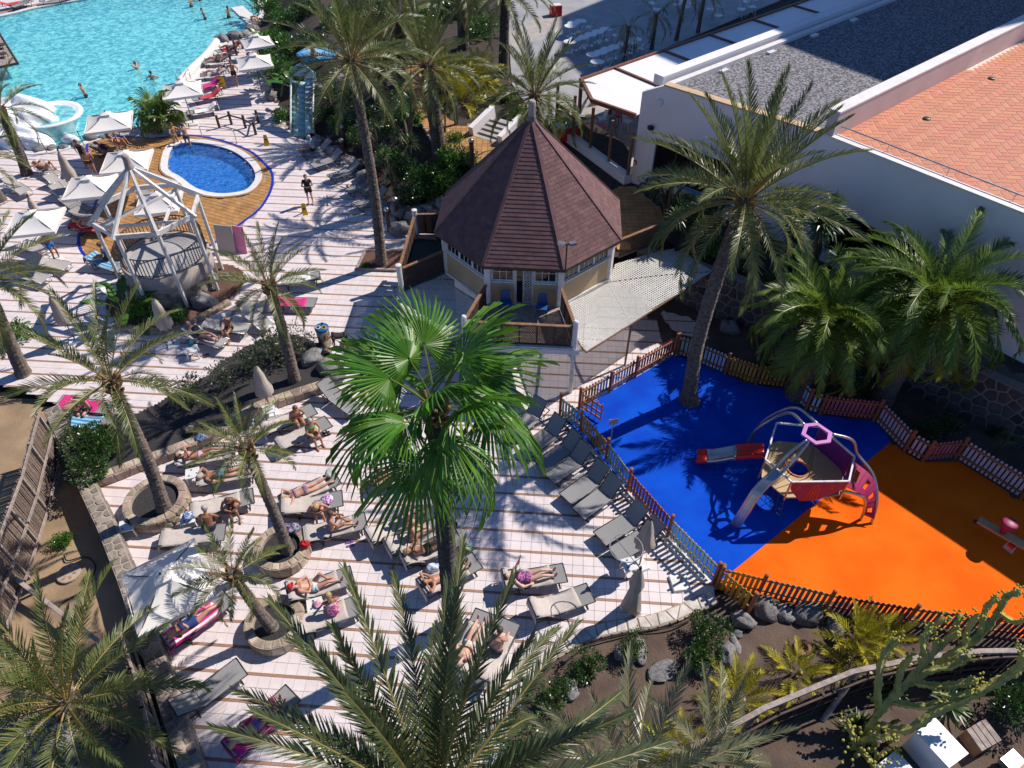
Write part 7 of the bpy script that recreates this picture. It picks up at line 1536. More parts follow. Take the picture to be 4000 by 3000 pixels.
def on_bed(key, along=.05, z=SEAT+.01): m, rz = POS[key]; return Vector((m.x+math.cos(rz)*along, m.y+math.sin(rz)*along, z)), rz
def lie(key, label, pose='back', along=-.22, **k): p, rz = on_bed(key, along); return person(label, pose, p, rz, **k)
def sit(key, label, along=.1, side=-1, off=.16, **k):
    m, rz = POS[key]; n = Vector((-math.sin(rz), math.cos(rz)))*side; p = Vector((m.x+math.cos(rz)*along+n.x*off, m.y+math.sin(rz)*along+n.y*off, SEAT+.01)); return person(label, 'sit', p, rz+side*math.pi/2, **k)
lie('T1', 'person in a pale flowered bikini on her back, holding a book up', skin='tan', hair='black', wear='bikini', wcol=(.45, .35, .55), wcol2=(.6, .2, .35), arms={'both': 'book'}, alpha=10)
lie('T2', 'person face down in blue striped trunks', 'front', skin='tan', hair='grey', wear='trunks', wcol=(.03, .10, .22), wcol2=(.10, .30, .35), arms={'L': 'fwd', 'R': None})
sit('T3', 'person in a black bikini sitting and leaning forward beside the large planter', .25, -1, skin='brown', hair='brown', wear='bikini', wcol=(.012, .012, .015), arms={'both': 'knee'}, lean=28, hairlen=.05)
sit('T4', 'bald tanned person in dark trunks sitting above the open umbrella', .45, 1, skin='brown', hair='grey', wear='trunks', wcol=(.01, .02, .06), arms={'both': 'knee'}, lean=22, fat=1.15)
lie('T5', 'person face down in a striped bikini, arms folded over the head', 'front', skin='pink', hair='blond', wear='bikini', wcol=(.30, .05, .12), wcol2=(.03, .20, .30), arms={'both': 'fwd'}, hairlen=.06)
sit('T6', 'person bending far forward over the knees beside the striped towel', .15, -1, skin='pink', hair='blond', wear='trunks', wcol=(.02, .06, .14), wcol2=(.2, .3, .4), arms={'both': 'knee'}, lean=42, fat=1.12)
lie('T7', 'person in a lilac bikini sitting up to read a white page', 'long', -.15, skin='tan', hair='brown', wear='bikini', wcol=(.40, .38, .55), arms={'both': 'book'}, lean=4, knee='L', hairlen=.06)
lie('T8b', 'blonde person with bare back sitting at the fan palm trunk, nearer one', 'long', -.2, skin='pink', hair='blond', wear='bikini', wcol=(.45, .22, .18), arms={'both': None}, lean=8, knee='L', hairlen=.12)
lie('T8', 'blonde person sitting just behind the other, facing the sun', 'long', .35, skin='pale', hair='blond', wear='bikini', wcol=(.4, .25, .22), arms={'both': 'belly'}, lean=0, hairlen=.04)
lie('T9', 'blonde person in a white top and black shorts holding a tablet', skin='tan', hair='blond', wear='shorts', wcol=(.012, .014, .02), arms={'both': 'book'}, alpha=30, hairlen=.05)
lie('T10', 'person in black shorts and sunglasses reclining behind the trunk', skin='tan', hair='black', wear='shorts', wcol=(.012, .015, .025), arms={'both': 'head'}, alpha=22)
lie('T11', 'person in a navy, pink and white swimsuit lying in full sun', skin='pale', hair='brown', wear='suit', wcol=(.012, .02, .14), wcol2=(.45, .10, .25), arms={'L': 'reach', 'R': None}, alpha=20, fat=1.1)
lie('T13', 'person in a red cap and pale blue trunks, one knee drawn up', skin='pink', hair='grey', wear='trunks', wcol=(.25, .5, .6), wcol2=(.5, .6, .62), arms={'both': 'belly'}, alpha=28, knee='L', hat=(.62, .012, .03), fat=1.12)
sit('T14', 'blonde person in a pink patterned top seen from behind', .15, 1, off=.0, skin='tan', hair='blond', wear='tankini', wcol=(.62, .03, .22), wcol2=(.7, .45, .55), arms={'both': 'knee'}, lean=10, hairlen=.14)
lie('T15', 'blonde person in a navy swimsuit on the striped towel under the umbrella', 'back', -.15, skin='pink', hair='blond', wear='suit', wcol=(.01, .03, .17), arms={'both': 'book'}, alpha=10, knee='L', hairlen=.04, fat=1.1)
lie('T17', 'pale person lying among the foreground fronds', skin='pale', hair='grey', wear='trunks', wcol=(.55, .55, .55), arms={'both': 'belly'}, alpha=18)
lie('T18', 'person with dark glasses sitting among the foreground fronds', 'long', -.1, skin='pink', hair='brown', wear='trunks', wcol=(.02, .02, .03), arms={'both': 'knee'}, lean=25, knee='both', fat=1.1)
sit('T19', 'grey haired person in a bright green bikini sitting on a sunbed edge', .2, -1, skin='tan', hair='grey', wear='bikini', wcol=(.03, .55, .08), arms={'both': 'knee'}, lean=12)
sit('T20', 'tanned person sitting with hands together beside the green bikini', .2, -1, skin='tan', hair='brown', wear='trunks', wcol=(.02, .02, .04), arms={'both': 'belly'}, lean=16, fat=1.12)
lie('T22', 'person face down in navy trunks behind the fan leaves', 'front', skin='tan', hair='brown', wear='trunks', wcol=(.012, .03, .12), arms={'both': 'fwd'})
lie('T23', 'person on a pink towel at the bottom behind the fronds', skin='pink', hair='blond', wear='bikini', wcol=(.3, .1, .4), arms={'both': None}, alpha=12)
lie('T25', 'person in a dark swimsuit reclining below the gazebo with a hand at the face', skin='pink', hair='brown', wear='suit', wcol=(.012, .016, .05), arms={'L': 'head', 'R': 'belly'}, alpha=30)
sit('T26', 'bare chested person sitting below the gazebo, grey cap', .2, -1, skin='tan', hair='grey', wear='trunks', wcol=(.03, .04, .08), arms={'both': 'knee'}, lean=6, hat=(.35, .35, .37))
sit('T30', 'person in black shorts sitting on the pink towel at the left wall', .15, -1, skin='pink', hair='brown', wear='shorts', wcol=(.015, .015, .02), arms={'both': 'belly'}, lean=14)
def stand(label, px, py, face, z=0, **k): c = gp(px, py, z); return person(label, k.pop('pose', 'stand'), Vector((c.x, c.y, z)), R(face), **k)
stand('person in a yellow cap and black clothes bending down by the waste bin', 1350, 1375, 195, pose='bend', skin='tan', hair='brown', wear='shirt', wcol=(.03, .02, .02), arms={'both': 'down'}, hat=(.5, .28, .03))
stand('person in a black shirt standing in front of the paddling pool', 1215, 795, -70, skin='pale', hair='brown', wear='shirt', wcol=(.015, .015, .018), arms={'both': 'belly'})
stand('person in dark shorts standing beside the yellow towel at the lagoon', 925, 335, -80, skin='tan', hair='brown', wear='shorts', wcol=(.012, .015, .03), arms={'L': None, 'R': None}, near=False)
stand('person with bare back standing on the ochre paving', 375, 690, -60, skin='tan', hair='brown', wear='trunks', wcol=(.02, .02, .04), arms={'both': 'belly'}, near=False)
stand('person in blue shorts standing under the left edge umbrella', 225, 1015, -20, skin='brown', hair='black', wear='shorts', wcol=(.02, .14, .45), arms={'both': None}, near=False)
stand('second person behind the bare backed one on the ochre paving', 345, 655, -100, skin='brown', hair='black', wear='suit', wcol=(.02, .01, .02), arms={'both': None}, near=False)
for lab, px, py, f, sk, hr, wc in (('bather sitting on the left of the paddling pool rim', 698, 585, -30, 'tan', 'brown', (.3, .25, .1)), ('bather sitting in the paddling pool, pale back to us', 745, 590, 120, 'pink', 'brown', (.05, .05, .1))):
    stand(lab, px, py, f, z=-.45, skin=sk, hair=hr, wear='trunks', wcol=wc, arms={'both': 'reach'}, near=False)
for i, (lab, px, py, f, z, sk) in enumerate((('swimmer standing at the steps end of the lagoon', 795, 40, 150, -.9, 'tan'), ('swimmer with outstretched arm near the lagoon steps', 760, 68, -10, -.95, 'tan'), ('swimmer below the lagoon steps, waist deep', 815, 118, 200, -.95, 'brown'), ('dark silhouetted swimmer nearest the lagoon rocks', 905, 110, -20, -.9, 'brown'), ('swimmer up to the chin near the shore umbrella', 562, 335, 160, -1.3, 'tan'), ('swimmer behind the shore umbrella edge', 618, 375, 100, -1.25, 'tan'), ('swimmer standing behind the white fall', 358, 425, 200, -.9, 'tan'), ('swimmer in the shadow at the far pool edge', 322, 15, 40, -1.1, 'brown'))):
    stand(lab, px, py, f, z=z, skin=sk, hair='brown', wear='trunks', wcol=(.02, .02, .05), arms={'both': 'reach' if i % 2 else 'fwd'}, near=False)
def lie_at(label, px, py, ang, pose='back', z=.36, **k): c = gp(px, py, z); return person(label, pose, c, R(ang), near=False, **k)
lie_at('sunbather on the sunbed under the shore rocks', 905, 190, 180, skin='brown', hair='brown', wear='trunks', wcol=(.05, .05, .2), alpha=25)
lie_at('sunbather in white on the lagoon sunbed beside the standing man', 845, 287, 190, skin='pink', hair='brown', wear='shorts', wcol=(.5, .5, .52), alpha=30)
lie_at('sunbather with arm up on the lagoon lip sunbed', 850, 236, 185, skin='tan', hair='brown', wear='trunks', wcol=(.03, .03, .05), alpha=25)
lie_at('reclining sunbather beside the closed umbrella near the lagoon', 185, 660, -15, skin='tan', hair='brown', wear='bikini', wcol=(.4, .3, .3), alpha=15, knee='both', arms={'both': 'head'})
lie_at('sunbather in navy on the dark sunbed at the ochre paving', 425, 590, -5, skin='brown', hair='black', wear='suit', wcol=(.01, .015, .06), alpha=30)
lie_at('sunbather behind the one in navy, knees up', 475, 565, -10, skin='tan', hair='brown', wear='bikini', wcol=(.1, .05, .1), alpha=30, knee='both')
lie_at('sunbather with pink towel left of the gazebo', 350, 885, 5, skin='pink', hair='brown', wear='bikini', wcol=(.3, .1, .1), alpha=20)
lie_at('sunbather seen through the gazebo beams', 660, 815, 170, 'front', .5, skin='pink', hair='brown', wear='trunks', wcol=(.4, .05, .05), arms={'both': 'fwd'})
lie_at('sunbather in the shade row wearing a pale blue hat', 1225, 585, 190, 'long', .36, skin='pink', hair='grey', wear='shirt', wcol=(.35, .5, .65), hat=(.2, .5, .65), arms={'both': 'belly'})
lie_at('person beside the gazebo post over the blue cloth', 425, 1010, 200, 'long', .40, skin='pink', hair='brown', wear='shirt', wcol=(.02, .05, .2), arms={'both': 'belly'})
# ================================================================== POOL FEATURES
# white artificial-rock fall with its basin
fc = gp(150, 520, 0); fall = thing('pool_fall', 'white artificial rock fall with a round overflowing bowl in the lagoon', 'pool fall', tuple(fc))
def fr_(px, py, z): return gp(px, py, z)
mb = MB()
for i, (px, py, z, rx, ry, rz) in enumerate(((70, 500, .35, 1.9, 1.4, 1.0), (125, 475, .5, 1.9, 1.3, 1.0), (60, 545, .2, 1.5, 1.1, .8), (150, 520, .35, 1.5, 1.2, .95), (110, 555, .1, 1.4, .9, .8), (40, 470, .4, 1.4, 1.2, .9), (150, 565, .0, 1.0, .7, .7))): c = fr_(px, py, 0); mb.blob((c.x, c.y, z), (rx, ry, rz), 600+i, 22, 14, .20)
o = mb.build('rock_body', M['foam'], fall, True); remesh(o, .07)
bc = fr_(215, 500, 0); mb = MB(); mb.lathe([(1.15, -.6), (1.35, .2), (1.75, .62), (1.95, .78), (1.92, .92), (1.70, .90), (1.45, .76), (.01, .74)], (bc.x, bc.y, 0), 40, cap=False); mb.build('bowl', M['foam'], fall, True)
mb = MB(); mb.lathe([(1.5, .80), (.01, .81)], (bc.x, bc.y, 0), 32, cap=False); mb.build('bowl_water', M['water'], fall)
mb = MB(); n = 40
for i in range(n):
    a0, a1 = -2.6+2.2*i/n, -2.6+2.2*(i+1)/n; mb.quad((bc.x+1.98*math.cos(a0), bc.y+1.98*math.sin(a0), .86), (bc.x+1.98*math.cos(a1), bc.y+1.98*math.sin(a1), .86), (bc.x+1.9*math.cos(a1), bc.y+1.9*math.sin(a1), -.1), (bc.x+1.9*math.cos(a0), bc.y+1.9*math.sin(a0), -.1))
mb.build('water_curtain', mat('falling_water', (.20, .55, .58), (.5, .75, .76), 3, .2), fall, True)
mb = MB(); mb.blob(tuple(fr_(275, 545, .05)), (.5, .35, .35), 620, 14, 9, .2); mb.build('foam', M['foam'], fall, True)
# rope railing along the shore
t = thing('rope_railing', 'thin metal rope railing in front of the white fall', 'railing', tuple(gp(110, 590))); pp = [gp(a, b) for a, b in [(100, 585), (185, 598), (330, 570), (450, 545), (570, 510)]]
for p in pp: mb = MB(); mb.tube([p, p+Vector((-.05, 0, .95))], .022, 6); mb.build('post', M['rail'], t)
for z in (.3, .6, .9): mb = MB(); mb.tube(smooth_open([p+Vector((-.04, 0, z)) for p in pp], 5), .010, 5); mb.build('rope', M['rail'], t)
# wooden deck on the left edge
t = thing('pool_deck_platform', 'weathered timber deck jutting over the lagoon at the left edge', 'deck', tuple(gp(0, 260, .8))); a, b = gp(-10, 115, .8), gp(72, 248, .8); d = (b-a).normalized(); n = Vector((-d.y, d.x, 0))*-1; L = (b-a).length
for i in range(int(L/.19)): p = a+d*((i+.5)*.19); q = p+n*5; mb = MB(); mb.beam(p, q, .175, .05); mb.build('deck_board', M['gwood'], t)
mb = MB(); mb.beam(a+Vector((0, 0, .02)), b+Vector((0, 0, .02)), .08, .16); mb.beam(b+Vector((0, 0, .01)), b+n*5+Vector((0, 0, .01)), .08, .16); mb.build('rim_board', M['dwood'], t)
p = b-d*1+n*1.2; mb = MB(); mb.lathe([(.3, -1.3), (.3, .7)], (p.x, p.y, 0), 12); mb.build('pillar', M['white'], t)
for i in range(2): c = gp(10+i*5, 190+i*35, .82); t2 = thing('stacked_chair', ('upper' if i == 0 else 'lower')+' folded wooden chair on the lagoon deck at the left edge', 'chair', tuple(c)); mb = MB(); mb.box((c.x, c.y, 1.1), (.5, .5, .06), .5); mb.build('seat', M['dwood'], t2); [MB() for _ in range(1)]; mb = MB(); [mb.beam((c.x+sx*.22, c.y+sy*.22, .82), (c.x+sx*.2, c.y+sy*.2, 1.1), .04, .04) for sx in (-1, 1) for sy in (-1, 1)]; mb.build('legs', M['dwood'], t2); mb = MB(); mb.box((c.x-.22, c.y+.1, 1.4), (.06, .5, .5), .5); mb.build('back', M['dwood'], t2)
# ladder rails at the lagoon lip, hand rail of the paddling pool
def arch_rail(label, a, b, h, name='pool_rail'):
    t = thing(name, label, 'railing', tuple(a)); mb = MB(); mb.tube(smooth_open([a, a+Vector((0, 0, h*.9)), a.lerp(b, .15)+Vector((0, 0, h)), a.lerp(b, .85)+Vector((0, 0, h)), b+Vector((0, 0, h*.9)), b], 4), .022, 6); mb.build('tube', M['metal'], t, True); mb = MB(); [mb.lathe([(.06, 0), (.05, .03)], tuple(p), 8) for p in (a, b)]; mb.build('flanges', M['metal'], t)
arch_rail('left curved ladder rail at the end of the white lagoon lip', gp(698, 330), gp(712, 312), .75); arch_rail('right curved ladder rail at the end of the white lagoon lip', gp(735, 330), gp(748, 312), .75)
arch_rail('long metal handrail beside the paddling pool', gp(795, 545), gp(925, 560), .85)
# turquoise children's slide on the slope
s0 = gp(1175, 345, 0); sl_ = thing('water_slide', 'pale turquoise children slide with ladder panel on the planted slope', 'slide', tuple(gp(1190, 540)))
foot = gp(1185, 535, .05); top = Vector((foot.x-.05, foot.y+2.6, 2.25)); turq = mat('slide_turquoise', (.33, .50, .52), (.22, .40, .44), 1.2, .5)
mb = MB(); rows = []; W = 1.45
for i in range(11):
    s = i/10; c = foot.lerp(top, s); c.z = .05+2.3*s**.85; half = W/2*(1-.0*s); e = Vector((.98, -.2, 0))
    rows.append([c-e*half+Vector((0, 0, .32)), c-e*half+Vector((0, 0, .02)), c+e*(half*.25)+Vector((0, 0, .0)), c+e*(half*.25)+Vector((0, 0, .25)), c+e*half+Vector((0, 0, .30))])
for r0, r1 in zip(rows, rows[1:]):
    for j in range(4): mb.quad(r0[j], r0[j+1], r1[j+1], r1[j])
b_ = mb.build('chute', turq, sl_, True); m_ = b_.modifiers.new('solid', 'SOLIDIFY'); m_.thickness = .06
mb = MB(); tp = rows[-1]; cpt_ = (tp[0]+tp[-1])/2; mb.add([tp[0], tp[-1], tp[-1]+Vector((0, .05, .35)), cpt_+Vector((.15, .1, .75)), cpt_+Vector((-.25, .1, .7)), tp[0]+Vector((0, .05, .3))], [(0, 1, 2, 3, 4, 5)]); q_ = mb.build('back_board', turq, sl_); q_.modifiers.new('solid', 'SOLIDIFY').thickness = .08
for i in range(5):
    r = rows[4+i]; mb = MB(); mb.beam(r[3].lerp(r[4], .1)+Vector((0, 0, .05)), r[3].lerp(r[4], .9)+Vector((0, 0, .05)), .10, .05); mb.build('step', M['wplastic'], sl_)
for j in (0, 4): mb = MB(); mb.tube([r[j]+Vector((0, 0, .04)) for r in rows], .06, 8); mb.build('side_lip', M['wplastic'], sl_, True)
# plunge tub with blue cover and figure
tb_ = gp(1255, 245, 1.6); t = thing('plunge_tub', 'hexagonal tub with bright blue cover on a stone base behind the slide', 'tub', (tb_.x, tb_.y, 1.0))
hx = [(tb_.x+1.35*math.cos(R(60*i+10)), tb_.y+1.35*math.sin(R(60*i+10))) for i in range(6)]; mb = MB(); mb.prism(hx, .9, 2.1); mb.build('stone_base', M['stone'], t)
hy = [(tb_.x+1.5*math.cos(R(60*i+10)), tb_.y+1.5*math.sin(R(60*i+10))) for i in range(6)]; mb = MB(); mb.prism(hy, 2.1, 2.3); mb.build('blue_rim', solid('tub_blue', (.06, .28, .62), .4), t)
mb = MB(); mb.prism([(tb_.x+(a-tb_.x)*.8, tb_.y+(b-tb_.y)*.8) for a, b in hy], 2.3, 2.33); mb.build('cover', mat('tub_cover', (.10, .38, .70), (.35, .58, .78), 2, .3), t)
c = gp(1228, 225, 2.3); t = thing('stone_figure', 'small weathered stone figure standing at the blue tub', 'statue', tuple(c)); mb = MB(); mb.lathe([(.20, 0), (.22, .25), (.17, .5), (.19, .68), (.10, .78)], tuple(c), 10); mb.build('torso', M['mortar'], t, True); mb = MB(); mb.blob((c.x, c.y, c.z+.88), (.13, .13, .15), 4, 10, 8, .1); mb.build('head', M['mortar'], t, True); mb = MB(); mb.box((c.x, c.y, c.z+.03), (.5, .5, .08)); mb.build('plinth', M['dmortar'], t)
# life ring by the steps
c = gp(995, 78, .9); t = thing('life_ring', 'orange life ring on a post by the lagoon steps', 'life ring', (c.x, c.y, 0)); n = 24; mb = MB(); mb.tube([(c.x+.28*math.cos(2*math.pi*i/n), c.y, c.z+.28*math.sin(2*math.pi*i/n)) for i in range(n+1)], .07, 8); mb.build('ring', solid('ring_orange', (.75, .30, .08)), t, True); mb = MB(); mb.tube([(c.x, c.y+.1, 0), (c.x, c.y+.1, 1.3)], .03, 6); mb.build('post', M['metal'], t)
# lagoon entry steps, pale, running into the water
t = thing('pool_steps', 'broad pale steps leading into the lagoon at its upper right', 'steps', tuple(gp(970, 60)))
for i in range(5):
    a, b = gp(925-i*22, 25+i*2, 0), gp(1000-i*22, 95+i*2, 0); mb = MB(); mb.beam((a.x, a.y, -.10-.16*i), (b.x, b.y, -.10-.16*i), 1.0, .18); mb.build('step', M['coping'], t)
# ================================================================== POSTS, RAILS, SIGNS
def bollard(label, px, py, z, h=1.0):
    c = gp(px, py, z); t = thing('garden_lamp', label, 'lamp', tuple(c), 0, 'timber garden lamps'); mb = MB(); mb.lathe([(.12, -.3), (.12, h), (.10, h+.02)], tuple(c), 10); mb.build('post', M['dwood'], t); mb = MB(); mb.lathe([(.14, h), (.15, h+.10), (.10, h+.16), (.02, h+.2)], tuple(c), 10); mb.build('lamp_head', M['metal'], t, True)
for a in (('timber garden lamp on the path beside the steps', 1783, 490, UP, 1.15), ('timber garden lamp nearest the pavilion roof edge', 1845, 650, UP, 1.3), ('timber lamp post left of the side deck railing', 1522, 900, 0, 1.15), ('second timber lamp post behind the side deck', 1552, 850, .2, 1.0), ('dark timber lamp on the planted slope by the slim palm', 1345, 550, .4, .8), ('lamp post at the shaded sunbed row', 1340, 590, .2, .6)): bollard(*a)
def log_fence(label, pts, z=0, h=.8):
    P = [gp(a, b, z) for a, b in pts]; t = thing('log_fence', label, 'fence', tuple(P[0]), 0, 'log fences')
    for p in P: mb = MB(); mb.lathe([(.09, -.2), (.085, h), (.06, h+.02)], tuple(p), 8); mb.build('post', M['dwood'], t)
    for a, b in zip(P, P[1:]): mb = MB(); mb.tube([a+Vector((0, 0, h*.72)), b+Vector((0, 0, h*.72))], .05, 7); mb.build('log_rail', M['dwood'], t)
log_fence('rustic log fence on the rocks right of the lagoon', [(858, 500), (905, 485), (960, 500), (1000, 525), (1010, 480)]); log_fence('rustic log fence at the rocks behind the side deck', [(1600, 860), (1640, 840), (1700, 860)], .3); log_fence('rustic posts by the shore rocks under the palms', [(900, 235), (925, 215), (950, 190)], 0, 1.0)
def floor_sign(label, px, py, rz):
    c = gp(px, py); t = thing('floor_sign', label, 'sign', tuple(c), 0, 'yellow floor signs'); ye = solid('sign_yellow', (.75, .42, .01), .5)
    for s in (-1, 1):
        d = Vector((math.cos(rz), math.sin(rz), 0)); n = Vector((-d.y, d.x, 0)); mb = MB(); a = c+n*(.16*s); b = c+Vector((0, 0, .62)); mb.add([a-d*.14, a+d*.14, b+d*.09, b-d*.09]+[v+n*(.015*s) for v in (a-d*.14, a+d*.14, b+d*.09, b-d*.09)], [(0, 1, 2, 3), (7, 6, 5, 4), (0, 4, 5, 1), (1, 5, 6, 2), (2, 6, 7, 3), (3, 7, 4, 0)]); pn = mb.build('panel', ye, t)
        mb = MB(); m0 = a.lerp(b, .55)+n*(.02*s); mb.beam(m0-d*.06, m0+d*.06, .006, .10); mb.build('warning_mark', solid('sign_black', (.02, .02, .02)), pn)
floor_sign('yellow folding floor sign in front of the person in black', 1192, 835, R(20)); floor_sign('yellow folding floor sign at the foot of the turquoise slide', 1043, 565, R(10))
c = gp(872, 345); t = thing('draped_towel', 'yellow towel hanging from a sunbed at the lagoon', 'towel', tuple(c)); mb = MB(); mb.add([(c.x-.22+.06*math.sin(j), c.y-.1+.05*math.sin(i*2+j), .75-.7*i/4) if 0 else (c.x-.25+.1*j, c.y+.04*math.sin(j*1.7+i), .8-.72*i/4) for i in range(5) for j in range(6)], [(i*6+j, i*6+j+1, (i+1)*6+j+1, (i+1)*6+j) for i in range(4) for j in range(5)]); mb.build('cloth', solid('towel_yellow', (.75, .48, .02), .9), t, True); mb = MB(); mb.tube([(c.x-.3, c.y, .8), (c.x+.3, c.y, .8)], .02, 6); mb.tube([(c.x-.3, c.y, 0), (c.x-.3, c.y, .8)], .02, 6); mb.build('rail', M['dwood'], t)
# boards at the gazebo
for lab, px, py, m, w_, h_ in (('leaning white board behind the short palm', 890, 985, M['sling2'], .9, 1.3), ('leaning pink float board behind the short palm', 945, 985, solid('float_pink', (.72, .25, .42), .5), .6, 1.25)):
    c = gp(px, py); t = thing('float_board', lab, 'board', tuple(c)); mb = MB(); mb.add([(c.x-w_/2, c.y, 0), (c.x+w_/2, c.y-.15, 0), (c.x+w_/2, c.y+.25, h_), (c.x-w_/2, c.y+.4, h_), (c.x-w_/2, c.y+.05, 0), (c.x+w_/2, c.y-.1, 0), (c.x+w_/2, c.y+.3, h_), (c.x-w_/2, c.y+.45, h_)], [(0, 1, 2, 3), (7, 6, 5, 4), (0, 4, 5, 1), (1, 5, 6, 2), (2, 6, 7, 3), (3, 7, 4, 0)]); mb.build('panel', m, t); mb = MB(); mb.beam((c.x, c.y+.2, 0), (c.x, c.y+.33, h_*.7), .04, .04); mb.build('prop', M['metal'], t)
# waste bin
c = gp(1272, 1345); t = thing('waste_bin', 'round steel waste bin with three openings in its blue lid', 'waste bin', tuple(c)); mb = MB(); mb.lathe([(.27, 0), (.27, .88)], tuple(c), 24); mb.build('drum', mat('bin_steel', (.55, .50, .45), (.35, .30, .26), 3, .3, metal=.8), t, True); mb = MB(); mb.lathe([(.29, .88), (.29, .94), (.25, .98), (.01, .985)], tuple(c), 24, cap=False); ld_ = mb.build('lid', solid('lid_blue', (.02, .12, .32), .4), t)
for i, m in enumerate((solid('hole_cyan', (.05, .3, .5)), M['wplastic'], solid('hole_yellow', (.6, .45, .1)))): a = R(90+120*i); q = (c.x+.14*math.cos(a), c.y+.14*math.sin(a), .985); mb = MB(); mb.lathe([(.105, 0), (.105, .02), (.08, .022), (.08, .004)], q, 16, cap=False); mb.build('opening_ring', m, ld_); mb = MB(); mb.lathe([(.08, .004), (.01, .004)], q, 14, cap=False); mb.build('opening', M['black'], ld_)
# side tables and belongings
def side_table(label, px, py, m=None, rz=.3):
    c = gp(px, py, .38); c.z = 0; t = thing('side_table', label, 'side table', tuple(c), 0, 'white side tables'); m = m or M['wplastic']; mb = MB(); mb.box((c.x, c.y, .40), (.46, .46, .035), rz); tp_ = mb.build('table_top', m, t)
    for sx in (-1, 1):
        for sy in (-1, 1): x, y = sx*.19, sy*.19; ca, sa = math.cos(rz), math.sin(rz); p = Vector((c.x+x*ca-y*sa, c.y+x*sa+y*ca, 0)); mb = MB(); mb.beam(p+Vector(((p.x-c.x)*.15, (p.y-c.y)*.15, 0)), p+Vector((0, 0, .38)), .04, .04); mb.build('leg', m, t)
    for i in range(3): mb = MB(); a = 2.1*i; mb.lathe([(.035, .419), (.01, .42)], (c.x+.15*math.cos(a), c.y+.15*math.sin(a), 0), 10, cap=False); mb.build('cup_hole', M['black'], tp_)
    return c
st1 = side_table('white side table at the head of the prone sunbather', 752, 1850); st2 = side_table('white side table with a bottle at the left wall', 495, 2055); st3 = side_table('white side table with a blue bag beside the large planter', 735, 2025); st4 = side_table('white side table with a pink cloth below the red cap', 1230, 2365); st5 = side_table('white side table at the feet of the gazebo kerb', 748, 1365); st6 = side_table('white side table in front of the bending person', 1320, 1375); st7 = side_table('white side table beside the umbrella at the closed canopy', 1048, 1600)
st8 = side_table('white side table at the foot of the wrapped umbrella', 2460, 2205)
def bag(label, c, r, m, sd, name='bag', cat='bag', strap=True, amp=.25):
    t = thing(name, label, cat, tuple(c)); mb = MB(); mb.blob((c.x, c.y, c.z+r[2]*.9), r, sd, 12, 8, amp); mb.build('pouch', m, t, True)
    if strap: mb = MB(); mb.tube(smooth_open([(c.x-r[0]*.6, c.y, c.z+r[2]*1.5), (c.x, c.y+r[1]*.3, c.z+r[2]*2.4), (c.x+r[0]*.6, c.y, c.z+r[2]*1.5)], 4), .012, 5); mb.build('strap', m, t)
cl = lambda n, a, b=None: mat(n, a, b or tuple(x*.6 for x in a), 14, .85, mixlo=.45, mixhi=.55, detail=1)
bag('red bag on the rim of the small planter', gp(1192, 2135, .45), (.17, .12, .14), cl('bag_red', (.6, .02, .03)), 1); bag('dark patterned clothes heap on the small planter', gp(1145, 2070, .4), (.28, .2, .12), cl('clothes_dark', (.04, .04, .09), (.35, .3, .4)), 2, 'clothes_heap', 'clothes', False)
bag('black bag beside the fan palm trunk', gp(1765, 2060), (.2, .16, .17), cl('bag_black', (.012, .012, .014)), 3); bag('yellow and green shopping bag on the tiles', gp(1825, 2150), (.22, .18, .13), cl('bag_green', (.35, .36, .10), (.05, .2, .22)), 4)
bag('blue and white bag on the side table by the large planter', gp(738, 2025, .42), (.17, .15, .14), cl('bag_blue', (.02, .12, .45), (.6, .65, .7)), 5); bag('crumpled blue cloth on the gravel bed edge', gp(785, 1715, .3), (.22, .2, .09), cl('cloth_blue', (.12, .18, .32), (.3, .35, .45)), 6, 'cloth', 'cloth', False)
bag('brown bag beside the striped towel', gp(715, 2415), (.2, .18, .14), cl('bag_brown', (.16, .10, .09)), 7); bag('blue bag at the gazebo sunbed', gp(745, 1345, .42), (.18, .15, .12), cl('bag_teal', (.02, .16, .24)), 8); bag('striped violet towel folded on the sunbed behind the bent man', gp(1280, 1955, .45), (.2, .2, .07), cl('cloth_violet', (.3, .05, .35), (.6, .55, .62)), 9, 'towel', 'towel', False)
bag('pink cloth on the white side table below the red cap', gp(1240, 2362, .42), (.14, .14, .03), cl('cloth_pink', (.65, .35, .45)), 10, 'cloth', 'cloth', False); bag('white towel heap beside the fan palm trunk', gp(1690, 2225), (.22, .16, .12), cl('towel_heap', (.65, .66, .7), (.3, .4, .6)), 11, 'towel', 'towel', False); bag('yellow bag and towel at the feet of the prone woman', gp(1290, 1850, .4), (.16, .22, .06), cl('cloth_yellow', (.55, .42, .2), (.3, .45, .6)), 12, 'towel', 'towel', False)
c = gp(1126, 2290); t = thing('water_bottle', 'dark bottle with blue cap standing beside the red cap sunbather', 'bottle', tuple(c)); mb = MB(); mb.lathe([(.045, 0), (.045, .2), (.02, .26), (.018, .3)], tuple(c), 10); mb.build('body', solid('bottle_dark', (.03, .05, .06), .15), t, True); mb = MB(); mb.lathe([(.022, .3), (.022, .33)], tuple(c), 8); mb.build('cap', solid('cap_blue', (.02, .2, .5)), t)
c = gp(505, 2045, .42); t = thing('water_bottle', 'dark bottle lying on the side table at the left wall', 'bottle', tuple(c)); mb = MB(); mb.lathe([(.04, 0), (.04, .2), (.018, .27)], tuple(c), 10); mb.build('body', M['black'], t, True); mb = MB(); mb.lathe([(.02, .27), (.02, .30)], tuple(c), 8); mb.build('cap', M['metal'], t)
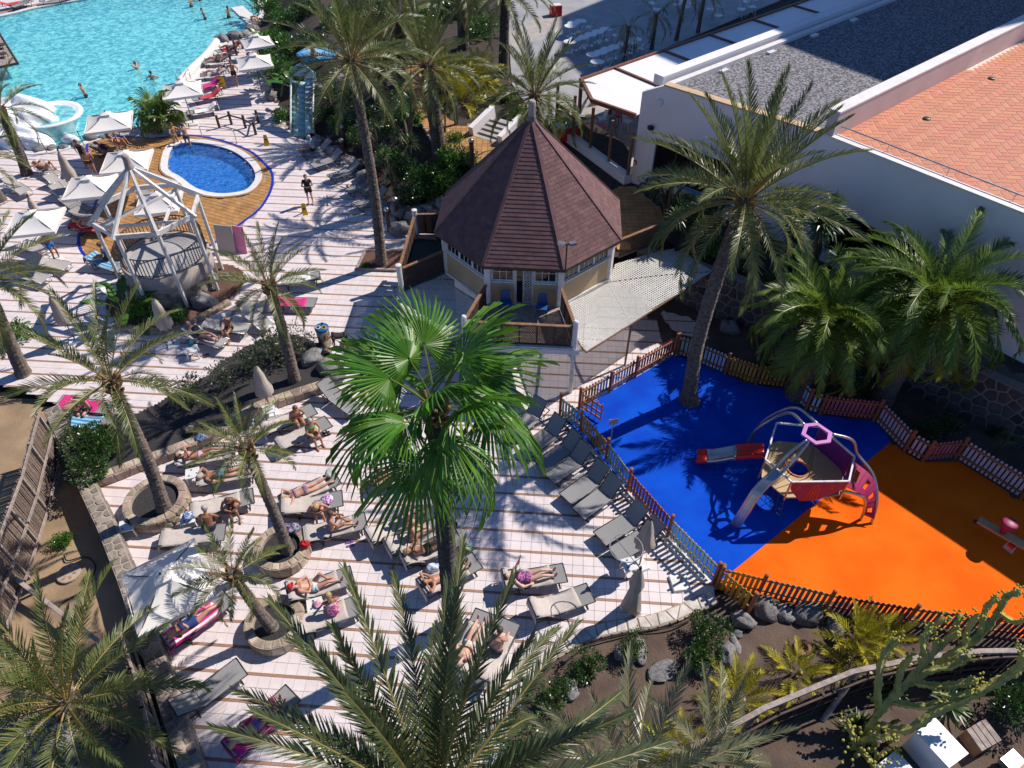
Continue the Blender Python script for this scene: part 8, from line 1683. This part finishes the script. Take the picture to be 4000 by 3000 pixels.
# flip flops
def sandals(label, px, py, rz, col):
    c = gp(px, py, .01); t = thing('sandals', label, 'sandals', tuple(c), 0, 'sandals'); m = solid('sandal_%d' % int(px), col)
    for s in (-1, 1):
        q = Vector((c.x+s*.07*math.sin(rz), c.y-s*.07*math.cos(rz), 0)); mb = MB(); d = Vector((math.cos(rz), math.sin(rz), 0)); n = Vector((-d.y, d.x, 0)); pr = [(-.13, .035), (-.06, .032), (.04, .045), (.11, .042), (.135, .0)]; pr = pr+[(x, -y) for x, y in reversed(pr[:-1])]; mb.prism([tuple((q+d*x+n*y)[:2]) for x, y in pr], .004, .03); sd_ = mb.build('sole', m, t); mb = MB(); mb.tube([q+n*.04+Vector((0, 0, .03)), q+d*.06+Vector((0, 0, .07)), q-n*.04+Vector((0, 0, .03))], .008, 5); mb.build('strap', m, sd_)
sandals('purple sandals on the brown strip below the reading woman', 1368, 2125, .3, (.2, .08, .3)); sandals('brown sandals right of the fan palm trunk', 1775, 2170, 1.2, (.14, .07, .05)); sandals('dark sandals at the feet of the green bikini', 1277, 1695, .5, (.02, .02, .03)); sandals('white shoes before the seated woman in black', 940, 2030, .2, (.7, .7, .7)); sandals('dark sandals under the gazebo sunbed', 805, 1390, .4, (.05, .05, .08)); sandals('grey shoes on the towel of the sunbed above the umbrella', 785, 2105, .2, (.12, .14, .17))
# balcony chairs, blue
def chair(name, label, c, rz, m, z, group, arms=False, s=1.0):
    t = thing(name, label, 'chair', (c.x, c.y, z), 0, group); ca, sa = math.cos(rz), math.sin(rz)
    def P(x, y, h): return Vector((c.x+(x*ca-y*sa)*s, c.y+(x*sa+y*ca)*s, z+h*s))
    mb = MB(); mb.beam(P(-.21, 0, .44), P(.21, 0, .44), .44*s, .04*s); mb.build('seat', m, t)
    mb = MB(); q = [P(-.20, -.2, .5), P(-.20, .2, .5), P(-.27, .18, .84), P(-.28, 0, .88), P(-.27, -.18, .84)]; mb.add(q+[v+Vector((ca, sa, 0))*.03 for v in q], [(4, 3, 2, 1, 0), (5, 6, 7, 8, 9)]+[(i, (i+1) % 5, 5+(i+1) % 5, 5+i) for i in range(5)]); mb.build('backrest', m, t)
    for x in (-.19, .19):
        for y in (-.19, .19): mb = MB(); mb.beam(P(x*1.1, y*1.1, 0), P(x, y, .43), .035*s, .035*s); mb.build('leg', m, t)
    return t
for lab, px, py, a in (('blue plastic chair left of the trellis door', 1978, 1218, -80), ('blue plastic chair right of the trellis door', 2115, 1232, -100)): chair('balcony_chair', lab, gp(px, py, UP), R(a), solid('chair_blue', (.012, .09, .30), .4), UP, 'balcony chairs')
# ================================================================== RESTAURANT FURNITURE
def round_table(label, px, py, z, m, group, r=.42, h=.74):
    c = gp(px, py, z+h); t = thing('round_table', label, 'table', (c.x, c.y, z), 0, group); mb = MB(); mb.lathe([(r, h-.03), (r, h), (r*.96, h+.008), (.01, h+.009)], (c.x, c.y, z), 22, cap=False); mb.build('table_top', m, t); mb = MB(); mb.lathe([(.035, .02), (.035, h-.03)], (c.x, c.y, z), 8); mb.build('column', M['metal'], t); mb = MB(); mb.lathe([(.26, 0), (.24, .02), (.04, .05)], (c.x, c.y, z), 16); mb.build('foot', M['metal'], t); return c
PT = [(2228, 100), (2240, 90), (2267, 81), (2365, 113), (2335, 123), (2307, 134), (2277, 144), (2247, 152), (2226, 162), (2482, 153), (2468, 164), (2433, 171), (2401, 183), (2370, 192), (2346, 203), (2316, 212), (2332, 240)]
for i, (px, py) in enumerate(PT):
    row = 'back' if i < 3 else 'middle' if i < 9 else 'front'; k = [0, 1, 2, 0, 1, 2, 3, 4, 5, 0, 1, 2, 3, 4, 5, 6, 7][i]; od = ['first', 'second', 'third', 'fourth', 'fifth', 'sixth', 'seventh', 'eighth'][k]
    c = round_table(f'round white table on the shaded plaza, {row} row, {od} from '+('left' if row == 'back' else 'right'), px, py, UP+.05, M['wplastic'], 'plaza tables')
    if k % 2 == 0 or row == 'front':
        q = c+Vector((.62, -.32, 0)); chair('plaza_chair', f'white chair beside the {od} table of the {row} plaza row', q, R(150), M['wplastic'], UP+.05, 'plaza chairs')
for i, (px, py) in enumerate([(2520, 20), (2545, 45), (2560, 70), (2625, 25), (2640, 50), (2675, 60), (2690, 45), (2770, 70), (2800, 60), (2800, 95), (2890, 70), (2910, 40), (2930, 60), (2950, 30)]):
    q = gp(px, py, UP+.05); grp = 'plaza chairs at the top'; chair('plaza_chair', ['leftmost', 'second', 'third', 'fourth', 'fifth', 'sixth', 'seventh', 'eighth', 'ninth', 'tenth', 'eleventh', 'twelfth', 'thirteenth', 'rightmost'][i]+' white chair of the stacked rows at the top of the plaza', q, R(120+i*20), M['wplastic'], UP+.05, grp, s=1.3)
c = round_table('red and white set table behind the terrace glass', 2340, 490, UP+.11, solid('table_red', (.6, .03, .02)), 'terrace tables')
for i, (px, py, col, lab) in enumerate(((2350, 470, (.7, .7, .7), 'white chair behind the red set table'), (2410, 460, (.55, .02, .02), 'red chair at the back of the glazed terrace'), (2395, 500, (.05, .25, .22), 'green chair right of the red set table'), (2450, 480, (.7, .7, .7), 'white chair next to the terrace corner'), (2350, 540, (.7, .7, .7), 'white chair in front of the red set table'))):
    chair('terrace_chair', lab, gp(px, py, UP+.45), R(200+40*i), solid('chc_%d' % i, col), UP+.11, 'terrace chairs')
for lab, px, py in (('dark wicker pot stand at the terrace glass', 2330, 565), ('dark box at the foot of the terrace glass', 2365, 580)): c = gp(px, py, UP+.11); t = thing('wicker_planter', lab, 'planter', tuple(c)); mb = MB(); mb.lathe([(.22, 0), (.28, .45), (.24, .45), (.22, .3)], tuple(c), 12); mb.build('basket', M['dwood'], t); mb = MB(); mb.lathe([(.24, .38), (.01, .4)], tuple(c), 12, cap=False); mb.build('soil', M['soil'], t)
c = gp(2238, 530, UP+.1); t = thing('table_column', 'white tapered column behind the terrace glass', 'column', tuple(c)); mb = MB(); mb.lathe([(.22, 0), (.12, 1.3), (.12, 1.32)], tuple(c), 14); mb.build('shaft', M['wplastic'], t); mb = MB(); mb.lathe([(.32, 1.32), (.32, 1.4)], tuple(c), 14); mb.build('cap', M['wplastic'], t)
for lab, px, py, sx in (('red beverage crate on the plaza path', 2170, 60, .8), ('red crate beside the terrace plinth', 2195, 545, .8)): c = gp(px, py, UP+.05); t = thing('drinks_crate', lab, 'crate', tuple(c)); mb = MB(); mb.box((c.x, c.y, c.z+.35), (sx, .6, .7), .2); mb.build('body', solid('crate_red', (.62, .02, .02)), t); mb = MB(); mb.box((c.x, c.y, c.z+.72), (sx*.9, .5, .04), .2); mb.build('rim', M['wpaint'], t)
# ================================================================== YARD SCREENS AND LOWER EDGE
def reed_screen(label, pts, z0, z1, m, frame, diag=True, name='reed_screen', np_=None, strip=.05):
    P = [gp(a, b, z0) for a, b in pts]; t = thing(name, label, 'screen', tuple(P[0])); 
    for a, b in zip(P, P[1:]):
        d = (b-a).normalized(); L = (b-a).length; n = int(L/strip); mb = MB(); nn = Vector((-d.y, d.x, 0))*(-1 if name == 'reed_screen' and m == 'reed' else 1); rnd = random.Random(int(L*99))
        for i in range(n):
            p = a+d*((i+.5)*strip); o = nn*rnd.uniform(-.012, .012); mb.beam((p.x+o.x, p.y+o.y, z0+.05), (p.x+o.x+rnd.uniform(-.02, .02), p.y+o.y, z1+rnd.uniform(-.08, .05)), strip*.86, .02, up=nn)
        stuff(mb.build('reed_mat', M[m], t))
        k = max(1, round(L/1.15))
        for i in range(k+1): p = a.lerp(b, i/k)-nn*.05; mb = MB(); mb.beam((p.x, p.y, z0-.1), (p.x, p.y, z1+.05), .09, .07, up=d); mb.build('post', M[frame], t)
        for z in (z0+.25, (z0+z1)/2, z1-.02): mb = MB(); p, q = a-nn*.09, b-nn*.09; mb.beam((p.x, p.y, z), (q.x, q.y, z), .05, .09); mb.build('rail', M[frame], t)
    return t
reed_screen('framed reed screen at the left outside the stone wall', [(245, 1770), (190, 2010), (110, 2260), (30, 2460)], -.35, 1.75, 'reed', 'gwood'); reed_screen('framed reed screen at the bottom left beside the wall', [(560, 2600), (605, 2735), (650, 2880), (700, 3080)], -.35, 1.6, 'reed', 'gwood')
a, b = gp(60, 2260, .2), gp(445, 2550, .2); t = thing('timber_rail', 'weathered timber rail crossing the yard toward the lower screen', 'rail', tuple(a)); mb = MB(); mb.beam(a, b, .12, .12); mb.build('beam', M['gwood'], t); [(lambda p: (MB_ := MB(), MB_.lathe([(.05, -.5), (.05, .2)], (p.x, p.y, 0), 7), MB_.build('post', M['gwood'], t)))(a.lerp(b, s)) for s in (.1, .5, .9)]
rs = reed_screen('dark heather screen fence with pale top rail at the lower right', [(2700, 3010), (2985, 2850), (3320, 2712), (3580, 2655), (3820, 2630), (4150, 2620)], 0, 1.25, 'dreed', 'dwood', strip=.045)
P = [gp(a, b, 1.32) for a, b in [(2700, 2925), (2990, 2765), (3330, 2625), (3590, 2570), (3830, 2545), (4150, 2540)]]
for a, b in zip(P, P[1:]): mb = MB(); mb.beam(a, b, .13, .10); mb.build('top_rail', M['gwood'], rs)
for i, (px, py) in enumerate(((3345, 2630), (2960, 2780))): a = gp(px, py, 1.25); b = Vector((a.x-.75, a.y-.75, 0)); mb = MB(); mb.tube([a, b], .08, 8); mb.build('brace', M['gwood'], rs)
# white sheds at the lower right corner
t = thing('utility_box', 'white flat topped utility box casting cactus shade at the lower right', 'box', tuple(gp(3640, 2960))); q = [gp(a, b, 1.1)[:2] for a, b in [(3651, 2806), (3579, 2860), (3705, 2996), (3778, 2942)]]; mb = MB(); mb.prism([tuple(x) for x in q], 0, 1.05); mb.build('body', M['white'], t); cx_, cy_ = sum(x[0] for x in q)/4, sum(x[1] for x in q)/4; mb = MB(); mb.prism([(cx_+(x[0]-cx_)*1.05, cy_+(x[1]-cy_)*1.05) for x in q], 1.05, 1.12); mb.build('lid', M['wplastic'], t)
t = thing('utility_box', 'second lower white box left of the first at the bottom edge', 'box', tuple(gp(3480, 3000))); q = [gp(a, b, .6)[:2] for a, b in [(3500, 2935), (3430, 2990), (3530, 3100), (3600, 3040)]]; mb = MB(); mb.prism([tuple(x) for x in q], 0, .56); mb.build('body', M['white'], t); cx_, cy_ = sum(x[0] for x in q)/4, sum(x[1] for x in q)/4; mb = MB(); mb.prism([(cx_+(x[0]-cx_)*1.05, cy_+(x[1]-cy_)*1.05) for x in q], .56, .62); mb.build('lid', M['wplastic'], t)
t = thing('wooden_chest', 'weathered brown wooden chest right of the white box', 'chest', tuple(gp(3830, 2930))); q = [gp(a, b, .5)[:2] for a, b in [(3775, 2850), (3850, 2805), (3915, 2890), (3835, 2935)]]
mb = MB(); mb.prism([tuple(x) for x in q], 0, .46); mb.build('body', M['wood'], t)
for i in range(4): a, b = Vector(q[0]).lerp(Vector(q[1]), i/4+.02), Vector(q[0]).lerp(Vector(q[1]), (i+1)/4-.02); c_, d_ = Vector(q[3]).lerp(Vector(q[2]), i/4+.02), Vector(q[3]).lerp(Vector(q[2]), (i+1)/4-.02); mb = MB(); mb.prism([tuple(a), tuple(b), tuple(d_), tuple(c_)], .46, .5); mb.build('lid_board', M['gwood'], t)
t = thing('cart', 'red rimmed grey cart at the bottom right corner', 'cart', tuple(gp(3960, 2990))); c = gp(3950, 2975, .5); mb = MB(); mb.box((c.x, c.y, .5), (.5, .35, .2), .5); mb.build('tray', M['metal'], t); mb = MB(); mb.box((c.x+.05, c.y-.2, .38), (.6, .1, .12), .5); mb.build('rim', solid('cart_red', (.55, .03, .03)), t); mb = MB(); [mb.tube([(c.x+s*.2, c.y-.05, .12), (c.x+s*.2, c.y+.05, .12)], .12, 10) for s in (-1, 1)]; mb.build('wheels', M['black'], t); mb = MB(); [mb.beam((c.x+s*.2, c.y, .12), (c.x+s*.2, c.y, .42), .04, .04) for s in (-1, 1)]; mb.build('legs', M['dmetal'], t)
# hoses
for lab, pts in (('black irrigation hose curling on the dirt outside the wall', [(250, 2170), (265, 2190), (330, 2175), (365, 2195), (370, 2230), (330, 2300), (250, 2350), (230, 2370)]), ('thin hose along the inner foot of the kerb in the soil garden', [(2190, 2600), (2300, 2520), (2450, 2475), (2620, 2450), (2700, 2420)])):
    z = -.28 if pts[0][0] < 600 else .08
    mb = MB(); mb.tube(smooth_open([gp(a, b, z) for a, b in pts], 6), .022, 6); o = mb.build('garden_hose', M['black'], None, True); tag(o, lab, 'hose')
c = gp(270, 2240, -.3); t = thing('stone_slab', 'round patterned stone slab lying on the dirt yard', 'slab', tuple(c)); mb = MB(); mb.lathe([(.36, -.05), (.36, .04), (.33, .05)], tuple(c), 20); mb.build('disc', M['mortar'], t); [ (lambda a: (m2 := MB(), m2.box((c.x+.2*math.cos(a), c.y+.2*math.sin(a), c.z+.055), (.1, .07, .02), a), m2.build('inlay', M['ochre'], t)))(i*.9) for i in range(7)]
c = gp(745, 1680, .32); t = thing('tree_stump', 'small pale round stump on the dark gravel bed', 'stump', tuple(c)); mb = MB(); mb.lathe([(.19, -.2), (.17, .1), (.16, .1)], tuple(c), 14); mb.build('bark', M['trunk'], t); mb = MB(); mb.lathe([(.155, .101), (.01, .105)], tuple(c), 14, cap=False); mb.build('cut_face', M['mortar'], t)
# concrete yard floor at the bottom left
mb = MB(); mb.prism(poly([(-200, 2850), (260, 2800), (330, 2930), (250, 3100), (-200, 3100)], -.3), -.5, -.24); struct(mb.build('concrete_slab', M['gravel']))
